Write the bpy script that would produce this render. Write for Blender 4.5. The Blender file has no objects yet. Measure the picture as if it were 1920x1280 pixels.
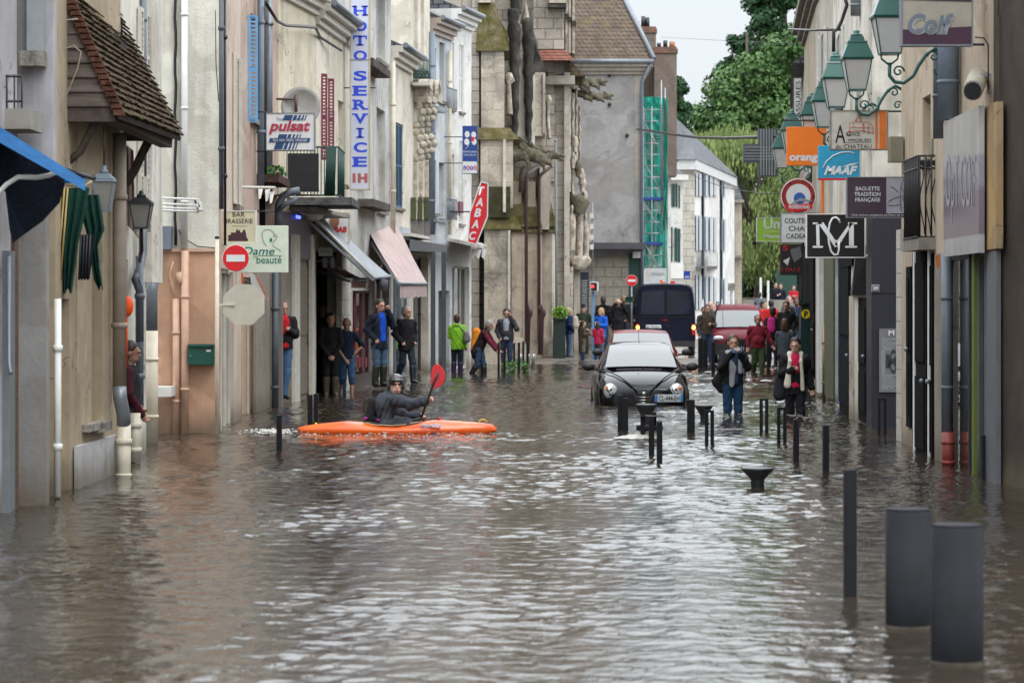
import bpy, bmesh, math, random
import numpy as np
from mathutils import Vector, Matrix, noise as mnoise
SC = bpy.context.scene
COL = SC.collection
R = math.radians
random.seed(7); RNG = np.random.default_rng(7)
# ------------------------------------------------------------ camera
F = 100*1920/36.0; CH = 1.83; HY = 570.0       # focal length in photo pixels, eye height over the water, horizon row
cd = bpy.data.cameras.new('camera'); cam = bpy.data.objects.new('camera', cd); COL.objects.link(cam)
cam.location = (0, 0, CH); cam.rotation_euler = (R(90), 0, 0)
cd.lens = 100; cd.sensor_width = 36; cd.shift_y = -70/1920.0
cd.clip_start = 0.5; cd.clip_end = 3000
cd.dof.use_dof = True; cd.dof.focus_distance = 43; cd.dof.aperture_fstop = 4.2
SC.camera = cam
# ------------------------------------------------------------ sky, sun, exposure
SUN_EL, SUN_AZ = R(58), R(150)
w = bpy.data.worlds.new('World'); SC.world = w; w.use_nodes = True
nt = w.node_tree; nt.nodes.clear()
N = nt.nodes.new; L = nt.links.new
out = N('ShaderNodeOutputWorld'); bg = N('ShaderNodeBackground'); sky = N('ShaderNodeTexSky')
sky.sky_type = 'NISHITA'; sky.sun_disc = False; sky.sun_elevation = SUN_EL; sky.sun_rotation = SUN_AZ
sky.dust_density = 3; sky.air_density = 1.0
tc = N('ShaderNodeTexCoord'); sp = N('ShaderNodeSeparateXYZ'); L(tc.outputs['Generated'], sp.inputs[0])
mr = N('ShaderNodeValToRGB'); L(sp.outputs[2], mr.inputs[0]); e = mr.color_ramp.elements; e.new(.12); e.new(.32)
for k, (q, v) in enumerate(((0, .25), (.105, .275), (.21, .62), (1, 1))): e[k].position = q; e[k].color = (v, v, v, 1)
nz = N('ShaderNodeTexNoise'); nz.inputs['Scale'].default_value = 2.2; nz.inputs['Detail'].default_value = 5
L(tc.outputs['Generated'], nz.inputs['Vector'])
mr2 = N('ShaderNodeMapRange'); mr2.inputs[3].default_value = 17; mr2.inputs[4].default_value = 25; L(nz.outputs[0], mr2.inputs[0])
mu = N('ShaderNodeMath'); mu.operation = 'MULTIPLY'; L(mr.outputs[0], mu.inputs[0]); L(mr2.outputs[0], mu.inputs[1])
gry = N('ShaderNodeMix'); gry.data_type = 'RGBA'; gry.blend_type = 'MULTIPLY'; gry.inputs[0].default_value = 1
gry.inputs[6].default_value = (0.93, 0.985, 1.03, 1); L(mu.outputs[0], gry.inputs[7])
mx = N('ShaderNodeMix'); mx.data_type = 'RGBA'; mx.inputs[0].default_value = 0.9
L(sky.outputs[0], mx.inputs[6]); L(gry.outputs[2], mx.inputs[7]); L(mx.outputs[2], bg.inputs[0])
bg.inputs[1].default_value = 0.1; L(bg.outputs[0], out.inputs[0])
sd = bpy.data.lights.new('sun', 'SUN'); sun = bpy.data.objects.new('sun', sd); COL.objects.link(sun)
sd.energy = 0.6; sd.angle = R(25); sd.color = (1, 0.97, 0.92)
sun.rotation_euler = (R(90)-SUN_EL, 0, R(180)-SUN_AZ)
SC.view_settings.view_transform = 'Standard'; SC.view_settings.look = 'None'
SC.view_settings.gamma = 1; SC.view_settings.exposure = 0.82
try: SC.cycles.max_bounces = 6; SC.cycles.use_denoising = True
except Exception: pass
# ------------------------------------------------------------ projection helpers
def Q(px, py, d): return Vector(((px-960)/F*d, d, CH-(py-HY)/F*d))
def X(px, d): return (px-960)/F*d
def Z(py, d): return CH-(py-HY)/F*d
def D(py): return F*CH/(py-HY)                       # depth of a point at the water surface
def M(n, d): return n/F*d                            # photo pixels to metres
# ------------------------------------------------------------ materials
MATS = {}
def lin(c):
    return tuple(((v/12.92) if v <= 0.04045 else ((v+0.055)/1.055)**2.4) for v in c)
def newmat(name):
    m = bpy.data.materials.new(name); m.use_nodes = True
    nt = m.node_tree; b = nt.nodes['Principled BSDF']
    return m, nt, b
def ramp(nt, fac, stops):
    r = nt.nodes.new('ShaderNodeValToRGB'); e = r.color_ramp.elements
    while len(e) < len(stops): e.new(0.5)
    for k, (p, c) in enumerate(stops): e[k].position = p; e[k].color = (*c, 1) if len(c) == 3 else c
    nt.links.new(fac, r.inputs[0]); return r.outputs[0]
def mixc(nt, fac, a, b, mode='MIX'):
    m = nt.nodes.new('ShaderNodeMix'); m.data_type = 'RGBA'; m.blend_type = mode
    for s, v in ((0, fac), (6, a), (7, b)):
        if isinstance(v, (int, float)): m.inputs[s].default_value = v
        elif isinstance(v, tuple): m.inputs[s].default_value = (*v, 1) if len(v) == 3 else v
        else: nt.links.new(v, m.inputs[s])
    return m.outputs[2]
def nnoise(nt, vec, scale, detail=4, rough=0.55, dist=0):
    n = nt.nodes.new('ShaderNodeTexNoise'); n.inputs['Scale'].default_value = scale
    n.inputs['Detail'].default_value = detail; n.inputs['Roughness'].default_value = rough; n.inputs['Distortion'].default_value = dist
    nt.links.new(vec, n.inputs['Vector']); return n.outputs[0]
def pos(nt, sc=(1, 1, 1), shear=False):
    g = nt.nodes.new('ShaderNodeNewGeometry')
    if shear:                                        # wall mapping: along the wall, up the wall
        s = nt.nodes.new('ShaderNodeSeparateXYZ'); nt.links.new(g.outputs[0], s.inputs[0])
        a = nt.nodes.new('ShaderNodeMath'); nt.links.new(s.outputs[0], a.inputs[0]); nt.links.new(s.outputs[1], a.inputs[1])
        c = nt.nodes.new('ShaderNodeCombineXYZ'); nt.links.new(a.outputs[0], c.inputs[0]); nt.links.new(s.outputs[2], c.inputs[1])
        o = c.outputs[0]
    else: o = g.outputs[0]
    m = nt.nodes.new('ShaderNodeMapping'); m.inputs['Scale'].default_value = sc; nt.links.new(o, m.inputs['Vector'])
    return m.outputs[0]
def opos(nt, sc=(1, 1, 1)):
    g = nt.nodes.new('ShaderNodeTexCoord'); m = nt.nodes.new('ShaderNodeMapping')
    m.inputs['Scale'].default_value = sc; nt.links.new(g.outputs['Object'], m.inputs['Vector']); return m.outputs[0]
def bump(nt, b, h, strength=0.3, dist=0.02):
    n = nt.nodes.new('ShaderNodeBump'); n.inputs['Strength'].default_value = strength; n.inputs['Distance'].default_value = dist
    nt.links.new(h, n.inputs['Height']); nt.links.new(n.outputs[0], b.inputs['Normal'])
def plain(name, c, rough=0.5, metal=0.0, var=0.12, scale=6, coat=0, emis=0, spec=None, alpha=1):
    if name in MATS: return MATS[name]
    m, nt, b = newmat(name); MATS[name] = m
    v = nnoise(nt, opos(nt), scale, 5)
    col = ramp(nt, v, [(0.3, tuple(x*(1-var) for x in c)), (0.7, tuple(min(1, x*(1+var)) for x in c))])
    nt.links.new(col, b.inputs['Base Color'])
    b.inputs['Roughness'].default_value = rough; b.inputs['Metallic'].default_value = metal
    if coat: b.inputs['Coat Weight'].default_value = coat; b.inputs['Coat Roughness'].default_value = 0.06
    if spec is not None: b.inputs['Specular IOR Level'].default_value = spec
    if emis: nt.links.new(col, b.inputs['Emission Color']); b.inputs['Emission Strength'].default_value = emis
    if alpha < 1: b.inputs['Alpha'].default_value = alpha
    return m
def plaster(name, c, dirt=(0.16, 0.14, 0.12), amt=0.5, grain=60, bstr=0.25, streak=True):
    if name in MATS: return MATS[name]
    m, nt, b = newmat(name); MATS[name] = m
    p = pos(nt)
    n1 = nnoise(nt, p, 0.9, 6, 0.62, 0.4)
    n2 = nnoise(nt, pos(nt, (2.6, 2.6, 0.22)), 1.6, 5, 0.6)      # rain streaks of dirt
    col = ramp(nt, nnoise(nt, p, 5, 4), [(0.3, tuple(x*0.90 for x in c)), (0.7, tuple(min(x*1.06, 1) for x in c))])
    mul = nt.nodes.new('ShaderNodeMath'); mul.operation = 'MULTIPLY'
    nt.links.new(n1, mul.inputs[0]); nt.links.new(n2 if streak else n1, mul.inputs[1])
    f = ramp(nt, mul.outputs[0], [(0.22, (0, 0, 0)), (0.40, (amt, amt, amt))])
    col = mixc(nt, f, col, dirt)
    pt = ramp(nt, nnoise(nt, p, .42, 3, .5, .8), [(.485, (1, 1, 1)), (.5, (.86, .85, .83)), (.60, (.86, .85, .83)), (.612, (1, 1, 1))])
    col = mixc(nt, 1.0, col, pt, 'MULTIPLY')
    vo = nt.nodes.new('ShaderNodeTexVoronoi'); vo.feature = 'DISTANCE_TO_EDGE'; vo.inputs['Scale'].default_value = .55
    dv = nt.nodes.new('ShaderNodeVectorMath'); dv.operation = 'ADD'; ns = nt.nodes.new('ShaderNodeTexNoise'); ns.inputs['Scale'].default_value = 3; ns.inputs['Detail'].default_value = 6; nt.links.new(p, ns.inputs['Vector'])
    nt.links.new(p, dv.inputs[0]); nt.links.new(ns.outputs[1], dv.inputs[1]); nt.links.new(dv.outputs[0], vo.inputs['Vector'])
    ck = mixc(nt, 1.0, ramp(nt, vo.outputs[0], [(.004, (1, 1, 1)), (.010, (0, 0, 0))]), ramp(nt, nnoise(nt, p, .7, 2), [(.5, (0, 0, 0)), (.56, (.6, .6, .6))]), 'MULTIPLY')
    col = mixc(nt, ck, col, (.06, .055, .05))
    # tide mark of silt just above the water
    g = nt.nodes.new('ShaderNodeNewGeometry'); s = nt.nodes.new('ShaderNodeSeparateXYZ'); nt.links.new(g.outputs[0], s.inputs[0])
    ad = nt.nodes.new('ShaderNodeMath'); ad.operation = 'MULTIPLY_ADD'; nt.links.new(n2, ad.inputs[0]); ad.inputs[1].default_value = 0.5; nt.links.new(s.outputs[2], ad.inputs[2])
    f2 = ramp(nt, ad.outputs[0], [(0.3, (0.75, 0.75, 0.75)), (0.62, (0, 0, 0))])
    col = mixc(nt, f2, col, (0.13, 0.10, 0.07))
    nt.links.new(col, b.inputs['Base Color']); b.inputs['Roughness'].default_value = 0.85; b.inputs['Specular IOR Level'].default_value = 0.25
    bump(nt, b, nnoise(nt, p, grain, 3), bstr, 0.01)
    return m
def ashlar(name, c1, c2, mortar, bw=0.62, bh=0.3, msize=0.012, stain=0.7, rough=0.9, dirt=(0.09, 0.085, 0.075), off=0.5):
    if name in MATS: return MATS[name]
    m, nt, b = newmat(name); MATS[name] = m
    v = pos(nt, shear=True)
    t = nt.nodes.new('ShaderNodeTexBrick'); nt.links.new(v, t.inputs['Vector'])
    t.inputs['Scale'].default_value = 1; t.inputs['Brick Width'].default_value = bw; t.inputs['Row Height'].default_value = bh
    t.inputs['Mortar Size'].default_value = msize; t.inputs['Mortar Smooth'].default_value = 0.3; t.offset = off
    t.inputs['Color1'].default_value = (*c1, 1); t.inputs['Color2'].default_value = (*c2, 1); t.inputs['Mortar'].default_value = (*mortar, 1)
    p = pos(nt); n1 = nnoise(nt, p, 1.1, 7, 0.65, 0.6); n3 = nnoise(nt, p, 14, 5, 0.7)
    f = ramp(nt, n1, [(0.46, (0, 0, 0)), (0.68, (stain, stain, stain))])
    col = mixc(nt, f, t.outputs[0], dirt)
    f3 = ramp(nt, n3, [(0.35, (0.78, 0.78, 0.78)), (0.65, (1.1, 1.1, 1.1))])
    col = mixc(nt, 1.0, col, f3, 'MULTIPLY')
    nt.links.new(col, b.inputs['Base Color']); b.inputs['Roughness'].default_value = rough; b.inputs['Specular IOR Level'].default_value = 0.2
    h = mixc(nt, 0.5, t.outputs[1], n3); inv = nt.nodes.new('ShaderNodeInvert'); nt.links.new(t.outputs[1], inv.inputs[1])
    bump(nt, b, mixc(nt, 0.4, inv.outputs[0], n3), 0.6, 0.02)
    return m
def rock(name, c, moss=None, mossamt=0.6, sc=4):
    if name in MATS: return MATS[name]
    m, nt, b = newmat(name); MATS[name] = m; p = pos(nt)
    n1 = nnoise(nt, p, sc, 7, 0.7, 0.5); n2 = nnoise(nt, p, sc*4, 5, 0.7)
    col = ramp(nt, n1, [(0.32, tuple(x*0.35 for x in c)), (0.5, c), (0.72, tuple(min(1, x*1.7) for x in c))])
    if moss:
        col = mixc(nt, ramp(nt, nnoise(nt, p, sc*0.8, 6, 0.7), [(0.4, (0, 0, 0)), (0.58, (mossamt,)*3)]), col, moss)
    nt.links.new(col, b.inputs['Base Color']); b.inputs['Roughness'].default_value = 0.95; b.inputs['Specular IOR Level'].default_value = 0.15
    bump(nt, b, n2, 0.8, 0.04); return m
def tiles(name, c1, c2, bw=0.17, bh=0.12, gap=(0.02, 0.015, 0.012), moss=None):
    if name in MATS: return MATS[name]
    m, nt, b = newmat(name); MATS[name] = m
    v = pos(nt, shear=True)
    t = nt.nodes.new('ShaderNodeTexBrick'); nt.links.new(v, t.inputs['Vector'])
    t.inputs['Scale'].default_value = 1; t.inputs['Brick Width'].default_value = bw; t.inputs['Row Height'].default_value = bh
    t.inputs['Mortar Size'].default_value = 0.014; t.inputs['Bias'].default_value = 0
    t.inputs['Color1'].default_value = (*c1, 1); t.inputs['Color2'].default_value = (*c2, 1); t.inputs['Mortar'].default_value = (*gap, 1)
    p = pos(nt); col = mixc(nt, 1.0, t.outputs[0], ramp(nt, nnoise(nt, p, 3, 6, 0.7), [(0.3, (0.55, 0.55, 0.55)), (0.7, (1.35, 1.3, 1.25))]), 'MULTIPLY')
    if moss: col = mixc(nt, ramp(nt, nnoise(nt, p, 2.2, 6, 0.7), [(0.52, (0, 0, 0)), (0.62, (0.7,)*3)]), col, moss)
    nt.links.new(col, b.inputs['Base Color']); b.inputs['Roughness'].default_value = 0.85
    inv = nt.nodes.new('ShaderNodeInvert'); nt.links.new(t.outputs[1], inv.inputs[1]); bump(nt, b, inv.outputs[0], 0.8, 0.03)
    return m
def wood(name, c, dark=0.45, sc=(1, 1, 14), rough=0.8):
    if name in MATS: return MATS[name]
    m, nt, b = newmat(name); MATS[name] = m
    n1 = nnoise(nt, pos(nt, sc), 2.5, 6, 0.65, 0.3)
    nt.links.new(ramp(nt, n1, [(0.3, tuple(x*dark for x in c)), (0.7, tuple(x*1.3 for x in c))]), b.inputs['Base Color'])
    b.inputs['Roughness'].default_value = rough; bump(nt, b, n1, 0.4, 0.02); return m
def stripes(name, c1, c2, freq, axis=0, rough=0.8, thr=0.5, src='obj'):
    """cloth woven in stripes"""
    if name in MATS: return MATS[name]
    m, nt, b = newmat(name); MATS[name] = m
    s = nt.nodes.new('ShaderNodeSeparateXYZ'); nt.links.new(opos(nt) if src == 'obj' else pos(nt), s.inputs[0])
    a = nt.nodes.new('ShaderNodeMath'); a.operation = 'MULTIPLY'; nt.links.new(s.outputs[axis], a.inputs[0]); a.inputs[1].default_value = freq
    f = nt.nodes.new('ShaderNodeMath'); f.operation = 'FRACT'; nt.links.new(a.outputs[0], f.inputs[0])
    g = nt.nodes.new('ShaderNodeMath'); g.operation = 'GREATER_THAN'; nt.links.new(f.outputs[0], g.inputs[0]); g.inputs[1].default_value = thr
    col = mixc(nt, g.outputs[0], c1, c2)
    col = mixc(nt, 1.0, col, ramp(nt, nnoise(nt, pos(nt), 3, 5, 0.7), [(0.3, (0.7,)*3), (0.7, (1.1,)*3)]), 'MULTIPLY')
    nt.links.new(col, b.inputs['Base Color']); b.inputs['Roughness'].default_value = rough; return m
def cloth(name, c, rough=0.9, var=0.25):
    if name in MATS: return MATS[name]
    m, nt, b = newmat(name); MATS[name] = m
    v = nnoise(nt, opos(nt), 5, 5, 0.65, 0.8)
    nt.links.new(ramp(nt, v, [(0.3, tuple(x*(1-var) for x in c)), (0.7, tuple(min(1, x*(1+var)) for x in c))]), b.inputs['Base Color'])
    b.inputs['Roughness'].default_value = rough; b.inputs['Specular IOR Level'].default_value = 0.3
    bump(nt, b, nnoise(nt, opos(nt, (1, 1, 0.6)), 14, 3, 0.5, 1.5), 0.5, 0.03); return m
def glassm(name, c=(0.02, 0.024, 0.026), rough=0.03, spec=0.8):
    if name in MATS: return MATS[name]
    m, nt, b = newmat(name); MATS[name] = m
    col = ramp(nt, nnoise(nt, pos(nt), 1.3, 3), [(0.35, tuple(x*0.5 for x in c)), (0.7, tuple(x*1.6 for x in c))])
    nt.links.new(col, b.inputs['Base Color']); b.inputs['Roughness'].default_value = rough; b.inputs['Specular IOR Level'].default_value = spec
    bump(nt, b, nnoise(nt, pos(nt), 0.7, 2), 0.08, 0.05)
    return m
# ------------------------------------------------------------ mesh builder
class MB:
    def __init__(s): s.v = []; s.f = []; s.sm = []
    def add(s, vs, fs, smooth=False):
        b = len(s.v); s.v += [Vector(v) for v in vs]; s.f += [tuple(b+i for i in f) for f in fs]; s.sm += [smooth]*len(fs); return s
    def quad(s, a, b, c, d): return s.add([a, b, c, d], [(0, 1, 2, 3)])
    def poly(s, pts): return s.add(pts, [tuple(range(len(pts)))])
    def hexa(s, p): return s.add(p, [(0, 3, 2, 1), (4, 5, 6, 7), (0, 1, 5, 4), (1, 2, 6, 5), (2, 3, 7, 6), (3, 0, 4, 7)])
    def box(s, x0, x1, y0, y1, z0, z1):
        return s.hexa([(x0, y0, z0), (x1, y0, z0), (x1, y1, z0), (x0, y1, z0), (x0, y0, z1), (x1, y0, z1), (x1, y1, z1), (x0, y1, z1)])
    def prism(s, pts, off):                          # a polygon pushed along off
        n = len(pts); off = Vector(off); p = [Vector(q) for q in pts]
        return s.add(p+[q+off for q in p], [tuple(range(n))[::-1], tuple(range(n, 2*n))]+[(i, (i+1) % n, n+(i+1) % n, n+i) for i in range(n)])
    def tube(s, pts, r, seg=8, cap=True):
        pts = [Vector(p) for p in pts]; rs = r if isinstance(r, (list, tuple)) else [r]*len(pts)
        b = len(s.v); n = len(pts); up = None
        for i, p in enumerate(pts):
            t = (pts[min(i+1, n-1)]-pts[max(i-1, 0)]).normalized()
            if up is None: up = Vector((0, 0, 1)) if abs(t.z) < 0.9 else Vector((1, 0, 0))
            a = t.cross(up).normalized(); c = a.cross(t).normalized(); up = c
            for k in range(seg):
                g = 2*math.pi*k/seg; s.v.append(p+(a*math.cos(g)+c*math.sin(g))*rs[i])
        for i in range(n-1):
            for k in range(seg):
                s.f.append((b+i*seg+k, b+i*seg+(k+1) % seg, b+(i+1)*seg+(k+1) % seg, b+(i+1)*seg+k)); s.sm.append(True)
        if cap:
            s.f.append(tuple(b+k for k in range(seg))[::-1]); s.f.append(tuple(b+(n-1)*seg+k for k in range(seg))); s.sm += [False]*2
        return s
    def bar(s, a, b, w, h=None):                     # square bar between two points
        h = h or w; a = Vector(a); b = Vector(b); t = (b-a).normalized()
        up = Vector((0, 0, 1)) if abs(t.z) < 0.95 else Vector((0, 1, 0))
        x = t.cross(up).normalized()*w/2; y = x.cross(t).normalized()*h/2
        return s.hexa([a-x-y, a+x-y, a+x+y, a-x+y, b-x-y, b+x-y, b+x+y, b-x+y])
    def lathe(s, c, prof, seg=20, axis='z', smooth=True):
        c = Vector(c); b = len(s.v); n = len(prof)
        for r, z in prof:
            for k in range(seg):
                g = 2*math.pi*k/seg; q = (r*math.cos(g), r*math.sin(g), z)
                if axis == 'y': q = (q[0], q[2], q[1])
                if axis == 'x': q = (q[2], q[0], q[1])
                s.v.append(c+Vector(q))
        for i in range(n-1):
            for k in range(seg):
                s.f.append((b+i*seg+k, b+i*seg+(k+1) % seg, b+(i+1)*seg+(k+1) % seg, b+(i+1)*seg+k)); s.sm.append(smooth)
        s.f.append(tuple(b+k for k in range(seg))[::-1]); s.f.append(tuple(b+(n-1)*seg+k for k in range(seg))); s.sm += [False]*2
        return s
    def ball(s, c, r, seg=12, rings=8):
        r = r if isinstance(r, (tuple, list)) else (r, r, r); b = len(s.v)
        for i in range(rings+1):
            th = math.pi*(0.001+0.998*i/rings)
            for k in range(seg):
                g = 2*math.pi*k/seg; s.v.append(Vector(c)+Vector((r[0]*math.sin(th)*math.cos(g), r[1]*math.sin(th)*math.sin(g), r[2]*math.cos(th))))
        for i in range(rings):
            for k in range(seg): s.f.append((b+i*seg+k, b+(i+1)*seg+k, b+(i+1)*seg+(k+1) % seg, b+i*seg+(k+1) % seg)); s.sm.append(True)
        return s
    def grid(s, rows, smooth=True, close=False):     # rows of points
        b = len(s.v); n = len(rows[0])
        for r in rows: s.v += [Vector(p) for p in r]
        for i in range(len(rows)-1):
            for k in range(n if close else n-1):
                s.f.append((b+i*n+k, b+i*n+(k+1) % n, b+(i+1)*n+(k+1) % n, b+(i+1)*n+k)); s.sm.append(smooth)
        return s
    def build(s, name, mat, parent=None, origin=None, recalc=True):
        me = bpy.data.meshes.new(name)
        o0 = Vector((0, 0, 0))
        if parent is not None: o0 = wloc(parent)
        if origin is not None and parent is None: o0 = Vector(origin)
        me.from_pydata([tuple(v-o0) for v in s.v], [], s.f)
        me.polygons.foreach_set('use_smooth', s.sm)
        if recalc:
            bm = bmesh.new(); bm.from_mesh(me); bmesh.ops.recalc_face_normals(bm, faces=bm.faces); bm.to_mesh(me); bm.free()
        if mat: me.materials.append(mat)
        o = bpy.data.objects.new(name, me); COL.objects.link(o)
        if parent is not None: o.parent = parent
        else: o.location = o0
        return o
def wloc(o):
    l = Vector(o.location)
    while o.parent is not None: o = o.parent; l = l+Vector(o.location)
    return l
def tag(o, label=None, cat=None, group=None, kind=None):
    if label: o['label'] = label
    if cat: o['category'] = cat
    if group: o['group'] = group
    if kind: o['kind'] = kind
    return o
def thing(name, loc, label, cat, group=None):
    o = bpy.data.objects.new(name, None); COL.objects.link(o); o.location = loc; o.empty_display_size = 0.2
    return tag(o, label, cat, group)
def copytree(o, parent=None):
    c = o.copy(); COL.objects.link(c); c.parent = parent
    for ch in list(o.children): copytree(ch, c)
    return c
def bevel(o, w=0.01, seg=2):
    m = o.modifiers.new('bevel', 'BEVEL'); m.width = w; m.segments = seg; m.limit_method = 'ANGLE'; return o
def subsurf(o, lv=1):
    m = o.modifiers.new('sub', 'SUBSURF'); m.levels = lv; m.render_levels = lv; return o
# lettering: a font curve turned into a mesh, fitted to a pixel rectangle on a plane facing the street's near end
def lettering(txt, px0, px1, py0, py1, d, mat, parent, name='lettering', bold=0.0, shear=0.0, ext=0.004, rot=0, axis=None, fit=True, space=1.0):
    cu = bpy.data.curves.new(name, 'FONT'); cu.body = txt; cu.size = 1; cu.offset = bold; cu.shear = shear; cu.extrude = 0; cu.space_character = space
    cu.align_x = 'CENTER'; cu.resolution_u = 4
    t = bpy.data.objects.new(name, cu); me = bpy.data.meshes.new_from_object(t); bpy.data.objects.remove(t); bpy.data.curves.remove(cu)
    n = len(me.vertices); a = np.empty(n*3); me.vertices.foreach_get('co', a); a = a.reshape(-1, 3)
    if rot: a = np.stack([-a[:, 1], a[:, 0], a[:, 2]], 1) if rot == 90 else np.stack([a[:, 1], -a[:, 0], a[:, 2]], 1)
    mn, mxx = a.min(0), a.max(0); sx = (px1-px0)/(mxx[0]-mn[0]+1e-9); sy = (py1-py0)/(mxx[1]-mn[1]+1e-9)
    if not fit: sx = sy = min(sx, sy)
    cx, cy = (px0+px1)/2, (py0+py1)/2; ox, oy = (mn[0]+mxx[0])/2, (mn[1]+mxx[1])/2
    o0 = wloc(parent); vs = []
    for x, y, z in a:
        u, v = cx+(x-ox)*sx, cy-(y-oy)*sy
        vs.append((Q(u, v, d) if axis is None else axis(u, v))-o0)
    for i, v in enumerate(vs): me.vertices[i].co = v
    me.materials.clear(); me.materials.append(mat); me.update()
    o = bpy.data.objects.new(name, me); COL.objects.link(o); o.parent = parent
    return o
# ------------------------------------------------------------ street walls
class Wall:
    """a facade line in plan between two picture columns at known depths; side +1 left of the street, -1 right"""
    def __init__(s, pa, da, pb, db, side=1):
        s.A = Vector((X(pa, da), da)); s.B = Vector((X(pb, db), db)); s.u = (s.B-s.A).normalized(); s.len = (s.B-s.A).length
        s.n = Vector((s.u.y, -s.u.x))*side; s.side = side; s.pa = pa; s.pb = pb
    def s_(s, px, off=0):
        k = (px-960)/F; a = s.A+s.n*off     # a + u t = (k y, y)
        return (k*a.y-a.x)/(s.u.x-k*s.u.y)
    def p(s, t, off, z): q = s.A+s.u*t+s.n*off; return Vector((q.x, q.y, z))
    def d(s, px, off=0): return s.p(s.s_(px, off), off, 0).y
    def z(s, px, py, off=0): return Z(py, s.d(px, off))
    def P(s, px, py, off=0): t = s.s_(px, off); q = s.p(t, off, 0); q.z = Z(py, q.y); return q
    def box(s, mb, t0, t1, z0, z1, o0, o1):
        mb.hexa([s.p(t0, o0, z0), s.p(t1, o0, z0), s.p(t1, o1, z0), s.p(t0, o1, z0), s.p(t0, o0, z1), s.p(t1, o0, z1), s.p(t1, o1, z1), s.p(t0, o1, z1)]); return mb
    def pbox(s, mb, px0, px1, py0, py1, o0, o1):     # box from picture columns/rows, rows read at the middle column
        pm = (px0+px1)/2; return s.box(mb, s.s_(px0, o1), s.s_(px1, o1), s.z(pm, py1, o1), s.z(pm, py0, o1), o0, o1)
# ------------------------------------------------------------ shared materials
m_glass = glassm('window_glass'); m_glassblue = glassm('window_glass_pale', (0.07, 0.085, 0.09), 0.05)
m_white = plain('white_paint', (0.72, 0.72, 0.69), 0.5, var=0.08); m_offw = plain('offwhite_paint', (0.6, 0.57, 0.5), 0.6, var=0.1)
m_grey = plain('grey_paint', (0.28, 0.3, 0.31), 0.5); m_zinc = plain('zinc', (0.22, 0.24, 0.27), 0.45, 0.4); m_dk = plain('dark_metal', (0.03, 0.032, 0.036), 0.45, 0.3)
m_anth = plain('anthracite_paint', (0.062, 0.064, 0.072), 0.5, 0.0, var=0.1); m_black = plain('black_paint', (0.012, 0.012, 0.014), 0.4)
m_matblack = plain('matt_black', (.007, .007, .008), .95, spec=.08)
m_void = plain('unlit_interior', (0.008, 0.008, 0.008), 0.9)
m_greyblue = plain('greyblue_paint', (0.16, 0.2, 0.25), 0.5); m_cream_pvc = plain('cream_pipe', (0.62, 0.56, 0.45), 0.45)
m_slate = tiles('slate_roof', (0.09, 0.1, 0.12), (0.14, 0.15, 0.17), 0.25, 0.14)
m_browntile = tiles('brown_tile_roof', (0.10, 0.068, 0.048), (0.145, 0.105, 0.078), 0.18, 0.16, moss=(0.12, 0.1, 0.03))
m_concrete = plaster('concrete', (0.3, 0.28, 0.25), amt=0.7)
m_sillstone = rock('sill_stone', (0.26, 0.24, 0.21))
# ------------------------------------------------------------ facade
def op(W, k, px0, px1, pyt, pyb, **a):
    t0, t1 = W.s_(px0), W.s_(px1); pm = (px0+px1)/2
    d = dict(k=k, t0=min(t0, t1), t1=max(t0, t1), z1=W.z(pm, pyt), z0=W.z(pm, pyb)); d.update(a); return d
def facade(W, t0, t1, z0, z1, ops, rv=0.22):
    mb = MB(); ts = sorted(set([t0, t1]+[min(max(o[k], t0), t1) for o in ops for k in ('t0', 't1')]))
    zs = sorted(set([z0, z1]+[min(max(o[k], z0), z1) for o in ops for k in ('z0', 'z1')]))
    for i in range(len(ts)-1):
        for j in range(len(zs)-1):
            a, b = (ts[i]+ts[i+1])/2, (zs[j]+zs[j+1])/2
            if ts[i+1]-ts[i] < 1e-5 or zs[j+1]-zs[j] < 1e-5: continue
            if any(o['t0'] < a < o['t1'] and o['z0'] < b < o['z1'] for o in ops): continue
            mb.quad(W.p(ts[i], 0, zs[j]), W.p(ts[i+1], 0, zs[j]), W.p(ts[i+1], 0, zs[j+1]), W.p(ts[i], 0, zs[j+1]))
    for o in ops:
        r = o.get('rv', rv); a, b, c, e = max(o['t0'], t0), min(o['t1'], t1), max(o['z0'], z0), min(o['z1'], z1)
        q = [(a, c), (b, c), (b, e), (a, e)]
        for k in range(4):
            (u, v), (x, y) = q[k], q[(k+1) % 4]
            mb.quad(W.p(u, 0, v), W.p(x, 0, y), W.p(x, -r, y), W.p(u, -r, v))
    return mb
def roofprism(W, t0, t1, zt, h, depth, over=0.3, endover=0.0):
    """pitched roof with its ridge along the street"""
    p = []
    for t in (t0-endover, t1+endover): p += [W.p(t, over, zt), W.p(t, -depth/2, zt+h), W.p(t, -depth, zt)]
    return MB().add(p, [(0, 1, 2), (3, 5, 4), (0, 3, 4, 1), (1, 4, 5, 2), (0, 2, 5, 3)])
def louvre(W, t0, t1, z0, z1, o0, o1, slats=True):
    """shutter leaf lying in wall coordinates"""
    mb = MB(); f = 0.05; W.box(mb, t0, t0+f, z0, z1, o0, o1); W.box(mb, t1-f, t1, z0, z1, o0, o1)
    for z in (z0, (z0+z1)/2-f/2, z1-f): W.box(mb, t0+f, t1-f, z, z+f, o0, o1)
    if slats:
        n = max(4, int((z1-z0)/0.07)); st = (z1-z0)/n
        for k in range(n): mb.hexa([W.p(t0+f, o0+.004, z0+k*st), W.p(t1-f, o0+.004, z0+k*st), W.p(t1-f, o0+.012, z0+k*st), W.p(t0+f, o0+.012, z0+k*st), W.p(t0+f, o1-.008, z0+k*st+.05), W.p(t1-f, o1-.008, z0+k*st+.05), W.p(t1-f, o1, z0+k*st+.055), W.p(t0+f, o1, z0+k*st+.055)])
    return mb
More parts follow.
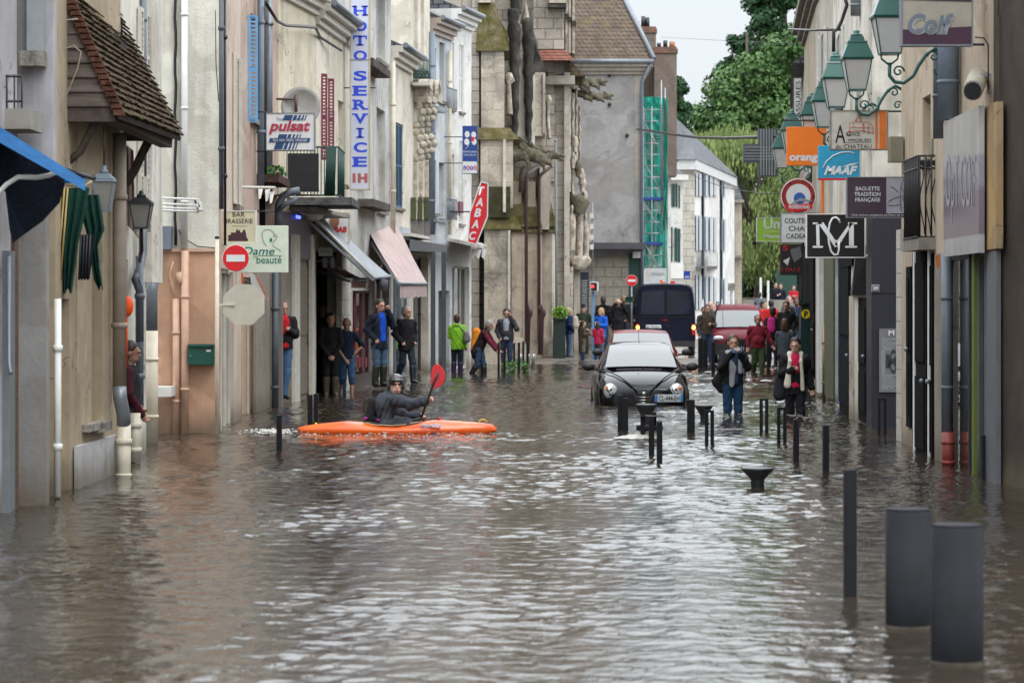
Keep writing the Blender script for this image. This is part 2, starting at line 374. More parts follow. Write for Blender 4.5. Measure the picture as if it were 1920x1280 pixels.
def fit_opening(W, o, root, defm):
    """what stands in an opening: returns nothing, adds parts under the building"""
    k = o['k']; a, b, c, e = o['t0'], o['t1'], o['z0'], o['z1']; r = o.get('rv', 0.22); fm = o.get('fm', m_white); f = 0.055
    if k in ('win', 'shop', 'shut', 'shutopen', 'glass'):
        if k != 'shut':
            mb = MB(); dd = (-r, -r+0.05)
            W.box(mb, a, a+f, c, e, *dd); W.box(mb, b-f, b, c, e, *dd); W.box(mb, a+f, b-f, c, c+f, *dd); W.box(mb, a+f, b-f, e-f, e, *dd)
            if k in ('win', 'shutopen'):
                W.box(mb, (a+b)/2-.03, (a+b)/2+.03, c+f, e-f, *dd)
                n = o.get('rows', 3)
                for i in range(1, n):
                    z = c+(e-c)*i/n; W.box(mb, a+f, (a+b)/2-.03, z-.015, z+.015, -r+.005, -r+.04); W.box(mb, (a+b)/2+.03, b-f, z-.015, z+.015, -r+.005, -r+.04)
            else:
                n = o.get('cols', 1)
                for i in range(1, n): t = a+(b-a)*i/n; W.box(mb, t-.025, t+.025, c+f, e-f, *dd)
            fr = mb.build('shop_window' if k == 'shop' else 'window', fm, root)
            pm = MB(); W.box(pm, a+.01, b-.01, c+.01, e-.01, -r-.02, -r+.012); pm.build('pane', o.get('gm', m_glass), fr)
            if k != 'shop' and o.get('sill', True):
                sm = MB(); W.box(sm, a-.08, b+.08, c-.09, c-.003, -0.03, 0.09); sm.build('sill', o.get('sm', m_sillstone), root)
        if k in ('shutopen', 'shut'):
            sc = o.get('shm', m_white); wd = o.get('sw', (b-a)/2)
            if k == 'shut':
                louvre(W, a+.01, (a+b)/2-.004, c+.02, e-.01, -0.07, -0.03).build('shutter', sc, root); louvre(W, (a+b)/2+.004, b-.01, c+.02, e-.01, -0.07, -0.03).build('shutter', sc, root)
                sm = MB(); W.box(sm, a-.06, b+.06, c-.07, c-.003, -0.08, 0.06); sm.build('sill', o.get('sm', m_sillstone), root)
                bk = MB(); W.box(bk, a+.01, b-.01, c+.01, e-.01, -r-.02, -r+.012); bk.build('pane', m_glass, root)
            else:
                louvre(W, a-wd, a-.01, c, e, 0.012, 0.055).build('shutter', sc, root); louvre(W, b+.01, b+wd, c, e, 0.012, 0.055).build('shutter', sc, root)
    elif k == 'door':
        mb = MB(); W.box(mb, a+.002, b-.002, c, e, -r, -r+.05)
        d = mb.build('door', o.get('dm', m_dk), root)
        pn = MB(); h = e-c
        for z0, z1 in ((c+.15, c+.4*h), (c+.47*h, e-.15)): W.box(pn, a+.12, b-.12, z0, z1, -r+.05, -r+.065)
        pn.build('door_panel', o.get('dm', m_dk), d)
        hb = MB(); hb.ball(W.p(b-.1, -r+.09, c+1.0), 0.03); hb.build('handle', m_zinc, d)
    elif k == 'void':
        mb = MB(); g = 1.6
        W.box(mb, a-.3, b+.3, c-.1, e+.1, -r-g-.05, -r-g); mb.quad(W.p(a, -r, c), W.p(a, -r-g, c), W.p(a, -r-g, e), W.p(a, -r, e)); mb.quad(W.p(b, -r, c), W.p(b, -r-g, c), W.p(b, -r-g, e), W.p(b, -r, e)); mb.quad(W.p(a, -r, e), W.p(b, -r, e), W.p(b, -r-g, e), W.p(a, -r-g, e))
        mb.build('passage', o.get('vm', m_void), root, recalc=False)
def building(label, W, t0, t1, zt, mat, ops=(), depth=7, roof=None, zb=-0.9, name='townhouse', cat='building', group=None, cornice=None, gutter=True, endmat=None):
    root = thing(name, W.p((t0+t1)/2, -depth/2, 0), label, cat, group)
    mb = facade(W, t0, t1, zb, zt, ops)
    a, b, c, d_ = (t0, 0), (t1, 0), (t1, -depth), (t0, -depth)
    for (p, q) in ((b, c), (c, d_), (d_, a)): mb.quad(W.p(*p, zb), W.p(*q, zb), W.p(*q, zt), W.p(*p, zt))
    mb.quad(W.p(*a, zt), W.p(*b, zt), W.p(*c, zt), W.p(*d_, zt))
    mb.build('wall', mat, root, recalc=False)
    for o in ops: fit_opening(W, o, root, mat)
    if roof:
        rm, h = roof; roofprism(W, t0, t1, zt+.004, h, depth).build('roof', rm, root)
    if cornice:
        cm = cornice; mb = MB(); W.box(mb, t0, t1, zt-.42, zt-.3, 0.003, .08); W.box(mb, t0, t1, zt-.3, zt-.16, 0.003, .18); W.box(mb, t0, t1, zt-.16, zt-.003, 0.003, .3); mb.build('cornice', cm, root)
    if gutter: MB().tube([W.p(t0, .36, zt), W.p(t1, .36, zt)], .07, 8).build('gutter', m_zinc, root)
    return root
def pipe(W, px, pyt, pyb, r=0.05, off=0.09, mat=None, parent=None, name='downpipe', col=True):
    d = W.d(px, off); x = X(px, d); z1, z0 = Z(pyt, d), Z(pyb, d)
    mb = MB().tube([(x, d, z0), (x, d, z1)], r, 10); o = mb.build(name, mat or m_zinc, parent)
    if col:
        n = max(2, int((z1-z0)/1.5))
        for i in range(n): z = z0+(z1-z0)*(i+.5)/n; MB().lathe((x, d, z), [(r+.004, -.03), (r+.014, -.025), (r+.014, .025), (r+.004, .03)], 12).build('collar', mat or m_zinc, o)
    return o
# ------------------------------------------------------------ flood water
def wnoise(x, y, seed):
    r = np.random.default_rng(seed); h = np.zeros_like(x)
    for k in range(64):
        lam = 0.07*(1.034**k); ang = r.normal(0.25, 0.95)+(math.pi/2 if r.random() < 0.75 else 0); ph = r.random()*6.283
        kx, ky = 6.283/lam*math.cos(ang), 6.283/lam*math.sin(ang)
        h += lam**0.95*0.0023*np.sin(kx*x+ky*y+ph+0.9*np.sin(0.7*x+0.43*y+k))
    return h
ys = [10.5]
while ys[-1] < 88: ys.append(ys[-1]+max(0.022, 0.0022*ys[-1]-0.012))
ys = np.array(ys)
def strip(ys, nx):
    V = []; Fc = []; xl = -0.2*ys-1.0; xr = 0.2*ys+1.0
    t = np.linspace(0, 1, nx); gx = xl[:, None]*(1-t)+xr[:, None]*t; gy = np.repeat(ys[:, None], nx, 1)
    return gx, gy
gx, gy = strip(ys, 360)
amp = 0.5+0.5*np.sin(gx*0.5+1.3)*np.sin(gy*0.23+.5)+0.3*np.sin(gx*1.7-gy*0.6)+.25*np.sin(gx*.9+gy*1.1+2)
gz = wnoise(gx, gy, 3)*np.clip(amp+0.45, 0.4, 1.4)*np.clip(.85+gy/80, 1, 1.65)
# wake of the kayak and ripples round the bollards and legs
kd = D(812); kx0, kx1 = X(470, kd), X(935, kd)
dist = np.abs(gy-kd+0.12); env = np.exp(-((gy-kd+.25)/0.55)**2)*((gx > kx0-1.2) & (gx < kx1+.3))
gz += env*0.012*np.sin(13*gx+6*gy)+env*0.008*np.sin(29*gx-17*gy)
wm, nt, b = newmat('flood_water')
p = pos(nt)
n1 = nnoise(nt, pos(nt, (1, 0.75, 1)), 7, 4, 0.6, 0.5); n2 = nnoise(nt, pos(nt, (1, 0.7, 1)), 1.4, 3, 0.5)
b.inputs['Base Color'].default_value = (0.085, 0.06, 0.036, 1)
nt.links.new(mixc(nt, nnoise(nt, p, .5, 4), (0.024, 0.018, 0.012), (0.045, 0.035, 0.026)), b.inputs['Base Color'])
b.inputs['Roughness'].default_value = 0.035; b.inputs['IOR'].default_value = 1.333
bump(nt, b, mixc(nt, 0.3, n1, n2), 0.3, 0.045)
mbw = MB()
n0, n1_ = gx.shape
co = np.stack([gx, gy, gz], -1).reshape(-1, 3)
idx = np.arange(n0*n1_).reshape(n0, n1_); q = np.stack([idx[:-1, :-1], idx[:-1, 1:], idx[1:, 1:], idx[1:, :-1]], -1).reshape(-1, 4)
extra = [(-40, -20, 0), (40, -20, 0), (40, 10.5, 0), (-40, 10.5, 0)]
xl, xr = float(gx[-1, 0]), float(gx[-1, -1]); yl = float(ys[-1])
me = bpy.data.meshes.new('water')
far = [(-40, yl, 0), (40, yl, 0), (40, 110, 0), (-40, 110, 0)]
lside = [(-40, 10.5, 0), (float(gx[0, 0]), 10.5, 0), (xl, yl, 0), (-40, yl, 0)]; rside = [(float(gx[0, -1]), 10.5, 0), (40, 10.5, 0), (40, yl, 0), (xr, yl, 0)]
allv = np.concatenate([co, np.array(extra+far+lside+rside, float)]); nb = len(co)
faces = np.concatenate([q, np.array([[nb+4*k+j for j in range(4)] for k in range(4)])])
me.vertices.add(len(allv)); me.vertices.foreach_set('co', allv.ravel()); me.loops.add(faces.size); me.loops.foreach_set('vertex_index', faces.ravel().astype(np.int32))
me.polygons.add(len(faces)); me.polygons.foreach_set('loop_start', (np.arange(len(faces))*4).astype(np.int32)); me.polygons.foreach_set('loop_total', np.full(len(faces), 4, np.int32))
me.update(calc_edges=True); me.polygons.foreach_set('use_smooth', np.ones(len(faces), bool)); me.materials.append(wm)
o = bpy.data.objects.new('water', me); COL.objects.link(o); tag(o, 'brown rippled floodwater covering the whole street', 'water', kind='structure')
# street bed: dips under the water, comes out beyond it and climbs gently towards the far trees
def gz_at(x, y):
    if y < 60: z = -0.45
    elif y < 84: z = -0.45+(y-60)/24*0.44
    elif y < 100: z = -0.01+(y-84)/16*0.09
    else: z = 0.08+(y-100)*0.012
    if y > 96 and x < 4.4: z += min(.16, (y-96)*.06)
    if y > 128 and x > 8: z += min(1.5, (y-128)*0.09)
    return z
gm, nt, b = newmat('wet_paving')
v = pos(nt); t = nt.nodes.new('ShaderNodeTexBrick'); nt.links.new(v, t.inputs['Vector']); t.inputs['Scale'].default_value = 1; t.inputs['Brick Width'].default_value = 0.5; t.inputs['Row Height'].default_value = 0.25; t.inputs['Mortar Size'].default_value = 0.01
t.inputs['Color1'].default_value = (0.2, 0.17, 0.14, 1); t.inputs['Color2'].default_value = (0.15, 0.13, 0.11, 1); t.inputs['Mortar'].default_value = (0.08, 0.07, 0.06, 1)
wet = ramp(nt, nnoise(nt, pos(nt, (0.5, 0.12, 1)), 1.2, 4, 0.6), [(0.42, (0.06, 0.06, 0.06)), (0.6, (0.55, 0.55, 0.55))])
nt.links.new(mixc(nt, 1.0, t.outputs[0], ramp(nt, nnoise(nt, v, 0.6, 5), [(0.3, (0.6,)*3), (0.7, (1.2,)*3)]), 'MULTIPLY'), b.inputs['Base Color'])
nt.links.new(wet, b.inputs['Roughness'])
xs_ = np.arange(-60, 90, 2.0); yy = list(range(-30, 60, 10))+list(np.arange(60, 200, 2.0))+[230, 300, 500, 1200]
MB().grid([[(x, y, gz_at(x, y)) for x in xs_] for y in yy]).build('street', gm, recalc=False)
tag(bpy.data.objects['street'], 'wet stone paving of the street rising out of the flood', 'street', kind='structure')
# ============================================================ LEFT SIDE
# --- nearest grey house with blue awning above
WA = Wall(-420, 18.5, 32, 25.6)
m_L0 = plaster('pale_grey_render', (0.42, 0.41, 0.43), amt=0.45)
h = building('pale grey rendered house at the left edge behind the blue awning', WA, 0, WA.len, 9.2, m_L0,
    [dict(k='win', t0=WA.s_(-190), t1=WA.s_(-60), z0=2.9, z1=4.3, fm=m_offw), dict(k='shop', t0=WA.s_(-300), t1=WA.s_(-30), z0=-.6, z1=2.1, fm=m_grey),
     dict(k='win', t0=WA.s_(-190), t1=WA.s_(-60), z0=5.6, z1=7.2)], roof=(m_slate, 2))
WA2 = Wall(33, 25.9, 100, 27.4)
# rendered pier that stands forward, timber post beside it
pm = MB().box(X(32, 25.9), X(86, 25.9), 25.9, 26.1, -1, Z(330, 25.9)); pm.build('wall_pier', plaster('rough_render', (0.27, 0.26, 0.25), amt=0.8, bstr=0.6, grain=18), h)
MB().box(X(-70, 25.4), X(32, 25.9), 25.62, 25.9, -1, 9.2).build('end_wall', m_L0, h)
MB().box(X(32, 25.9), X(98, 25.9), 25.93, 26.15, Z(330, 25.9)+.003, 9.2).build('end_wall', m_L0, h)
MB().box(X(18, 25.5), X(33, 25.5), 25.35, 25.55, -1, Z(420, 25.5)).build('timber_post', wood('post_wood', (0.1, 0.055, 0.03)), h)
# shutter, sill and little balcony slab of this house (they face the near end on the return)
s = MB().box(X(50, 25.8), X(80, 25.8), 25.80, 25.92, Z(95, 25.8), Z(-60, 25.8)); s.build('shutter', m_grey, h)
MB().box(X(40, 25.8), X(84, 25.8), 25.7, 25.92, Z(125, 25.8), Z(97, 25.8)).build('sill', m_sillstone, h)
MB().box(X(-20, 25.2), X(60, 25.2), 25.1, 25.8, Z(243, 25.2), Z(205, 25.2)).build('balcony_slab', m_concrete, h)
rl = MB()
for k in range(5): x = X(-15+k*14, 25.15); rl.tube([(x, 25.15, Z(205, 25.15)), (x, 25.15, Z(140, 25.15))], .008, 6)
rl.tube([(X(-20, 25.15), 25.15, Z(143, 25.15)), (X(40, 25.15), 25.15, Z(143, 25.15))], .012); rl.tube([(X(-20, 25.15), 25.15, Z(190, 25.15)), (X(40, 25.15), 25.15, Z(190, 25.15))], .012); rl.build('railing', m_dk, h)
MB().tube([(X(6, 25.4), 25.3, Z(-80, 25.4)), (X(9, 25.4), 25.3, Z(170, 25.4))], .02).build('cable', m_grey, h)
# striped shopfront sliver at the very edge
MB().box(X(-60, 25), X(17, 25), 25.0, 25.3, -1, Z(470, 25)).build('shopfront', plain('shop_grey', (.16, .17, .18), .4), h)
MB().tube([(X(16, 24.9), 24.9, Z(480, 24.9)), (X(17, 24.9), 24.9, Z(680, 24.9)), (X(24, 24.9), 24.8, Z(700, 24.9))], .018).build('conduit', m_zinc, h)
# --- beige house with timber roof hood
WB = Wall(86, 26.6, 144, 28.5); WB2 = Wall(144, 28.4, 226, 31.3)
m_L1 = plaster('ochre_render', (0.42, 0.34, 0.24), amt=0.35)
hb = building('narrow beige house under the tiled timber hood', WB, -.3, WB.len, 9.0, m_L1,
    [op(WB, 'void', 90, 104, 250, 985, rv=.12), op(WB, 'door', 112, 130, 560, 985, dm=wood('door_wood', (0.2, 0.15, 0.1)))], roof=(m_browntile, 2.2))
pipe(WB, 108, 560, 930, .035, .08, m_white, hb)
hc = building('beige house with tall blocked window and pale plinth', WB2, 0.02, WB2.len, 9.0, m_L1,
    [op(WB2, 'win', 172, 192, 330, 792, fm=wood('old_grey_frame', (0.22, 0.2, 0.18)), rv=.16, gm=plaster('grey_boarding', (0.2, 0.18, 0.16), amt=.6), rows=1)], roof=(m_browntile, 2.2))
mb = MB(); WB2.box(mb, WB2.s_(146, .04), WB2.s_(222, .04), -1, .42, 0.003, .045); mb.build('plinth', plaster('pale_plinth', (0.5, 0.5, 0.5), amt=.3), hc)
mb = MB(); WB2.pbox(mb, 170, 199, 792, 806, 0.003, .09); mb.build('ledge', m_sillstone, hc)
pipe(WB2, 224, 250, 730, .075, .11, plain('brown_pipe', (0.27, 0.22, 0.17), .6), hc)
o = pipe(WB2, 232, 795, 925, .078, .14, m_cream_pvc, hc)
MB().tube([WB2.P(224, 725, .11), WB2.P(225, 745, .12), WB2.P(231, 775, .14), WB2.P(232, 800, .14)], .075, 10).build('pipe_elbow', m_zinc, hc)
# timber hood
ht = thing('timber_hood', Q(160, 250, 29), 'tiled timber hood jutting out over the beige house', 'porch roof')
m_clad = wood('weathered_boards', (0.13, 0.10, 0.085), .35, (0.8, .8, 9)); m_beam = wood('old_beam', (0.075, 0.055, 0.045), .5, (6, 6, 6))
d0, d1 = 27.9, 33.0
xw = X(101, d0)
e0, r0 = Q(225, 213, d0), Q(130, -4, d0); e1, r1 = Q(340, 257, d1), Q(250, 84, d1)
top0, top1 = Vector((xw, d0, r0.z+.55)), Vector((xw, d1, r1.z+.3))
# boarded gable: overlapping boards
bm_ = MB(); zlo = Z(200, d0); zhi = r0.z+.5; n = 11
for k in range(n):
    z0 = zlo+(zhi-zlo)*k/n; z1 = zlo+(zhi-zlo)*(k+1)/n-.008
    def xe(z): return e0.x+(r0.x-e0.x)*(z-e0.z)/(r0.z-e0.z)-.03
    bm_.hexa([(xw, d0-.02, z0), (xe(z0), d0-.02, z0), (xe(z0), d0+.03, z0), (xw, d0+.03, z0), (xw, d0, z1), (xe(z1), d0, z1), (xe(z1), d0+.03, z1), (xw, d0+.03, z1)])
bm_.build('gable_boards', m_clad, ht)
# tiles in stepped courses
def roofcourses(e0, e1, r0, r1, n, th=.035):
    mb = MB(); nrm = (e1-e0).cross(r0-e0).normalized()
    if nrm.z < 0: nrm = -nrm
    cols = 34
    for k in range(n):
        a, b = k/n, (k+1.25)/n
        for c in range(cols):
            u0, u1 = (c+.06*random.random())/cols, (c+1-.05*random.random())/cols; j = random.uniform(-.006, .01); sl = random.uniform(-.25, .25)/n*.5
            def pt(u, t, h): return (e0+(e1-e0)*u)*(1-t)+(r0+(r1-r0)*u)*t+nrm*h
            mb.hexa([pt(u0, a+sl, th*.9+j), pt(u1, a+sl, th*.9+j), pt(u1, b, 0), pt(u0, b, 0), pt(u0, a+sl, th*1.5+j), pt(u1, a+sl, th*1.5+j), pt(u1, b, .014), pt(u0, b, .014)])
    return mb
m_hoodtile = rock('old_clay_tile', (0.095, 0.065, 0.052), (0.10, 0.085, 0.035), 0.5, 2.2)
roofcourses(e0, e1, r0+(r0-e0)*.35, r1+(r1-e1)*.35, 20).build('tiled_slope', m_hoodtile, ht)
MB().hexa([e0+Vector((-.02, 0, -.05)), e1+Vector((-.02, 0, -.05)), e1+Vector((.0, 0, -.01)), e0, r0*1.0+Vector((-.02, 0, -.05)), r1+Vector((-.02, 0, -.05)), r1, r0]).build('roof_boarding', m_beam, ht)
vm = MB()
for k in range(26):
    t = k/26; q = e0+(r0-e0)*t*1.3
    vm.hexa([q+Vector((-.05, -.05, -.02)), q+Vector((.05, -.05, -.02)), q+Vector((.05, .03, -.02)), q+Vector((-.05, .03, -.02)), q+Vector((-.07, -.05, .05)), q+Vector((.03, -.05, .05)), q+Vector((.03, .03, .05)), q+Vector((-.07, .03, .05))])
vm.build('verge_tiles', rock('red_clay_tile', (0.11, 0.05, 0.035)), ht)
bb = MB(); bb.box(xw, e0.x-.05, d0, d0+.14, Z(228, d0), Z(202, d0)); bb.box(xw, e1.x-.1, d1-.14, d1, Z(265, d1), Z(240, d1)); bb.box(e0.x-.22, e0.x-.08, d0+.14, d1-.14, Z(225, d0), Z(203, d0)); bb.build('beam', m_beam, ht)
lf = MB().tube([Q(126, 305, d0+.2), Q(150, 285, d0+.2), Q(170, 245, d0+.2), Q(185, 215, d0+.2)], .04, 6); lf.build('brace', m_beam, ht)
lf = MB().tube([Q(236, 345, d1-.4), Q(252, 320, d1-.4), Q(268, 285, d1-.4), Q(282, 258, d1-.4)], .055, 6); lf.build('brace', m_beam, ht)
MB().tube([Q(168, 215, 28.2), Q(178, 228, 28.3)], .03, 4).build('rafter_end', wood('pale_wood', (.3, .24, .18)), ht)
MB().tube([Q(104, 205, 27.8), Q(125, 178, 27.8), Q(145, 130, 27.8), Q(152, 98, 27.8), Q(138, 86, 27.8), Q(122, 92, 27.8), Q(120, 118, 27.8), Q(110, 123, 27.8), Q(104, 112, 27.8), Q(106, 60, 27.8), Q(125, 38, 27.8), Q(146, 36, 27.8)], .008, 5).build('cable', plain('beige_cable', (.3, .26, .2)), ht)
ld = MB().add([Q(148, -2, 29.9), Q(172, 20, 30), Q(196, 50, 30.2), Q(212, 62, 30.3), Q(240, 88, 31), Q(236, 94, 31), Q(200, 68, 30.2), Q(160, 30, 30), Q(144, 8, 29.9)], [(0, 1, 7, 8), (1, 2, 6, 7), (2, 3, 4, 5, 6)]); ld.build('lead_flashing', m_zinc, ht)
# --- recessed house with the doorway; its wall runs back from the hood
WC = Wall(243, 33.6, 274, 35.2)
m_L3 = plaster('white_render', (0.7, 0.67, 0.6), amt=0.5, bstr=.4, grain=40)
hd = building('white rendered house over the little doorway with pale corner pillar', WC, -2.3, WC.len, 9.6, m_L3,
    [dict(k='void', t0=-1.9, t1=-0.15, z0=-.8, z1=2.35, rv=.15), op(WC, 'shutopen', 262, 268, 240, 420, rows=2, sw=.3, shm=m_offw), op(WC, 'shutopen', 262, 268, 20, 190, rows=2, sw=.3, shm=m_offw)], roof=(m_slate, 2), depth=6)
pipe(WC, 262, 480, 780, .048, .13, plain('slate_pipe', (.13, .15, .18), .45), hd)
MB().tube([WC.P(262, 640, .13), WC.P(262, 545, .13), WC.P(254, 525, .1), WC.P(263, 500, .1), WC.P(268, 470, .1), WC.P(268, 380, .1)], .05, 10).build('pipe_elbow', plain('slate_pipe', (.13, .15, .18)), hd)
pipe(WC, 253, 774, 866, .065, .16, m_cream_pvc, hd)
# --- pink house: return wall faces down the street
dp = 40.4; xr0, xr1 = X(272, dp), X(411, dp)
WP = Wall(411, 40.4, 480, 50.0)
m_pink = plaster('pink_render', (0.62, 0.38, 0.26), amt=.18, bstr=.25, grain=50); m_L5 = plaster('pale_pink_render', (0.62, 0.5, 0.42), amt=.3); m_ivory = plaster('ivory_roughcast', (0.74, 0.72, 0.64), amt=.35, bstr=.8, grain=30)
hp = building('tall house with salmon pink ground floor and ivory roughcast above', WP, .28, WP.s_(452), 9.8, m_L5,
    [op(WP, 'shop', 414, 438, 505, 812, fm=m_offw, cols=3, gm=m_glassblue, rv=.1), op(WP, 'shutopen', 438, 446, 105, 385, rows=3, sw=.25, shm=m_offw),], roof=(m_slate, 2.2), depth=5)
MB().box(-9.5, X(413, dp), dp-.02, dp-.004+.0, -1, Z(470, dp)).build('pink_wall', m_pink, hp)
MB().box(-9.5, X(410, dp), dp-.012, dp-.003, Z(470, dp)+.003, 9.8).build('roughcast_wall', m_ivory, hp)
MB().box(-9.5, X(412, dp), dp-.06, dp-.02, Z(472, dp), Z(466, dp)).build('ledge', plain('pink_trim', (.6, .4, .3)), hp)
def vpipe(x, d, y0, y1, r, mat, parent, name='downpipe'):
    q0, q1 = Q(x, y1, d), Q(x, y0, d); o = MB().tube([q0, q1], r, 12).build(name, mat, parent)
    n = max(2, int((q1.z-q0.z)/1.3))
    for i in range(n): MB().lathe(q0+(q1-q0)*((i+.5)/n), [(r+.003, -.02), (r+.012, -.016), (r+.012, .016), (r+.003, .02)], 12).build('collar', mat, o)
    return o
m_ppipe = plain('pink_pipe', (.6, .38, .27), .5)
vpipe(330, dp-.11, 560, 816, .05, m_ppipe, hp); vpipe(347, dp-.12, 470, 816, .055, m_ppipe, hp); vpipe(346, dp-.12, -60, 466, .045, m_white, hp)
MB().tube([Q(337, 510, dp-.12), Q(338, 525, dp-.12), Q(346, 535, dp-.12)], [.06, .05, .04], 10).build('pipe_joint', m_ppipe, hp)
MB().tube([Q(328, 560, dp-.1), Q(324, 535, dp-.1), Q(318, 515, dp-.1), Q(325, 490, dp-.1)], .014, 6).build('cable', m_ppipe, hp)
cb = [Q(329+math.sin(k*1.7)*1.2, -40+k*25, dp-.06) for k in range(21)]; MB().tube(cb, .022, 6).build('cable', m_black, hp)
MB().tube([Q(335, 430, dp-.05), Q(342, 445, dp-.05), Q(370, 462, dp-.05), Q(405, 465, dp-.05)], .008, 5).build('cable', m_black, hp)
vpipe(293, 38.4, -60, 500, .065, m_greyblue, hp); vpipe(268, 34.6, -60, 330, .045, plain('slate_pipe', (.13, .15, .18), .45), hd); vpipe(284, 37.2, 620, 834, .085, m_cream_pvc, hp); MB().tube([Q(284, 625, 37.2), Q(284, 545, 37.2), Q(286, 530, 37.2), Q(295, 512, 38), Q(295, 440, 39)], .08, 10).build('pipe_elbow', plain('slate_pipe', (.13, .15, .18)), hp)
MB().box(X(301, dp), X(324, dp), dp-.25, dp-.02, Z(468, dp), Z(425, dp)).build('meter_box', m_greyblue, hp)
MB().box(X(288, 39.8), X(322, 39.8), 39.7, 40.3, Z(743, 39.8), Z(725, 39.8)).build('white_ledge', m_white, hp)
MB().box(X(266, 35.3), X(288, 35.3), 35.1, 36.2, 2.1, 9.6).build('white_return', m_L3, hd)
# dark bollard by the pink wall, green letter box, pole
# --- further along: shop fronts
WD = Wall(452, 46.2, 522, 52.4); WE = Wall(522, 52.2, 592, 55.8); WF = Wall(592, 55.9, 657, 61.2); WG = Wall(657, 61.2, 733, 69.5); WH = Wall(733, 69.5, 806, 77); WI = Wall(806, 77.2, 884, 82)
m_grain = plaster('grey_granite_cladding', (0.27, 0.235, 0.2), amt=.25, grain=120, streak=False); m_yell = plaster('cream_render', (0.72, 0.64, 0.5), amt=.3)
m_brick = ashlar('red_brick', (.2, .08, .05), (.26, .12, .08), (.2, .16, .13), .22, .07, .01)
hq = building('pink rendered house with blue shutter and grey shop pier', WD, 0.02, WD.len, 9.4, plaster('rosy_render', (0.55, 0.41, 0.34), amt=.35),
    [op(WD, 'shop', 454, 476, 520, 790, rv=.12, fm=m_offw, gm=wood('chipboard', (.5, .36, .24), .6, (5, 5, 9))), op(WD, 'win', 470, 483, 30, 225, rows=3), op(WD, 'void', 486, 520, 360, 480)], roof=(m_slate, 2), depth=6)
mb = MB(); WD.pbox(mb, 480, 512, 500, 790, 0.003, .05); mb.build('pier_cladding', m_grain, hq)
pipe(WD, 505, -60, 360, .06, .1, m_zinc, hq); pipe(WD, 489, -60, 350, .06, .1, m_greyblue, hq); pipe(WD, 516, 505, 800, .06, .13, plain('dark_zinc', (.07, .085, .1), .5), hq); pipe(WD, 497, -60, 350, .035, .09, m_dk, hq); pipe(WP, 415, -60, 392, .032, .08, plain('dark_zinc', (.07, .085, .1), .5), hp); pipe(WP, 422, -60, 460, .02, .06, m_black, hp)
lv = MB(); xx, dd = X(466, 48.0)+.1, 48.0
def angled_shutter(px0, px1, pyt, pyb, d, mat, parent, slats=26):
    """louvred leaf swung open and seen nearly face on"""
    mb = MB(); x0, x1, z0, z1 = X(px0, d), X(px1, d), Z(pyb, d), Z(pyt, d); f = .035; sk = (x1-x0)*.35
    def bx(a, b, c, e, t=.03): mb.hexa([(a, d+(a-x0)*.8, c), (b, d+(b-x0)*.8, c), (b, d+(b-x0)*.8+t, c), (a, d+(a-x0)*.8+t, c), (a, d+(a-x0)*.8, e), (b, d+(b-x0)*.8, e), (b, d+(b-x0)*.8+t, e), (a, d+(a-x0)*.8+t, e)])
    bx(x0, x0+f, z0, z1); bx(x1-f, x1, z0, z1); m = (z0+z1)/2
    for z in (z0, m-.03, z1-.06): bx(x0+f, x1-f, z, z+.06)
    n = slats; st = (z1-z0)/n
    for k in range(n): bx(x0+f, x1-f, z0+k*st+.01, z0+k*st+st*.62, .012)
    return mb.build('shutter', mat, parent)
m_blue = plain('blue_shutter_paint', (0.12, 0.29, 0.5), .6)
angled_shutter(464, 482, 28, 228, 45.6, m_blue, hq)
# cream return wall with eaves beyond, its lower shop front
he = building('cream house with burgundy shutters, black doorway and shop below', WE, 0.02, WE.len, 7.9, m_yell,
    [op(WE, 'door', 563, 588, 488, 752, dm=wood('taupe_panel', (.2, .17, .14), .8), rv=.08)], roof=(m_slate, 2), cornice=m_offw, depth=6)
mb = MB(); WE.pbox(mb, 524, 551, 484, 760, 0.003, .06); mb.build('pier_cladding', m_grain, he)
mb = MB(); WE.pbox(mb, 553, 563, 440, 758, 0.003, .12); mb.build('pilaster', m_offw, he)
mb = MB(); WE.pbox(mb, 522, 591, 400, 484, 0.003, .04); mb.build('fascia', plain('taupe_fascia', (.17, .15, .17)), he)
mb = MB(); WE.pbox(mb, 586, 591, 440, 750, 0.003, .08); mb.build('door_frame', m_offw, he)
hf = building('cream house with tall burgundy shutters beside the photo sign', WF, 0.02, WF.len, 7.75, plaster('cream_render_pale', (0.76, 0.7, 0.58), amt=.3),
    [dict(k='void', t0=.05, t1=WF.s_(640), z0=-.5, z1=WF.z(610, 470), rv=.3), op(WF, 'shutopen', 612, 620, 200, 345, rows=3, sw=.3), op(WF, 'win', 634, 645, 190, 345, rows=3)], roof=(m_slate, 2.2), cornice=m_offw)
mb = MB(); WF.pbox(mb, 641, 656, 400, 735, 0.003, .12); mb.build('tiled_pier', ashlar('white_tile_cladding', (.58, .56, .5), (.62, .6, .55), (.3, .28, .25), .6, .32, .008, .1), hf)
m_burg = plain('burgundy_paint', (0.17, 0.025, 0.05), .5)
angled_shutter(602, 613, 138, 300, 55.2, m_burg, hf); angled_shutter(615, 626, 147, 300, 56.4, m_burg, hf)
mb = MB(); WF.pbox(mb, 592, 657, 395, 402, 0.003, .5); mb.build('ledge', m_concrete, hf)
m_greyw = plaster('grey_white_render', (0.6, 0.59, 0.56), amt=.6)
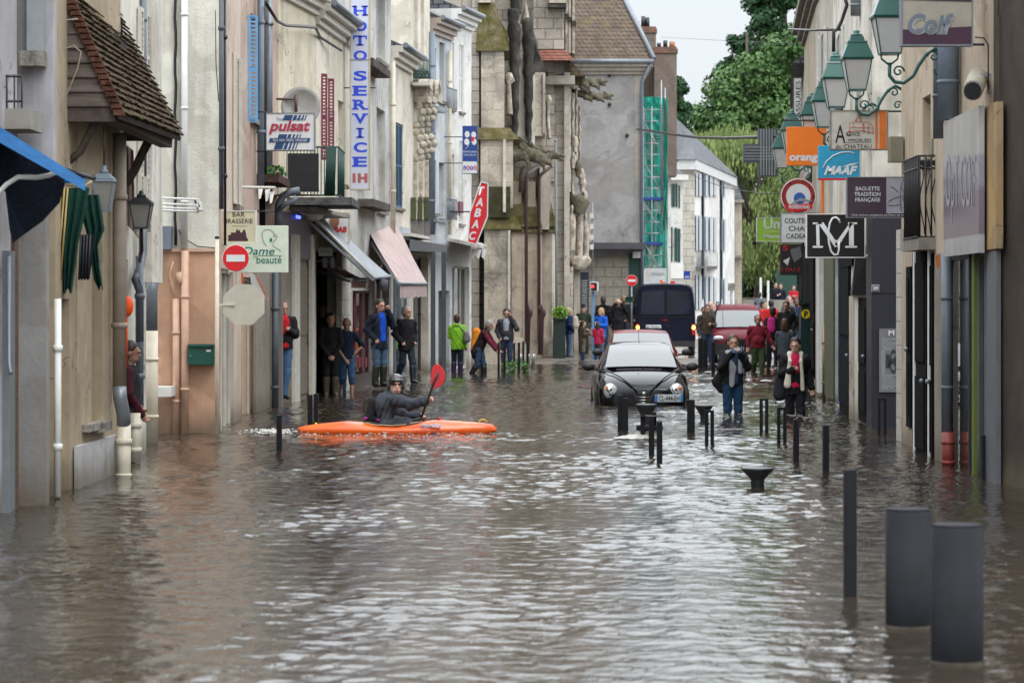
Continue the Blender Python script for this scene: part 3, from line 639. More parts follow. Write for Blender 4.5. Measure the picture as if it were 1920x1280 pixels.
hg = building('tall grey white house with dark iron window bars and pink awning', WG, 0.02, WG.len, 9.6, m_greyw,
    [op(WG, 'shop', 661, 697, 545, 728, fm=m_burg, cols=3, rv=.12), op(WG, 'shop', 703, 730, 490, 712, fm=m_offw, cols=2, rv=.1, gm=m_glassblue),
     op(WG, 'win', 668, 678, 175, 340, rows=3), op(WG, 'win', 706, 722, 205, 395, rows=3), op(WG, 'win', 706, 722, -40, 115, rows=3), op(WG, 'win', 668, 678, -80, 80, rows=3)], roof=(m_slate, 2))
for y in (128, 385):
    mb = MB(); WG.pbox(mb, 700, 732, y-7, y+7, 0.003, .35); mb.build('iron_ledge', rock('rusty_ledge', (.1, .085, .08)), hg)
mb = MB(); WG.pbox(mb, 659, 699, 700, 735, 0.003, .05); mb.build('stall_riser', plain('oxblood_panel', (.06, .03, .02), .4), hg)
for k in range(6): mb = MB(); WG.pbox(mb, 661+k*6, 664+k*6, 670, 688, -.04, .01); mb.build('check_tile', plain('burgundy_check', (.2, .03, .04)), hg)
m_cream2 = plaster('warm_cream_render', (0.76, 0.7, 0.59), amt=.22)
hh = building('cream house with closed blue shutters and lilac grey base', WH, 0.02, WH.s_(771), 8.15, m_cream2,
    [op(WH, 'shut', 742, 756, 232, 390, shm=plain('deep_blue_paint', (.02, .1, .2), .5)), op(WH, 'shop', 737, 768, 455, 705, fm=m_greyblue, cols=3, rv=.12, gm=m_glassblue)], roof=(m_slate, 1.6), cornice=m_offw)
pipe(WH, 737, 115, 440, .06, .1, m_cream_pvc, hh)
mb = MB(); WH.pbox(mb, 737, 768, 425, 452, 0.003, .03); mb.build('painted_band', plain('lilac_grey', (.4, .43, .5)), hh)
hi = building('tall cream house with arched pediments over ornate window consoles', WH, WH.s_(771)+.01, WH.len, 11.5, m_cream2,
    [op(WH, 'win', 777, 784, 235, 370, rows=2), op(WH, 'win', 788, 794, 235, 370, rows=2), op(WH, 'win', 776, 783, -60, 130, rows=3), op(WH, 'win', 789, 795, -60, 130, rows=3), op(WH, 'shop', 775, 803, 480, 700, fm=m_anth, cols=2, rv=.25)], roof=(m_slate, 2))
orn = MB()
for px in (779, 789, 800):
    t = WH.s_(px); zt = WH.z(px, 182); w_ = .42
    for k in range(9):
        a = math.pi*k/8; b2 = math.pi*min(k+1, 8)/8
        if k < 8: orn.hexa([WH.p(t+w_*math.cos(a), .003, zt+w_*1.1*math.sin(a)), WH.p(t+w_*math.cos(b2), .003, zt+w_*1.1*math.sin(b2)), WH.p(t+w_*math.cos(b2), .35, zt+w_*1.1*math.sin(b2)), WH.p(t+w_*math.cos(a), .35, zt+w_*1.1*math.sin(a)),
            WH.p(t+(w_-.1)*math.cos(a), .003, zt+(w_-.1)*1.1*math.sin(a)), WH.p(t+(w_-.1)*math.cos(b2), .003, zt+(w_-.1)*1.1*math.sin(b2)), WH.p(t+(w_-.1)*math.cos(b2), .35, zt+(w_-.1)*1.1*math.sin(b2)), WH.p(t+(w_-.1)*math.cos(a), .35, zt+(w_-.1)*1.1*math.sin(a))])
    WH.box(orn, t-w_, t+w_, zt-.16, zt-.01, .003, .38)
    for k in range(9): orn.ball(WH.p(t-.35, .14+.1*math.sin(k*1.3), zt-.25-k*.17), (.1, .12-.006*k, .11), 8, 6)
    WH.box(orn, t-.42, t-.28, zt-3.0, zt-1.75, .003, .09)
orn.build('stone_carving', rock('carved_cream_stone', (.5, .45, .37), sc=6), hi)
mb = MB(); WH.pbox(mb, 771, 806, 440, 446, .003, .25); mb.build('ledge', m_offw, hi)
hj = building('white house with pale blue grey strip and slate eaves', WI, 0.02, WI.s_(846), 9.6, plaster('pale_blue_render', (0.6, 0.63, 0.66), amt=.2),
    [op(WI, 'win', 812, 818, 90, 200, rows=3), op(WI, 'win', 824, 833, 80, 190, rows=3), op(WI, 'win', 812, 818, 300, 400, rows=3), op(WI, 'win', 823, 833, 305, 410, rows=3), op(WI, 'shop', 822, 843, 545, 690, fm=m_dk, cols=2, rv=.2)], roof=(m_slate, 1.6), cornice=plain('rosy_stone', (.42, .33, .28)), depth=6)
pipe(WI, 809, 60, 440, .1, .12, m_greyblue, hj)
for y in (205, 412):
    mb = MB(); WI.pbox(mb, 820, 838, y, y+5, .003, .3); a = mb.build('balconet', m_zinc, hj)
    mb = MB()
    for k in range(9): t = WI.s_(820)+k*(WI.s_(838)-WI.s_(820))/8; mb.tube([WI.p(t, .28, WI.z(829, y)), WI.p(t, .28, WI.z(829, y-38))], .012, 5)
    mb.tube([WI.p(WI.s_(820), .28, WI.z(829, y-38)), WI.p(WI.s_(838), .28, WI.z(829, y-38))], .02, 5); mb.build('railing', m_greyblue, hj)
hk = building('bright white house with perforated shutters next to the church', WI, WI.s_(846)+.01, WI.len, 10.1, plaster('bright_white_render', (0.74, 0.73, 0.7), amt=.15),
    [op(WI, 'shut', 846.5, 851.5, 80, 205, shm=m_white), op(WI, 'shut', 861, 869, 85, 210, shm=m_white), op(WI, 'win', 848, 852, 290, 395, rows=2), op(WI, 'shut', 861, 869, 265, 420, shm=m_white), op(WI, 'shop', 848, 880, 500, 690, fm=m_offw, cols=3, rv=.15)], roof=(m_slate, 1.6), cornice=m_white)
for px in (849, 865):
    mb = MB(); WI.pbox(mb, px-3, px+4, 378, 400, .01, .06); mb.build('shutter_stub', m_burg, hk)
pipe(WI, 843, 95, 440, .06, .1, m_cream_pvc, hk)
# ============================================================ CHURCH
m_stone = ashlar('church_stone', (.60, .53, .43), (.50, .44, .36), (.33, .28, .22), .85, .55, .008, .7)
m_stone2 = ashlar('rubble_stone', (.52, .47, .41), (.40, .36, .31), (.22, .18, .14), .55, .36, .018, .5)
m_redj = ashlar('pale_ashlar_red_joints', (.5, .45, .39), (.44, .4, .35), (.25, .12, .08), .6, .42, .012, .35)
m_moss = rock('mossy_stone', (.14, .12, .07), (.085, .075, .012), .75); m_blk = rock('blackened_stone', (.075, .07, .063), (.03, .028, .026), .8, 2.2)
m_carve = rock('carved_stone', (.5, .44, .37), (.1, .09, .04), .35, 5); m_palestone = plaster('pale_stone_face', (.5, .46, .4), amt=.35)
ch = thing('church', (-1, 95, 0), 'gothic stone church with weathered buttresses and gargoyles', 'church')
def cbox(px0, px1, py0, py1, d, dep, mat=m_stone, name='wall', parent=None):
    z0 = Z(py1, d) if py1 < 900 else -1
    return MB().box(X(px0, d), X(px1, d), d, d+dep, z0, Z(py0, d)).build(name, mat, parent or ch)
# nave wall behind
MB().box(-9, X(925, 88), 88, 104, -1, 14).build('nave_wall', m_stone2, ch)
MB().box(-9, X(884, 86.5), 86.5, 88, -1, 14).build('nave_wall', m_stone2, ch)
def buttress(px0, px1, d, dep, steps, base_mat=m_stone):
    """steps: rows from the top: (py_top, py_bottom, dx0, dx1) plus sloped mossy weatherings between"""
    ms_l = []; mb = MB(); bs = MB()
    for (kind, a, b2, l, r) in steps:
        x0, x1 = X(px0+l, d), X(px1+r, d); z1, z0 = Z(a, d), (Z(b2, d) if b2 < 900 else -1)
        if kind == 'w': mb.box(x0, x1, d, d+dep, z0, z1)
        elif kind == 'b': bs.box(x0-.03, x1+.05, d-.08, d+dep, z0, z1)
        else:                                            # sloped weathering: kind is (indent top right)
            ti = M(kind, d); ms_l.append(MB().hexa([(x0-.06, d-.1, z0), (x1+.08, d-.1, z0), (x1+.08, d+dep, z0), (x0-.06, d+dep, z0), (x0, d+min(ti*.5, dep*.5), z1), (x1-ti, d+min(ti*.5, dep*.5), z1), (x1-ti, d+dep, z1), (x0, d+dep, z1)]))
    o = mb.build('buttress', base_mat, ch)
    for q in ms_l: q.build('weathering', m_moss, o)
    if bs.v: bs.build('base_course', m_stone, o)
    return o
buttress(896, 945, 86, 3.5, [('w', -200, 5, 0, -25), (22, 5, 96, 0, 5), ('w', 96, 240, 6, 0), ('w', 240, 262, 3, 6)])
buttress(896, 958, 85.7, 3.5, [(14, 240, 262, 0, 12), ('w', 262, 390, 5, 4), (8, 405, 430, 8, 16), ('w', 430, 1000, 12, -2)])
MB().box(X(884, 87), X(899, 87), 86.2, 87, -1, 14).build('wall', m_stone2, ch)
MB().box(X(915, 85.64), X(957, 85.64), 85.62, 85.69, Z(408, 85.7), Z(350, 85.7)).build('moss_band', rock('green_black_moss', (.06, .055, .035), (.06, .06, .02), .6), ch)
for a, b_, t, bt in ((943, 948.5, 262, 398), (952.5, 957, 432, 1000)): MB().box(X(a, 85.6), X(b_, 85.6), 85.55, 86.2, Z(bt, 85.6) if bt < 900 else -1, Z(t, 85.6)).build('pale_edge', plaster('painted_lit_stone', (.70, .66, .58), amt=.2), ch)  # light on the street-side edges painted as paler strips
# cluster of three receding piers
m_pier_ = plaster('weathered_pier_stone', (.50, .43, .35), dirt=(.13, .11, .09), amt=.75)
m_edge = plaster('painted_lit_stone', (.70, .66, .58), amt=.2)  # same stone made paler: light on street-facing sides put into the colour
for (a, b_, d) in ((955, 985, 93), (983, 1012, 94.6), (1010, 1040, 96.2)):
    buttress(a, b_, d, 3, [('w', 330 if a > 1000 else 340, 425, 6, -8), (14, 330+(a-955)*.4, 425, 2, 0), (4, 424, 436, 0, 2), ('w', 436, 632, 4, -1), ('b', 632, 1000, 2, 0)], m_pier_)
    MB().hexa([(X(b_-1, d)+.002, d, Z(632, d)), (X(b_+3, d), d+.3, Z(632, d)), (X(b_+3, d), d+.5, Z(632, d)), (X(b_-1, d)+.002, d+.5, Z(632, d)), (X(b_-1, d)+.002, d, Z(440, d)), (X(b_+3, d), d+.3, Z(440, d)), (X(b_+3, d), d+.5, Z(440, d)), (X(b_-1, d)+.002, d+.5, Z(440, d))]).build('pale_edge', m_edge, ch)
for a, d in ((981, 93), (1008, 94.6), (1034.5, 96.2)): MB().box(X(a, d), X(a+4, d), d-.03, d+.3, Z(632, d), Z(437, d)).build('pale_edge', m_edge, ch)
cbox(965, 1040, -200, 340, 97, 5, m_stone2); cbox(1012, 1030, 300, 430, 95.4, 2, m_palestone)
cbox(900, 975, -200, 1000, 97.4, 3, m_stone2); cbox(940, 1036, 255, 1000, 97.1, 1, m_palestone)
# flying faces between the fins, their lit look put into the pale colour
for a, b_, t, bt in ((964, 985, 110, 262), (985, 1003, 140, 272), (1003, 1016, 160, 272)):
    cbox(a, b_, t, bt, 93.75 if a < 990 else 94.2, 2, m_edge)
# pinnacle fins: tall tapering blackened sculpture
def fin(pts, d, mat=m_blk, dep=.7):
    """outline given as rows (py, px0, px1): lumpy crocketed shaft"""
    rows = []
    for i, (py, a, b_) in enumerate(pts):
        c, r = (a+b_)/2, (b_-a)/2; ring = []
        for k in range(10):
            g = 2*math.pi*k/10; j = 1+.09*math.sin(k*2.3+i*1.3)
            ring.append((X(c+r*math.cos(g)*j, d), d+dep/2*math.sin(g)*j, Z(py, d)))
        rows.append(ring)
    mb = MB().grid(rows, close=True, smooth=True); mb.f.append(tuple(range(10))); mb.sm.append(False); return mb.build('pinnacle', mat, ch)
def rows(y0, y1, f, n=14): return [(y0+(y1-y0)*k/n, *f(k/n)) for k in range(n+1)]
fin(rows(18, 265, lambda t: (951+9*t+.8*math.sin(t*31), 977-3*t-4*t*t+1.0*math.sin(t*37)-(0 if t > .1 else 4)), 40), 92.6)
fin(rows(38, 272, lambda t: (978+8*t+.8*math.sin(t*28), 1003-5*t-2*t*t-(5 if t < .15 else 0)+1.0*math.sin(t*35)), 40), 93.6)
fin([(-60, 955, 972), (-10, 950, 978), (25, 968, 978)], 95); fin([(5, 984, 986), (30, 978, 992), (45, 976, 998)], 95.5, m_stone)
fin([(-60, 962, 985), (-20, 958, 985), (10, 958, 975), (30, 962, 972)], 95)
MB().prism([Q(1000, 75, 94), Q(1022, 130, 94), Q(1028, 136, 94), Q(1000, 136, 94)], (0, 1.6, 0)).build('weathering', m_blk, ch); fin([(35, 983, 999), (60, 980, 1000), (90, 984, 1008), (134, 998, 1024)], 94.5)
cbox(1003, 1022, 136, 255, 93.8, 2.2, m_stone, 'wall'); MB().box(X(1018, 93.7), X(1022.5, 93.7), 93.7, 94, Z(250, 93.7), Z(138, 93.7)).build('pale_edge', m_palestone, ch)
fin([(180, 1022, 1032), (190, 1020, 1036), (196, 1024, 1030), (220, 1023, 1031), (260, 1026, 1034)], 94, m_carve); fin([(138, 948, 960), (152, 946, 965), (158, 950, 958), (185, 948, 960), (215, 950, 962)], 87, m_carve)
MB().prism([Q(905, 5, 90), Q(920, 5, 90), Q(950, 60, 90), Q(955, 90, 90), Q(905, 95, 90)], (0, 2, 0)).build('weathering', m_moss, ch)
# gargoyles
m_garg = rock('gargoyle_stone', (.15, .135, .11), (.1, .09, .03), .5, 8)
for pts in ([(1013, 310), (990, 325), (987, 335), (987, 640)], [(1034, 312), (1014, 328), (1011, 336), (1011, 640)], [(990, 305), (978, 318), (976, 330), (976, 360)]):
    MB().tube([Q(a, b_, 92.9 if a < 1000 else 94.3) for a, b_ in pts], .055, 8).build('downpipe', plain('maroon_pipe', (.07, .035, .035), .4), ch)
for px in (990, 1015): MB().tube([Q(px-1, 575, 93), Q(px+3, 578, 92.9), Q(px+4, 588, 92.9), Q(px, 598, 93), Q(px-2, 665, 93)], .09, 8).build('pipe_shoe', plain('maroon_pipe', (.07, .035, .035)), ch)
# upper ashlar tower and porch
cbox(1000, 1058, -200, 92, 96.5, 6, m_stone2); cbox(1030, 1060, -200, 8, 96, 6, m_stone); cbox(1027, 1062, 6, 14, 96, 2, m_blk)
for px in (1060, 1066, 1073): cbox(px, px+5, -200, 100, 97.5, 3, m_carve if px != 1066 else m_palestone); cbox(px-1, px+7, 26+(px-1060), 34+(px-1060), 97.4, 1, m_blk)
MB().hexa([Q(1010, 113, 95.5), Q(1078, 113, 95.5), Q(1078, 113, 99), Q(1010, 113, 99), Q(1012, 93, 96.4), Q(1058, 93, 96.4), Q(1058, 93, 99), Q(1012, 93, 99)]).build('tiled_slope', tiles('red_roof_tile', (.28, .09, .05), (.22, .07, .045), .3, .12), ch)
cbox(1014, 1066, 113, 1000, 97.2, 5, m_redj); cbox(1058, 1068, 136, 1000, 96.9, 5, m_palestone)
MB().prism([Q(1066, 112, 97), Q(1098, 142, 97), Q(1066, 142, 97)], (0, 3, 0)).build('weathering', m_browntile, ch)
cbox(1024, 1078, 142, 158, 96.6, 3, m_palestone, 'string_course')
# porch shafts, canopies and statues seen in profile
for i, (a, b_, t, bt) in enumerate(((1064, 1070, 165, 360), (1071, 1077, 175, 370), (1078, 1083, 165, 300), (1084, 1089, 200, 330))):
    fin(rows(t, bt, lambda u: (a+.6*math.sin(u*40), b_+.9*math.sin(u*33+i)), 30), 97.8+i*.5, m_carve, .4)
for i, (c, y) in enumerate(((1068, 285), (1074, 300), (1078, 270), (1083, 315), (1090, 330), (1092, 345), (1068, 372), (1088, 378), (1096, 372))):
    fin([(y-14, c-3, c+3), (y-6, c-6, c+6), (y, c-8, c+8), (y+5, c-5, c+6), (y+16, c-4, c+4)], 98+i*.1, m_carve if i % 3 else m_garg, .5)
fin([(365, 1066, 1085), (372, 1066, 1100), (380, 1068, 1106), (390, 1070, 1102), (400, 1075, 1098)], 98, m_garg, .8)
def statue(px, y0, y1, d, w):
    h = y1-y0
    o = fin([(y0, px-w*.25, px+w*.25), (y0+h*.07, px-w*.35, px+w*.4), (y0+h*.14, px-w*.3, px+w*.3), (y0+h*.17, px-w*.2, px+w*.2), (y0+h*.22, px-w*.8, px+w*.8), (y0+h*.4, px-w*.9, px+w), (y0+h*.55, px-w*.7, px+w*.9), (y0+h*.8, px-w*.8, px+w*.8), (y1, px-w*.9, px+w*.9)], d, m_carve, .5); o.name = 'statue'
statue(1072, 385, 470, 97.4, 8); statue(1086, 385, 480, 98.2, 8); statue(1097, 400, 485, 99, 9)
fin([(480, 1066, 1104), (488, 1064, 1108), (498, 1070, 1104), (505, 1074, 1096)], 98.2, m_carve, .8)
cbox(1060, 1075, 500, 1000, 97.6, 3, m_redj); cbox(1076, 1088, 503, 1000, 98.4, 3, m_palestone); cbox(1066, 1090, 395, 500, 99, 3, m_stone)
o = cbox(1088, 1104, 510, 1000, 99.2, .3, plain('navy_banner', (.012, .02, .035), .6), 'notice_banner')
for k in range(22):
    y = 525+k*4.6; lettering('-'+''.join(random.choice('mnwuoeac ') for _ in range(9)), 1090, 1101, y, y+2.6, 99.18, m_white, o)
# ============================================================ FAR BUILDINGS
m_rough = plaster('grey_roughcast', (0.36, 0.35, 0.35), dirt=(.2, .19, .18), amt=.6, grain=9, bstr=1.0, streak=False)
hg2 = thing('gable_house', (X(1140, 104), 104, 0), 'grey roughcast house with brown hipped tile roof and dark canopy', 'building')
dg = 102.0; zt = Z(118, dg)
WGR = Wall(1206, dg, 1213, 112)
MB().box(X(1040, dg), X(1190, dg), dg, dg+10, Z(480, dg), zt).build('wall', m_rough, hg2)
MB().box(X(1190, dg), X(1206, dg), dg-.02, dg+10, Z(480, dg), zt).build('corner_quoin', plaster('buff_stone', (.45, .41, .36), amt=.3), hg2)
MB().box(X(1040, dg), X(1206, dg), dg-.03, dg+10, -.5, Z(480, dg)).build('ground_floor_wall', ashlar('mixed_stone', (.5, .45, .37), (.42, .39, .34), (.3, .27, .22), .6, .35, .02, .3), hg2)
cn = MB(); 
for i, (a, e) in enumerate(((.42, .08), (.3, .2), (.16, .34))): cn.box(X(1040, dg), X(1206, dg)+e, dg-.03-e, dg+10, zt-a, zt-a+.14)
cn.build('cornice', plaster('buff_stone', (.45, .41, .36)), hg2)
MB().tube([(X(1040, dg), dg-.45, zt+.02), (X(1209, dg)+.3, dg-.45, zt+.02)], .08, 8).build('gutter', m_zinc, hg2)
ex = X(1207, dg)+.35
rf = MB().add([(X(1040, dg), dg-.4, zt+.05), (ex, dg-.4, zt+.05), (X(1133, dg+3), dg+4.6, zt+4.4), (X(1040, dg), dg+4.6, zt+4.4), (ex, dg+10, zt+.05)], [(0, 1, 2, 3), (1, 4, 2)]); rf.build('roof', m_browntile, hg2)
MB().tube([(ex, dg-.4, zt+.1), (X(1133, dg+3), dg+4.6, zt+4.45)], .1, 6).build('hip_flashing', m_zinc, hg2)
for k, (a, b_, c, e) in enumerate(((1192, 1195, 175, 250), (1197, 1200, 175, 250), (1192, 1195, 330, 450), (1197, 1200, 330, 450))): MB().box(X(a, dg), X(b_, dg), dg-.04, dg-.01, Z(e, dg), Z(c, dg)).build('shutter', m_grey, hg2)
MB().box(X(1100, dg), X(1208, dg), dg-1.1, dg-.03, Z(468, dg), Z(456, dg)).build('canopy', m_anth, hg2)
MB().tube([(ex-.1, dg-.4, zt), (X(1203, dg), dg-.15, zt-.7), (X(1203, dg), dg-.15, 1)], .06, 8).build('downpipe', m_greyblue, hg2)
for (a, c) in ((1143, 141), (1143, 196), (1176, 254)): MB().ball(Q(a, c, dg-.05), .07, 6, 5).build('tie_plate', m_dk, hg2)
MB().box(X(1186, dg), X(1200, dg), dg-.3, dg-.05, Z(484, dg), Z(472, dg)).build('floodlight', m_white, hg2)
MB().box(X(1179, dg), X(1202, dg), dg-.06, dg-.035, Z(560, dg), Z(474, dg)).build('door', plain('dark_green_door', (.01, .06, .045), .5), hg2)
MB().box(X(1186, dg-.1), X(1196, dg), dg-.08, dg-.035, Z(640, dg), Z(540, dg)).build('door_opening', m_dk, hg2)
# slate turret, chimneys
MB().box(X(1150, 110), X(1190, 110), 110, 114, Z(140, 110), Z(38, 110)).build('slate_turret', m_slate, hg2)
MB().box(X(1146, 110), X(1191, 110), 109.7, 114.2, Z(52, 110), Z(38, 110)).build('turret_cap', m_zinc, hg2)
def chimney(px0, px1, py0, py1, d, dep, pots, label, mat):
    c = thing('chimney_stack', ((X(px0, d)+X(px1, d))/2, d, Z(py1, d)), label, 'chimney')
    MB().box(X(px0+2, d), X(px1-2, d), d, d+dep, Z(py1, d), Z(py0+12, d)).build('stack', mat, c)
    mb = MB(); mb.box(X(px0, d), X(px1, d), d-.06, d+dep+.06, Z(py0+12, d), Z(py0+4, d)); mb.box(X(px0+2, d), X(px1-2, d), d, d+dep, Z(py0+4, d), Z(py0, d)); mb.build('cap', m_brick, c)
    for (p, h, r) in pots: MB().lathe((X(p, d), d+dep*.4, Z(py0, d)), [(r, 0), (r*.9, h), (r*.7, h), (r*.7, h-.05)], 10).build('chimney_pot', plain('terracotta', (.35, .12, .06)) if r > .1 else m_black, c)
m_stack = plaster('brown_stack_render', (.2, .16, .135), amt=.5)
chimney(1189, 1232, 50, 200, 113, 1.2, [(1195, .25, .12), (1207, .45, .09), (1215, .4, .09)], 'rendered brick chimney stack behind the slate turret', m_stack)
chimney(1225, 1271, 88, 330, 112, 1.5, [(1237, .2, .09), (1249, .3, .09), (1262, .25, .12)], 'tall brown rendered chimney stack above the scaffolding', m_stack)
# white houses turning the corner
m_wh2 = plaster('white_wash', (0.72, 0.71, 0.69), amt=.2); m_wstone = ashlar('white_limestone', (.6, .57, .5), (.55, .52, .46), (.38, .34, .28), .55, .32, .02, .3)
hs = thing('townhouse', (X(1230, 113), 113, 0), 'narrow white house behind the green netted scaffold', 'building')
MB().box(X(1207, 112.5), X(1258, 112.5), 112.5, 118, -.5, Z(215, 112.5)).build('wall', m_wh2, hs)
for (a, b_, c, e) in ((1214, 1228, 300, 350), (1232, 1244, 300, 350), (1214, 1228, 400, 460), (1232, 1244, 400, 460)): MB().box(X(a, 112.4), X(b_, 112.4), 112.42, 112.49, Z(e, 112.4), Z(c, 112.4)).build('window', m_glass, hs)
W1 = Wall(1250, 114, 1279, 119, -1); W1.n = Vector((-0, -1)); 
hw = thing('townhouse', (X(1265, 115), 115, 0), 'white house with dark green shutters beside the scaffold', 'building')
d1w = 115.0
MB().box(X(1248, d1w), X(1280, d1w), d1w, d1w+5, -.5, Z(335, d1w)).build('wall', m_wh2, hw)
mgs = plain('bottle_green_shutter', (.02, .075, .06), .6)
for (a, b_, c, e) in ((1254, 1259, 345, 388), (1260.5, 1265, 345, 388), (1266.5, 1270, 345, 388), (1272.5, 1275, 348, 390), (1254, 1261, 426, 490), (1264.5, 1270, 427, 490), (1271, 1275.5, 429, 492)):
    mb = MB(); mb.box(X(a, d1w), X(b_, d1w), d1w-.05, d1w-.01, Z(e, d1w), Z(c, d1w))
    for k in range(16): z = Z(e, d1w)+(Z(c, d1w)-Z(e, d1w))*(k+.3)/16; mb.box(X(a, d1w)+.01, X(b_, d1w)-.01, d1w-.065, d1w-.05, z, z+.03)
    mb.build('shutter', mgs, hw)
MB().hexa([Q(1248, 324, d1w-.3), Q(1290, 335, d1w-.3), Q(1290, 335, d1w+1), Q(1248, 324, d1w+1), Q(1248, 300, d1w+2), Q(1275, 320, d1w+2), Q(1275, 320, d1w+4), Q(1248, 300, d1w+4)]).build('roof', m_slate, hw)
MB().box(X(1250, d1w), X(1290, d1w), d1w-.3, d1w, Z(338, d1w), Z(328, d1w)).build('cornice', m_white, hw)
MB().box(X(1257, d1w), X(1281, d1w), d1w-.1, d1w-.02, Z(522, d1w), Z(493, d1w)).build('shop_board', m_white, hw)
WR = Wall(1302, 121, 1366, 136, -1); WR.n = -Vector((WR.u.y, -WR.u.x)) if Vector((WR.u.y, -WR.u.x)).y > 0 else Vector((WR.u.y, -WR.u.x))
hx = thing('townhouse', WR.p(4, 3, 0), 'large white limestone corner house with slate roof and pale grey shutters', 'building')
# its two faces: a narrow stone flank and the long front turning away
dW = 120.5
MB().box(X(1276, dW), X(1303, dW), dW, dW+9, -.5, Z(303, dW)).build('flank_wall', m_wstone, hx)
MB().hexa([(X(1302, dW), dW+.01, -.5), (X(1377, 138), 138, -.5), (X(1377, 138), 146, -.5), (X(1302, dW), 146, -.5), (X(1302, dW), dW+.01, Z(303, dW)), (X(1377, 138), 138, Z(303, dW)), (X(1377, 138), 146, Z(303, dW)), (X(1302, dW), 146, Z(303, dW))]).build('front_wall', m_wh2, hx)
zc = Z(303, dW)
MB().prism([(X(1272, dW), dW-.4, zc-.35), (X(1304, dW), dW-.4, zc-.35), (X(1380, 138), 137.4, zc-.35), (X(1380, 138), 140, zc-.35), (X(1272, dW), 124, zc-.35)], (0, 0, .4)).build('cornice', plain('pale_cornice', (.55, .55, .54)), hx)
pk = Q(1240, 245, 126); MB().add([(X(1268, dW), dW-.5, zc+.06), (X(1304, dW), dW-.5, zc+.06), (X(1382, 138), 137.3, zc+.06), (X(1240, 130), 130, zc+3.1), (X(1290, 134), 134, zc+2.2), (X(1240, 130), 140, zc)], [(0, 1, 4, 3), (1, 2, 4), (2, 5, 3, 4), (0, 3, 5)]).build('roof', m_slate, hx)
def wr(px0, px1, py0, py1, th, mat, name, base=.012):
    def at(px, py, o):
        k = (px-960)/F; A = Vector((X(1302, dW), dW)); B = Vector((X(1377, 138), 138)); u = (B-A).normalized(); n = Vector((u.y, -u.x)); A = A+n*o
        t = (k*A.y-A.x)/(u.x-k*u.y); q = A+u*t; return Vector((q.x, q.y, Z(py, q.y)))
    mb = MB(); a, b_ = at(px0, py1, base), at(px1, py1, base); c, e = at(px0, py1, base+th), at(px1, py1, base+th); a2, b2, c2, e2 = at(px0, py0, base), at(px1, py0, base), at(px0, py0, base+th), at(px1, py0, base+th)
    mb.hexa([a, b_, e, c, a2, b2, e2, c2]); return mb.build(name, mat, hx)
m_psh = plain('pale_grey_shutter', (.42, .45, .5), .6)
for (y0, y1) in ((325, 368), (403, 470), (515, 580)):
    for (a, b_) in ((1305, 1309), (1311, 1316), (1323, 1328), (1331, 1335), (1339, 1344), (1352, 1356), (1358, 1361)):
        wr(a, b_, y0+(a-1305)*.14, y1+(a-1305)*.0, .06, m_psh, 'shutter')
    for (a, b_) in ((1316, 1320), (1335, 1339)): wr(a, b_, y0+2, y1-1, .02, m_offw, 'window')
for (a, b_) in ((1306, 1320), (1326, 1345)):
    o = wr(a, b_, 499, 503, .5, m_dk, 'balcony')
    for k in range(8): px = a+(b_-a)*k/7; wr(px, px+.8, 473, 500, .05, m_dk, 'railing', .45)
for px in (1319.5, 1354): wr(px, px+1.6, 312, 560, .1, m_greyblue, 'downpipe')
dB = 139.0
hy = thing('townhouse', (X(1383, dB), dB, 0), 'narrow buff stone house with slate mansard beside the willow', 'building')
MB().box(X(1364, dB), X(1391, dB), dB, dB+8, -.5, Z(375, dB)).build('wall', plaster('buff_render', (.45, .4, .33), amt=.5), hy)
MB().hexa([Q(1364, 375, dB-.3), Q(1394, 378, dB-.3), Q(1394, 378, dB+8), Q(1364, 375, dB+8), Q(1364, 330, dB+.6), Q(1378, 332, dB+.6), Q(1378, 332, dB+7), Q(1364, 330, dB+7)]).build('roof', m_slate, hy)
MB().box(X(1362, dB), X(1394, dB), dB-.35, dB-.01, Z(380, dB), Z(375, dB)).build('cornice', m_sillstone, hy)
for (a, b_, c, e) in ((1368, 1373, 410, 470), (1368, 1373, 500, 560)): MB().box(X(a, dB), X(b_, dB), dB-.04, dB-.01, Z(e, dB), Z(c, dB)).build('window', m_glass, hy)
MB().box(X(1362, dB), X(1392, dB), dB-.3, dB-.01, Z(484, dB), Z(479, dB)).build('ledge', m_sillstone, hy)
vpipe(1375.5, dB-.1, 378, 560, .05, m_greyblue, hy)
# scaffold with green netting
scf = thing('scaffold_tower', (X(1230, 108), 108, 0), 'steel scaffold tower wrapped in turquoise green netting', 'scaffold')
ds = 107.0
m_galv = plain('galvanised_tube', (.36, .37, .38), .4, .6)
mb = MB()
for px in (1206, 1222, 1243):
    for dd in (ds, ds+1.3): mb.tube([Q(px, 660, dd), (X(px, dd), dd, Z(200, ds))], .03, 6)
for px, y in ((1240, 150), (1247, 165)): mb.tube([(X(px, ds), ds, Z(400, ds)), (X(px, ds), ds, Z(y, ds))], .03, 6)
y = 206
while y < 505:
    mb.tube([Q(1205, y, ds), Q(1245, y, ds)], .022, 6); mb.tube([(X(1205, ds+1.3), ds+1.3, Z(y, ds)), (X(1246, ds+1.3), ds+1.3, Z(y, ds))], .022, 6); y += 21
for k in range(4): mb.tube([Q(1208, 230+k*75, ds), Q(1243, 290+k*75, ds)], .018, 5)
mb.build('tubes', m_galv, scf)
mb = MB()
for a, b_, y0, y1 in ((1224, 1228, 250, 290), (1238, 1244, 250, 290)): mb.tube([Q(a, y0, ds+.2), Q(b_, y1, ds+.2)], .02, 5)
for k in range(7): mb.tube([Q(1224.5+k*.6, 253+k*5.5, ds+.2), Q(1239+k*.8, 253+k*5.5, ds+.2)], .015, 5)
mb.build('ladder', m_galv, scf)
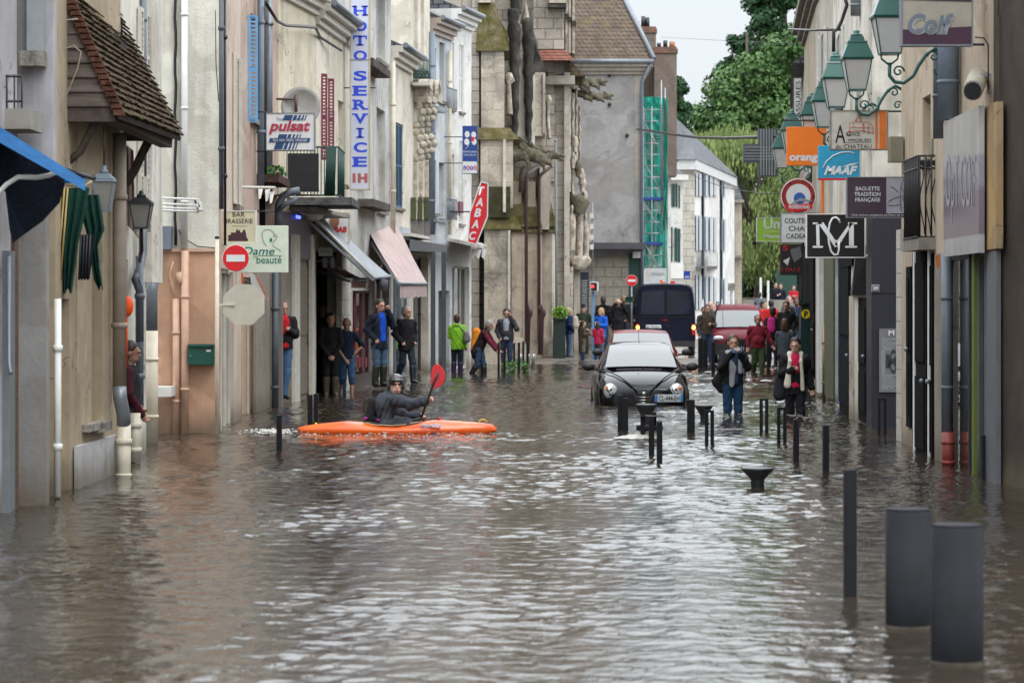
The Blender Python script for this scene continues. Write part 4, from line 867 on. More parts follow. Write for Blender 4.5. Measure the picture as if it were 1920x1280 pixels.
for y in (372, 456): MB().box(X(1206, ds), X(1247, ds), ds-.03, ds+1.3, Z(y+3, ds), Z(y-2, ds)).build('deck', plain('blue_toe_board', (.02, .06, .3), .5), scf)
def netmat(name, alpha):
    m, nt, b = newmat(name); b.inputs['Roughness'].default_value = .8
    nt.links.new(ramp(nt, nnoise(nt, pos(nt, (1, 1, .3)), 3, 4, .6, 1), [(.3, (0.0, .22, .17)), (.7, (.02, .45, .36))]), b.inputs['Base Color'])
    nt.links.new(ramp(nt, nnoise(nt, pos(nt, (1.6, 1.6, .35)), 2.2, 4, .6, 1), [(.35, (alpha-.3,)*3), (.65, (alpha+.25,)*3)]), b.inputs['Alpha']); return m
nm = netmat('debris_netting', .85); nm2 = netmat('debris_netting_folded', .9)
def net(px0, px1, y0, y1, d, seed, mat, sway=.12):
    rows_ = []
    for j in range(30):
        z = Z(y0+(y1-y0)*j/29, ds); rows_.append([(X(px0+(px1-px0)*i/14, d), d+sway*mnoise.noise(Vector((i*.5, j*.25, seed))), z+.05*mnoise.noise(Vector((i*.9, j*.1, seed+5)))) for i in range(15)])
    return MB().grid(rows_).build('netting', mat, scf, recalc=False)
net(1206, 1247, 180, 505, ds+.5, 3, nm); net(1243, 1252, 185, 545, ds-.1, 9, nm2, .3); net(1214, 1242, 183, 262, ds+.3, 6, nm)
o = thing('banner', Q(1230, 520, ds-.3), 'white banner with small red ring hung on the scaffold', 'banner')
MB().box(X(1208, ds), X(1249, ds), ds-.32, ds-.3, Z(536, ds), Z(503, ds)).build('sheet', plain('banner_cloth', (.5, .52, .54), .7), o)
mb = MB(); 
for k in range(12):
    g = k*math.pi/6; mb.ball(Q(1216+4*math.cos(g), 513+4*math.sin(g), ds-.33), (.012, .006, .012), 5, 4)
mb.build('emblem', plain('coral', (.6, .15, .1)), o); lettering('thelem', 1222, 1246, 509, 517, ds-.325, plain('banner_text', (.25, .25, .27)), o, bold=.01)
# ============================================================ RIGHT SIDE
def rwall(pa, da, pb, db): return Wall(pa, da, pb, db, -1)
RA = rwall(1870, 29.1, 2400, 22); RB = rwall(1712, 36.2, 1869, 29.2); RC = rwall(1690, 37.6, 1712, 36.3); RD = rwall(1598, 45.3, 1635, 41.95); RE = rwall(1562, 52.6, 1598, 45.4); RF = rwall(1530, 58.5, 1562, 52.7); RG = rwall(1508, 68, 1530, 58.6); RH = rwall(1500, 84, 1508, 68.2)
for W in (RA, RB, RC, RD, RE, RF, RG, RH):
    if W.u.y > 0: W.n = Vector((-W.u.y, W.u.x))
    else: W.n = Vector((W.u.y, -W.u.x))
m_brown = plaster('dark_brown_render', (.075, .058, .048), dirt=(.03, .025, .02), amt=.5, streak=False)
hr = building('dark brown rendered house filling the right edge', RA, 0.02, RA.len, 9.0, m_brown,
    [dict(k='win', t0=2, t1=3.4, z0=3.2, z1=4.8)], roof=(m_slate, 2), gutter=False)
MB().box(X(1869, 29.1)+.0, 9, 29.05, 29.3, -1, 9).build('end_wall', m_brown, hr)
MB().box(X(1872, 29), 9, 28.98, 29.04, Z(690, 29), Z(30, 29)).build('render_coat', plaster('brown_coat', (.10, .075, .06), dirt=(.045, .035, .03), amt=.4, streak=False), hr)
m_beige = plaster('beige_facade', (.5, .41, .31), amt=.35); m_green = plain('olive_paint', (.12, .15, .02), .5)
hs2 = building('shop with full height glass front, peeling ochre end panel and iron balcony', RB, 0.02, RB.len-.02, 9.2, m_beige,
    [op(RB, 'door', 1713, 1739, 470, 862, dm=m_matblack, rv=.03), op(RB, 'door', 1743, 1752, 475, 870, dm=m_matblack, rv=.02), op(RB, 'shop', 1778, 1822, 478, 900, fm=m_dk, cols=1, gm=glassm('mirror_glass', (.03, .035, .03), .012, 1.0), rv=.02),
     op(RB, 'shop', 1826, 1850, 470, 905, fm=m_zinc, cols=2, gm=glassm('green_tint_glass', (.05, .09, .02), .02, 1.0), rv=.1),
     op(RB, 'win', 1730, 1745, 180, 300, rows=3, fm=m_offw)], roof=(m_slate, 2), gutter=False)
mb = MB(); RB.pbox(mb, 1850, 1868, 470, 1000, .003, .05); mb.build('steel_mullion', plain('grey_steel', (.12, .125, .14), .5), hs2)
mb = MB(); RB.pbox(mb, 1836, 1868.5, 198, 468, .003, .07); mb.build('ochre_panel', plaster('peeling_ochre', (.45, .29, .13), dirt=(.3, .27, .24), amt=.6), hs2)
mb = MB(); RB.pbox(mb, 1753, 1774, 475, 875, .003, .06); mb.build('stone_jamb', plaster('grey_jamb', (.27, .24, .21), amt=.4), hs2)
mb = MB(); RB.pbox(mb, 1711.5, 1714, 470, 850, .003, .04); mb.build('white_frame', m_white, hs2); mb = MB(); RB.pbox(mb, 1739, 1741.5, 470, 870, .003, .05); mb.build('white_frame', m_white, hs2)
mb = MB(); RB.pbox(mb, 1822, 1826, 478, 905, .003, .04); mb.build('green_mullion', m_green, hs2)
def vp2(px, d, y0, y1, r, mat, parent, name='downpipe'): return vpipe(px, d, y0, y1, r, mat, parent, name)
m_sl = plain('slate_pipe', (.13, .15, .18), .45)
vp2(1775, 32.3, 475, 810, .06, m_sl, hs2); vp2(1778, 32.2, 810, 885, .07, plain('red_pipe_shoe', (.25, .04, .03), .5), hs2)
vp2(1760, 33.0, -60, 260, .065, m_sl, hs2); vp2(1778, 31.9, -60, 225, .12, m_greyblue, hs2)
# long faded panel sign on the wall
ps = thing('panel_sign', RB.P(1800, 340, .1), 'large faded grey and lilac shop panel with illegible slim letters', 'sign')
mb = MB(); d_ = .16; t0, t1 = RB.s_(1769, d_), RB.s_(1835, d_)
RB.box(mb, min(t0, t1), max(t0, t1), RB.z(1800, 478, d_), RB.z(1800, 215, d_), .1, .16); pb = mb.build('panel', None, ps)
m, nt, b = newmat('faded_panel'); g = nt.nodes.new('ShaderNodeNewGeometry'); s = nt.nodes.new('ShaderNodeSeparateXYZ'); nt.links.new(g.outputs[0], s.inputs[0])
mm = nt.nodes.new('ShaderNodeMapRange'); nt.links.new(s.outputs[2], mm.inputs[0]); mm.inputs[1].default_value = RB.z(1800, 478); mm.inputs[2].default_value = RB.z(1800, 205)
cc = ramp(nt, mm.outputs[0], [(0.0, (.4, .4, .42)), (.10, (.42, .42, .44)), (.11, (.19, .15, .19)), (.38, (.2, .16, .21)), (.42, (.27, .27, .33)), (.60, (.3, .3, .36)), (.62, (.42, .41, .4)), (1, (.45, .44, .42))])
nt.links.new(mixc(nt, 1.0, cc, ramp(nt, nnoise(nt, pos(nt, (1, 1, .3)), 3, 4), [(.3, (.75,)*3), (.7, (1.15,)*3)]), 'MULTIPLY'), b.inputs['Base Color']); b.inputs['Roughness'].default_value = .2; pb.data.materials.append(m)
lettering('OpT COiF', 1773, 1829, 290, 420, 31, plain('faded_letter', (.33, .335, .37)), ps, axis=lambda u, v: RB.P(u, v, .165))
# balcony in front of beige facade
bal = thing('balcony', RB.P(1745, 440, .4), 'black wrought iron balcony on the beige facade', 'balcony')
mb = MB(); q0, q1 = X(1718, 34.2), X(1773, 34.2); mb.box(q0, q1+.2, 34.0, 35.4, Z(468, 34), Z(445, 34)); mb.build('slab', m_concrete, bal)
mb = MB()
for k in range(6):
    x = q0+.02+(q1-q0)*k/5; mb.tube([(x, 34.05, Z(444, 34)), (x, 34.05, Z(292, 34))], .012, 6)
    if k < 5:
        mb.tube([(x+.03+.03*math.cos(g*.7), 34.05, Z(400, 34)+.09*g-.25) for g in range(9)], .008, 5); mb.lathe((x+.035, 34.05, Z(305, 34)), [(.03, -.006), (.036, 0), (.03, .006)], 10, 'y')
for k in range(10): mb.tube([(q0, 34.05+.13*k, Z(444, 34)), (q0, 34.05+.13*k, Z(292, 34))], .01, 6)
for y in (444, 315, 292): mb.tube([(q1, 34.05, Z(y, 34)), (q0, 34.05, Z(y, 34)), (q0, 35.3, Z(y, 34))], .014, 6)
mb.build('railing', m_black, bal)
hs3 = building('narrow house with pale tiled pilaster and beige upper wall', RC, 0.0, RC.len, 9.0, m_beige, [op(RC, 'door', 1703, 1711, 500, 800, dm=m_matblack, rv=.02)], roof=(m_slate, 2), gutter=False, depth=6)
MB().box(X(1688, 37.8), X(1711, 37.8), 37.5, 38.2, -1, Z(430, 37.8)).build('tiled_pilaster', ashlar('pale_tile', (.5, .46, .43), (.47, .43, .4), (.25, .22, .2), .4, .32, .008, .2), hs3)
MB().box(X(1689, 38.2), X(1725, 37.8), 37.6, 37.8, Z(440, 37.8), 9).build('end_wall', m_beige, hs3)
MB().box(X(1688, 37.6), X(1722, 37.6), 37.3, 37.59, Z(470, 37.6), Z(430, 37.6)).build('fascia', m_concrete, hs3)
# anthracite shop pier with number
hp2 = thing('shopfront', (X(1660, 42), 42, 0), 'anthracite shop front with house number and price board', 'shop front')
m_pier = plain('anthracite_panel', (.026, .028, .04), .45, var=.05)
MB().box(X(1634, 41.95), X(1700, 41.95), 41.95, 42.6, -1, Z(400, 41.9)).build('pier', m_pier, hp2)
for y in (549, 705): MB().box(X(1633.6, 41.94), X(1690, 41.94), 41.944, 41.96, Z(y+1, 41.9), Z(y, 41.9)).build('joint', m_black, hp2)
o = MB().box(X(1635, 41.9), X(1649, 41.9), 41.93, 41.945, Z(547, 41.9), Z(534, 41.9)).build('number_plate', m_white, hp2)
MB().box(X(1636, 41.9), X(1648, 41.9), 41.92, 41.935, Z(546, 41.9), Z(535, 41.9)).build('number_field', plain('plate_blue', (.02, .03, .1)), o)
lettering('89', 1637.5, 1646.5, 536.5, 544.5, 41.915, m_white, o, bold=.03)
o = MB().box(X(1649, 41.9), X(1687, 41.9), 41.92, 41.948, Z(735, 41.9), Z(616, 41.9)).build('price_board', plain('price_grey', (.2, .205, .22), .4), hp2)
lettering('M', 1666, 1677, 619, 629, 41.915, m_white, o, bold=.04)
for k in range(24): y = 634+k*4; lettering(''.join(random.choice('abcdelmnorstu ') for _ in range(random.randint(9, 20))), 1653, 1653+random.randint(16, 30), y, y+2, 41.915, m_white, o) if k not in range(6, 17) else lettering(''.join(random.choice('aecnorsu') for _ in range(3)), 1653, 1659, y, y+2, 41.915, m_white, o)
lettering('M', 1661, 1686, 664, 690, 41.914, plain('price_dark', (.04, .045, .05)), o, bold=.03); lettering('G', 1668, 1680, 655, 700, 41.912, plain('price_dark', (.04, .045, .05)), o)
hr3 = building('pale house above the anthracite shop with open doorway', RD, 0.02, RD.len-.7, 8.8, m_L3, [op(RD, 'door', 1613, 1628, 558, 790, dm=m_matblack, rv=.02), op(RD, 'win', 1606, 1614, 120, 250)] , roof=(m_slate, 2), gutter=False, depth=5)
MB().box(X(1640, 42.3), X(1700, 42.3), 42.2, 42.61, Z(400, 41.9)+.003, 8.8).build('end_wall', m_L3, hr3)
MB().box(X(1596, 45.2), X(1612, 45.2), 44.9, 45.5, -1, Z(555, 45.2)).build('stone_pilaster', m_palestone, hr3)
MB().hexa([Q(1596, 553, 44), Q(1634, 553, 42.1), Q(1634, 553, 43.5), Q(1596, 553, 46), Q(1604, 460, 44), Q(1634, 460, 42.1), Q(1634, 460, 43.5), Q(1604, 460, 46)]).build('awning_box', m_matblack, hr3)
MB().bar(Q(1598, 552, 43.9), Q(1606, 485, 43.9), .05).build('awning_edge', m_zinc, hr3)
RDW = MB().tube([Q(1627, 565, 43), Q(1627, 790, 43)], .03, 6).build('bar', m_dk, hr3)
hr4 = building('house with black shop front and blue trimmed window', RE, 0.02, RE.len, 8.6, m_L3, [op(RE, 'door', 1577, 1596, 460, 775, dm=m_matblack, rv=.02), op(RE, 'shop', 1566, 1575, 480, 760, fm=plain('royal_blue', (.04, .12, .35)), rv=.1), op(RE, 'shutopen', 1570, 1580, 60, 200, sw=.5)], roof=(m_slate, 2), gutter=False, depth=5)
mb = MB(); RE.pbox(mb, 1577, 1597, 440, 500, .003, .05); mb.build('black_panel', m_matblack, hr4)
hr5 = building('cream house with olive shop surround and slatted grille', RF, 0.02, RF.len, 8.4, plaster('cream_grey', (.5, .47, .4), amt=.4), [op(RF, 'shop', 1536, 1544, 515, 735, fm=m_offw, rv=.1, gm=ashlar('grille', (.3, .3, .28), (.4, .4, .38), (.03, .03, .03), 2, .12, .02, .1)), op(RF, 'shutopen', 1541, 1549, 60, 220, sw=.5)], roof=(m_slate, 2), cornice=m_sillstone, gutter=False, depth=5)
mb = MB(); RF.pbox(mb, 1545, 1562, 470, 745, .003, .06); mb.build('olive_surround', plain('olive_grey', (.09, .1, .055)), hr5); mb = MB(); RF.pbox(mb, 1531, 1535, 470, 735, .003, .1); mb.build('white_post', m_white, hr5)
vp2(1545, 54.5, 605, 755, .035, plain('brass_pipe', (.25, .2, .1), .4, .5), hr5); vp2(1607, 43.9, -50, 30, .1, m_zinc, hr3)
hr6 = building('house with slate mansard and dark ground floor behind the pharmacy cross', RG, 0.02, RG.len, 8.4, plaster('warm_stone_render', (.42, .36, .28), amt=.5), [op(RG, 'door', 1509, 1529, 455, 700, dm=m_matblack, rv=.02), op(RG, 'shutopen', 1516, 1522, 200, 330, sw=.5)], roof=(m_slate, 3), cornice=m_sillstone, gutter=False, depth=5)
hr7 = building('farthest house of the right hand row', RH, 0.02, RH.len, 7.6, plaster('dim_render', (.35, .31, .26), amt=.5), [op(RH, 'door', 1500, 1508, 455, 660, dm=m_matblack, rv=.02)], roof=(m_slate, 2), gutter=False, depth=5)
# ============================================================ SIGNS, AWNINGS, LAMPS
def board(name, label, px0, px1, py0, py1, d, face, dep=.12, frame=None, fw=2.0, cat='sign', bracket=None, group=None):
    """flat double sided sign box hung out over the street"""
    o = thing(name, Q((px0+px1)/2, py1, d+dep/2), label, cat, group)
    b_ = MB().box(X(px0, d), X(px1, d), d, d+dep, Z(py1, d), Z(py0, d)).build('panel', face, o); bevel(b_, .006)
    if frame:
        f = M(fw, d); x0, x1, z0, z1 = X(px0, d), X(px1, d), Z(py1, d), Z(py0, d); mb = MB()
        for a in ((x0-.003, x1+.003, z0-.003, z0+f), (x0-.003, x1+.003, z1-f, z1+.003), (x0-.003, x0+f, z0+f, z1-f), (x1-f, x1+.003, z0+f, z1-f)): mb.box(a[0], a[1], d-.012, d+dep+.012, a[2], a[3])
        mb.build('frame', frame, o)
    if bracket:
        for (a, b2, y) in bracket: MB().tube([Q(a, y, d+dep/2), Q(b2, y, d+dep/2)], .014, 6).build('bracket', m_dk, o)
    return o
def flat(name, mat, parent, d, pts, th=.004):
    mb = MB().prism([Q(a, b_, d) for a, b_ in pts], (0, th, 0)); return mb.build(name, mat, parent)
def disc(name, mat, parent, d, cx, cy, rx, ry, th=.004, seg=24, a0=0, a1=360):
    return flat(name, mat, parent, d, [(cx+rx*math.cos(R(a0+(a1-a0)*k/seg)), cy+ry*math.sin(R(a0+(a1-a0)*k/seg))) for k in range(seg)], th)
def stroke(name, mat, parent, d, pts, w):
    return MB().tube([Q(a, b_, d) for a, b_ in pts], M(w/2, d), 6).build(name, mat, parent)
k_white = plain('sign_white', (.68, .69, .70), .35, var=.06); k_cream = plain('sign_cream', (.62, .58, .4), .4, var=.05); k_black = plain('sign_black', (.01, .01, .012), .3)
k_red = plain('sign_red', (.62, .012, .02), .35, var=.06); k_navy = plain('sign_navy', (.015, .06, .17), .4); k_green = plain('sign_green', (.02, .17, .13), .4)
k_pale = plain('sign_lilac', (.55, .57, .68), .35, var=.05); k_bright = plain('sign_blue_letter', (.02, .06, .6), .35)
# --- photo service
dps = 60.0
sg = board('vertical_sign', 'tall narrow pale sign with blue vertical letters PHOTO SERVICE and red 1H', 656, 693, -46, 356, dps, k_pale, .25, plain('tan_trim', (.45, .36, .22)), 1.6, bracket=[(632, 656, 165), (632, 656, 353), (693, 705, 165)])
SER = {'P': 'l', 'H': 'lr', 'R': 'lr', 'E': 'l', 'V': 'uu'}
def slabletter(ch_, x0, x1, y0, y1, d, mat, par):
    h = (y1-y0)*.15; w_ = x1-x0; mb = MB(); st = w_*.2
    def r(a, b_, c, e): mb.prism([Q(a, c, d-.001), Q(b_, c, d-.001), Q(b_, e, d-.001), Q(a, e, d-.001)], (0, .002, 0))
    cx = (x0+x1)/2
    if ch_ not in 'HTI': lettering(ch_, x0+3, x1-2, y0, y1, d, mat, par, 'letter', bold=.035)
    if ch_ == 'H':
        r(x0+3, x0+3+st, y0, y1); r(x1-3-st, x1-3, y0, y1); r(x0+3+st, x1-3-st, (y0+y1)/2-1.3, (y0+y1)/2+1.3)
    if ch_ in 'TI': r(cx-st/2, cx+st/2, y0, y1); r(cx-w_*.24, cx+w_*.24, y1-h, y1); r(*((x0+2, x1-2) if ch_ == 'T' else (cx-w_*.24, cx+w_*.24)), y0, y0+h)
    if ch_ == 'T': r(x0+2, x0+4.5, y0+h, y0+h*2.6); r(x1-4.5, x1-2, y0+h, y0+h*2.6)
    s = SER.get(ch_, '')
    if 'l' in s: r(x0, x0+w_*.42, y1-h, y1); r(x0, x0+w_*.3, y0, y0+h)
    if 'r' in s: r(x1-w_*.38, x1, y1-h, y1)
    if ch_ == 'H': r(x1-w_*.42, x1, y0, y0+h)
    if 'u' in s: r(x0, x0+w_*.36, y0, y0+h); r(x1-w_*.36, x1, y0, y0+h)
    if mb.v: mb.build('serif', mat, par)
for ch_, y in (('P', -22), ('H', 11), ('O', 40), ('T', 67), ('O', 95), ('S', 133), ('E', 161), ('R', 187), ('V', 213), ('I', 240), ('C', 267), ('E', 294)):
    slabletter(ch_, 660, 690, y, y+19, dps-.004, k_bright, sg)
lettering('1H', 661, 689, 325, 343, dps-.004, plain('faded_red', (.4, .1, .09)), sg, bold=.06)
MB().box(X(655, dps), X(694, dps), dps-.014, dps-.002, Z(113, dps), Z(111.5, dps)).build('joint', m_zinc, sg)
# --- pulsat
d = 47.5
sg = board('shop_sign', 'white square sign with slanted burgundy lettering and navy stripes', 499, 590, 212, 282, d, k_white, .2, m_zinc, 1.2, bracket=[(481, 500, 210), (481, 500, 284)])
for k, (a, b_) in enumerate(((0, 16), (18, 24), (27, 31), (34, 37), (40, 42))):
    flat('stripe', k_navy, sg, d-.006, [(534+a, 216), (534+b_, 216), (530+b_, 226), (530+a, 226)]); flat('stripe', k_navy, sg, d-.006, [(523+a, 252), (523+b_, 252), (513+b_, 280), (513+a, 280)])
flat('band', k_navy, sg, d-.012, [(506, 259), (582, 259), (580, 267), (504, 267)]); lettering('TELE  HI-FI  VIDEO  MENAGER', 511, 576, 260.5, 265.5, d-.014, k_white, sg)
lettering('pulsat', 504, 582, 226, 252, d-.016, plain('pulsat_red', (.38, .02, .06)), sg, bold=.03, shear=.25); lettering('Toujours   Présent', 518, 570, 220, 228, d-.01, k_navy, sg, shear=.2)
# --- satellite dish
o = thing('satellite_dish', Q(565, 200, 49.5), 'pale round satellite dish fixed behind the white square sign', 'satellite dish')
dd = 49.5; MB().lathe(Q(564, 200, dd), [(.001, .1), (.15, .085), (.28, .04), (.34, 0), (.345, -.01), (.28, .03), (.15, .075), (.001, .09)], 28, 'y').build('dish', plain('dish_grey', (.42, .42, .4), .5), o)
MB().tube([Q(518, 186, dd), Q(557, 186, dd)], .022, 6).tube([Q(555, 178, dd), Q(555, 210, dd)], .03, 6).build('arm', plain('rusty_arm', (.12, .07, .06)), o)
# --- bar brasserie, dame de beaute, no entry, octagon back
dm = 41.2
pl_ = thing('sign_post', Q(407, 808, 40.0), 'slim cream pole standing by the pink wall', 'pole'); MB().tube([Q(407, 835, 40), Q(407, 448, 40)], .03, 10).build('pole', m_cream_pvc, pl_)
MB().lathe(Q(407, 445, 40), [(.034, -.02), (.034, .01), (.01, .02)], 10).build('cap', m_dk, pl_)
sg = board('shop_sign', 'cream BAR BRASSERIE sign with little castle silhouette', 414, 480, 395, 457, dm, k_cream, .1, m_white, 1.5, bracket=[(404, 416, 402)])
lettering('BAR', 436, 459, 398, 406.5, dm-.004, k_black, sg, bold=.005); lettering('BRASSERIE', 421, 474, 410, 419, dm-.004, k_black, sg, bold=.005); flat('rule', plain('rule', (.3, .28, .2)), sg, dm-.004, [(433, 423.2), (463, 423.2), (463, 424), (433, 424)])
flat('castle', plain('castle_brown', (.06, .02, .03)), sg, dm-.004, [(428, 452), (428, 441), (433, 440), (433, 436), (442, 436), (443, 432), (445, 429), (447, 433), (449, 430), (451, 436), (454, 436), (456, 431), (459, 430), (461, 436), (462, 444), (465, 449), (465, 452)])
dm2 = 42.6
sg = board('shop_sign', 'pale green sign with a womans head outline and the words Dame de beauté', 414, 540, 423, 511, dm2, plain('pale_green', (.64, .72, .6), .4, var=.08), .1, None, bracket=[(480, 515, 396)])
stroke('profile', k_green, sg, dm2-.004, [(500, 461), (495, 455), (492, 446), (491, 438), (494, 432), (501, 430), (508, 431), (513, 436), (514, 441)], .9); stroke('hand', k_green, sg, dm2-.004, [(513, 445), (515, 440), (518, 439), (516, 444), (520, 443), (518, 448), (512, 454), (512, 461), (520, 466), (527, 471)], .9); disc('lips', k_green, sg, dm2-.006, 508, 450, 2.5, 4)
lettering('Dame', 456, 515, 463, 478, dm2-.004, k_green, sg, bold=.01, shear=.25); lettering('beauté', 481, 528, 480, 494, dm2-.004, k_green, sg, bold=.01); flat('rule', k_green, sg, dm2-.004, [(484, 479), (528, 479), (528, 480), (484, 480)]); lettering('de', 475, 480, 479, 484, dm2-.004, plain('lime', (.2, .4, .1)), sg)
def noentry(label, cx, cy, rx, ry, d, post=None):
    o = thing('no_entry_sign', Q(cx, cy, d), label, 'road sign'); MB().lathe(Q(cx, cy, d), [(M(rx, d), 0), (M(rx, d)+.004, .01), (M(rx, d), .02)], 32, 'y').build('disc', k_red, o)
    mb = MB().lathe(Q(cx, cy, d+.012), [(M(rx, d)+.012, 0), (M(rx, d)+.012, .012)], 32, 'y').build('rim', m_white, o)
    MB().box(X(cx-rx*.72, d), X(cx+rx*.72, d), d-.006, d, Z(cy+ry*.22, d), Z(cy-ry*.22, d)).build('bar', k_white, o)
    if post: MB().tube([Q(post[0], cy-ry*.8, d+.06), Q(post[0], post[1], d+.06)], .03, 8).build('post', m_zinc, o)
    return o
noentry('large round red no entry sign under the castle sign', 442, 484, 24, 29, 40.3); noentry('small far round red no entry sign near the green door', 1184.5, 526, 10, 10, 97, (1184, 640))
o = thing('octagon_sign', Q(457, 571, 40.2), 'pale blank back of an octagonal road sign', 'road sign')
MB().prism([Q(457+42*math.cos(R(22.5+45*k)), 571+41*math.sin(R(22.5+45*k)), 40.2) for k in range(8)], (0, .012, 0)).build('plate', plain('sign_back', (.5, .47, .39), .5, var=.08), o)
MB().bar(Q(405, 571, 40.22), Q(440, 571, 40.19), .03).build('clamp', m_cream_pvc, o)
# flag triangle white orange
o = thing('pennant', Q(490, 540, 43.5), 'white pennant with orange edge behind the octagonal sign', 'flag')
flat('cloth', k_white, o, 43.5, [(470, 512), (478, 515), (504, 561), (498, 560), (470, 530)], .004); flat('edge', plain('orange_edge', (.8, .16, .03)), o, 43.49, [(478, 514), (483, 520), (504, 562), (499, 557)], .004); flat('edge', plain('orange_edge', (.8, .16, .03)), o, 43.49, [(452, 512), (456, 512), (456, 530), (452, 530)], .004)
# letter box and white blue things
o = thing('letter_box', Q(377, 684, 40.2), 'dark green metal letter box on the pink wall', 'letter box'); lb = MB().box(X(354, 40.2), X(401, 40.2), 40.15, 40.375, Z(684, 40.2), Z(650, 40.2)).build('box', plain('letter_green', (.006, .075, .055), .4), o); bevel(lb, .01)
MB().hexa([Q(353, 650, 40.12), Q(402, 650, 40.12), Q(402, 650, 40.37), Q(353, 650, 40.37), Q(353, 645, 40.12), Q(402, 645, 40.12), Q(402, 645, 40.37), Q(353, 645, 40.37)]).build('lid', plain('letter_green', (.006, .075, .055)), o); MB().box(X(387, 40.14), X(395, 40.14), 40.135, 40.15, Z(659, 40.14), Z(656, 40.14)).build('name_plate', m_white, o); MB().ball(Q(357, 667, 40.14), .012, 8, 6).build('lock', m_zinc, o)
# --- francaise des jeux, tabac
d = 76.5
sg = board('shop_sign', 'navy sign with white four leaf clover above a white LOTO panel', 867, 895, 236, 326, d, plain('fdj_navy', (.012, .05, .25), .35), .2, bracket=[(832, 867, 257), (832, 867, 306)])
for (a, b_) in ((876, 252), (888, 253), (889, 266), (875, 266)): disc('leaf', k_white, sg, d-.006, a, b_, 4.6, 6)
flat('leaf_mark', k_red, sg, d-.012, [(884, 256), (890, 258), (888, 266), (883, 263)]); stroke('stem', k_white, sg, d-.006, [(880, 266), (877, 275), (872, 280)], 1.4)
lettering('FRANÇAISE', 868, 894, 283, 287, d-.004, k_white, sg); lettering('DES JEUX', 870, 893, 289, 293, d-.004, k_white, sg)
MB().box(X(867.5, d), X(894.5, d), d-.008, d-.001, Z(325, d), Z(303, d)).build('lower_panel', k_white, sg)
for i, c in enumerate('LOTO'): disc('ball', k_bright if i % 2 == 0 else k_red, sg, d-.012, 871+i*6.6, 315, 3.1, 4.4); lettering(c, 869.3+i*6.6, 872.7+i*6.6, 312.5, 317.5, d-.018, k_white, sg, 'letter', bold=.03)
d = 74.5
sg = thing('tabac_sign', Q(896, 458, d), 'red elongated hexagon TABAC sign with white capitals', 'sign')
hx_ = [(902, 341), (915, 344), (914, 406), (893, 458), (877, 454), (881, 400)]
MB().prism([Q(a, b_, d) for a, b_ in hx_], (0, .2, 0)).build('panel', k_red, sg); mb = MB()
for i in range(6): mb.bar(Q(*hx_[i], d-.01), Q(*hx_[(i+1) % 6], d-.01), .03)
mb.build('rim', k_white, sg); MB().tube([Q(842, 397, d+.1), Q(884, 397, d+.1)], .02, 6).build('bracket', m_dk, sg)
for c, a, b_ in (('T', 902, 350), ('A', 898, 371), ('B', 895, 391), ('A', 890, 412), ('C', 886, 434)): lettering(c, a-6.5, a+7, b_, b_+16, d-.006, k_white, sg, 'letter', bold=.035, shear=.28)
# --- right hand signs
d = 30.0
sg = board('shop_sign', 'cream and plum hairdresser sign reading Coif high at the top right', 1690, 1824, -30, 86, d, plain('coif_cream', (.4, .36, .29), .4), .14, m_zinc, 2.5, bracket=[(1824, 1850, -10), (1824, 1850, 84)])
flat('band', plain('plum', (.06, .02, .045)), sg, d-.006, [(1692.5, 56), (1821.5, 50), (1821.5, 83), (1692.5, 83)]); flat('band', plain('plum', (.06, .02, .045)), sg, d-.006, [(1692.5, -27), (1821.5, -27), (1821.5, 4), (1692.5, 0)])
lettering('Coif', 1702, 1788, 26, 64, d-.014, plain('coif_grey', (.17, .2, .24)), sg, bold=.035, shear=.25); lettering('Coif', 1704, 1790, 27.5, 65.5, d-.009, plain('coif_edge', (.45, .45, .42)), sg, bold=.06, shear=.25)
d = 38.0
sg = board('shop_sign', 'white estate agency sign with orange castle drawing and orange stripes', 1557, 1665, 207, 281, d, plain('agency_white', (.55, .53, .47), .4), .12, m_sillstone, 1.6, bracket=[(1665, 1690, 209)])
for a, b_ in ((1641, 1646), (1649, 1662)): flat('stripe', plain('agency_orange', (.7, .17, .02)), sg, d-.006, [(a, 208), (b_, 208), (b_, 279.5), (a, 279.5)])
k_or = plain('castle_orange', (.62, .16, .07))
for pts in ([(1593, 249), (1593, 230), (1600, 228), (1600, 240)], [(1603, 228), (1610, 211), (1616, 228)], [(1602, 229), (1618, 229), (1618, 245), (1625, 247)], [(1617, 236), (1622, 228), (1632, 231), (1637, 238), (1637, 250)], [(1620, 232), (1620, 250)], [(1628, 232), (1628, 252)], [(1595, 238), (1634, 240)], [(1606, 228), (1610, 216), (1613, 229)], [(1590, 247), (1612, 245), (1638, 249)]): stroke('castle_line', k_or, sg, d-.008, pts, 1.2)
lettering('A', 1566, 1585, 235, 268, d-.006, k_black, sg); lettering('GENCE', 1586, 1612, 248, 255, d-.006, k_black, sg); lettering('IMMOBILIERE', 1590, 1634, 260, 266, d-.006, k_black, sg); lettering('du CHATEAU', 1567, 1634, 271, 279, d-.006, k_black, sg)
stroke('rule', k_black, sg, d-.006, [(1580, 267.5), (1634, 267.5)], .6); lettering('G', 1588, 1595, 246, 256, d-.008, k_black, sg)
d = 44.0
sg = board('shop_sign', 'bright blue insurance sign MAAF with white arc', 1535, 1617, 273, 337, d, plain('maaf_blue', (.02, .3, .5), .35), .14, bracket=[(1617, 1640, 290)])
MB().box(X(1535, d), X(1617, d), d-.004, d+.144, Z(337.5, d), Z(334, d)).build('red_edge', k_red, sg); lettering('MAAF', 1545, 1608, 311, 328, d-.006, k_white, sg, bold=.05, shear=.35)
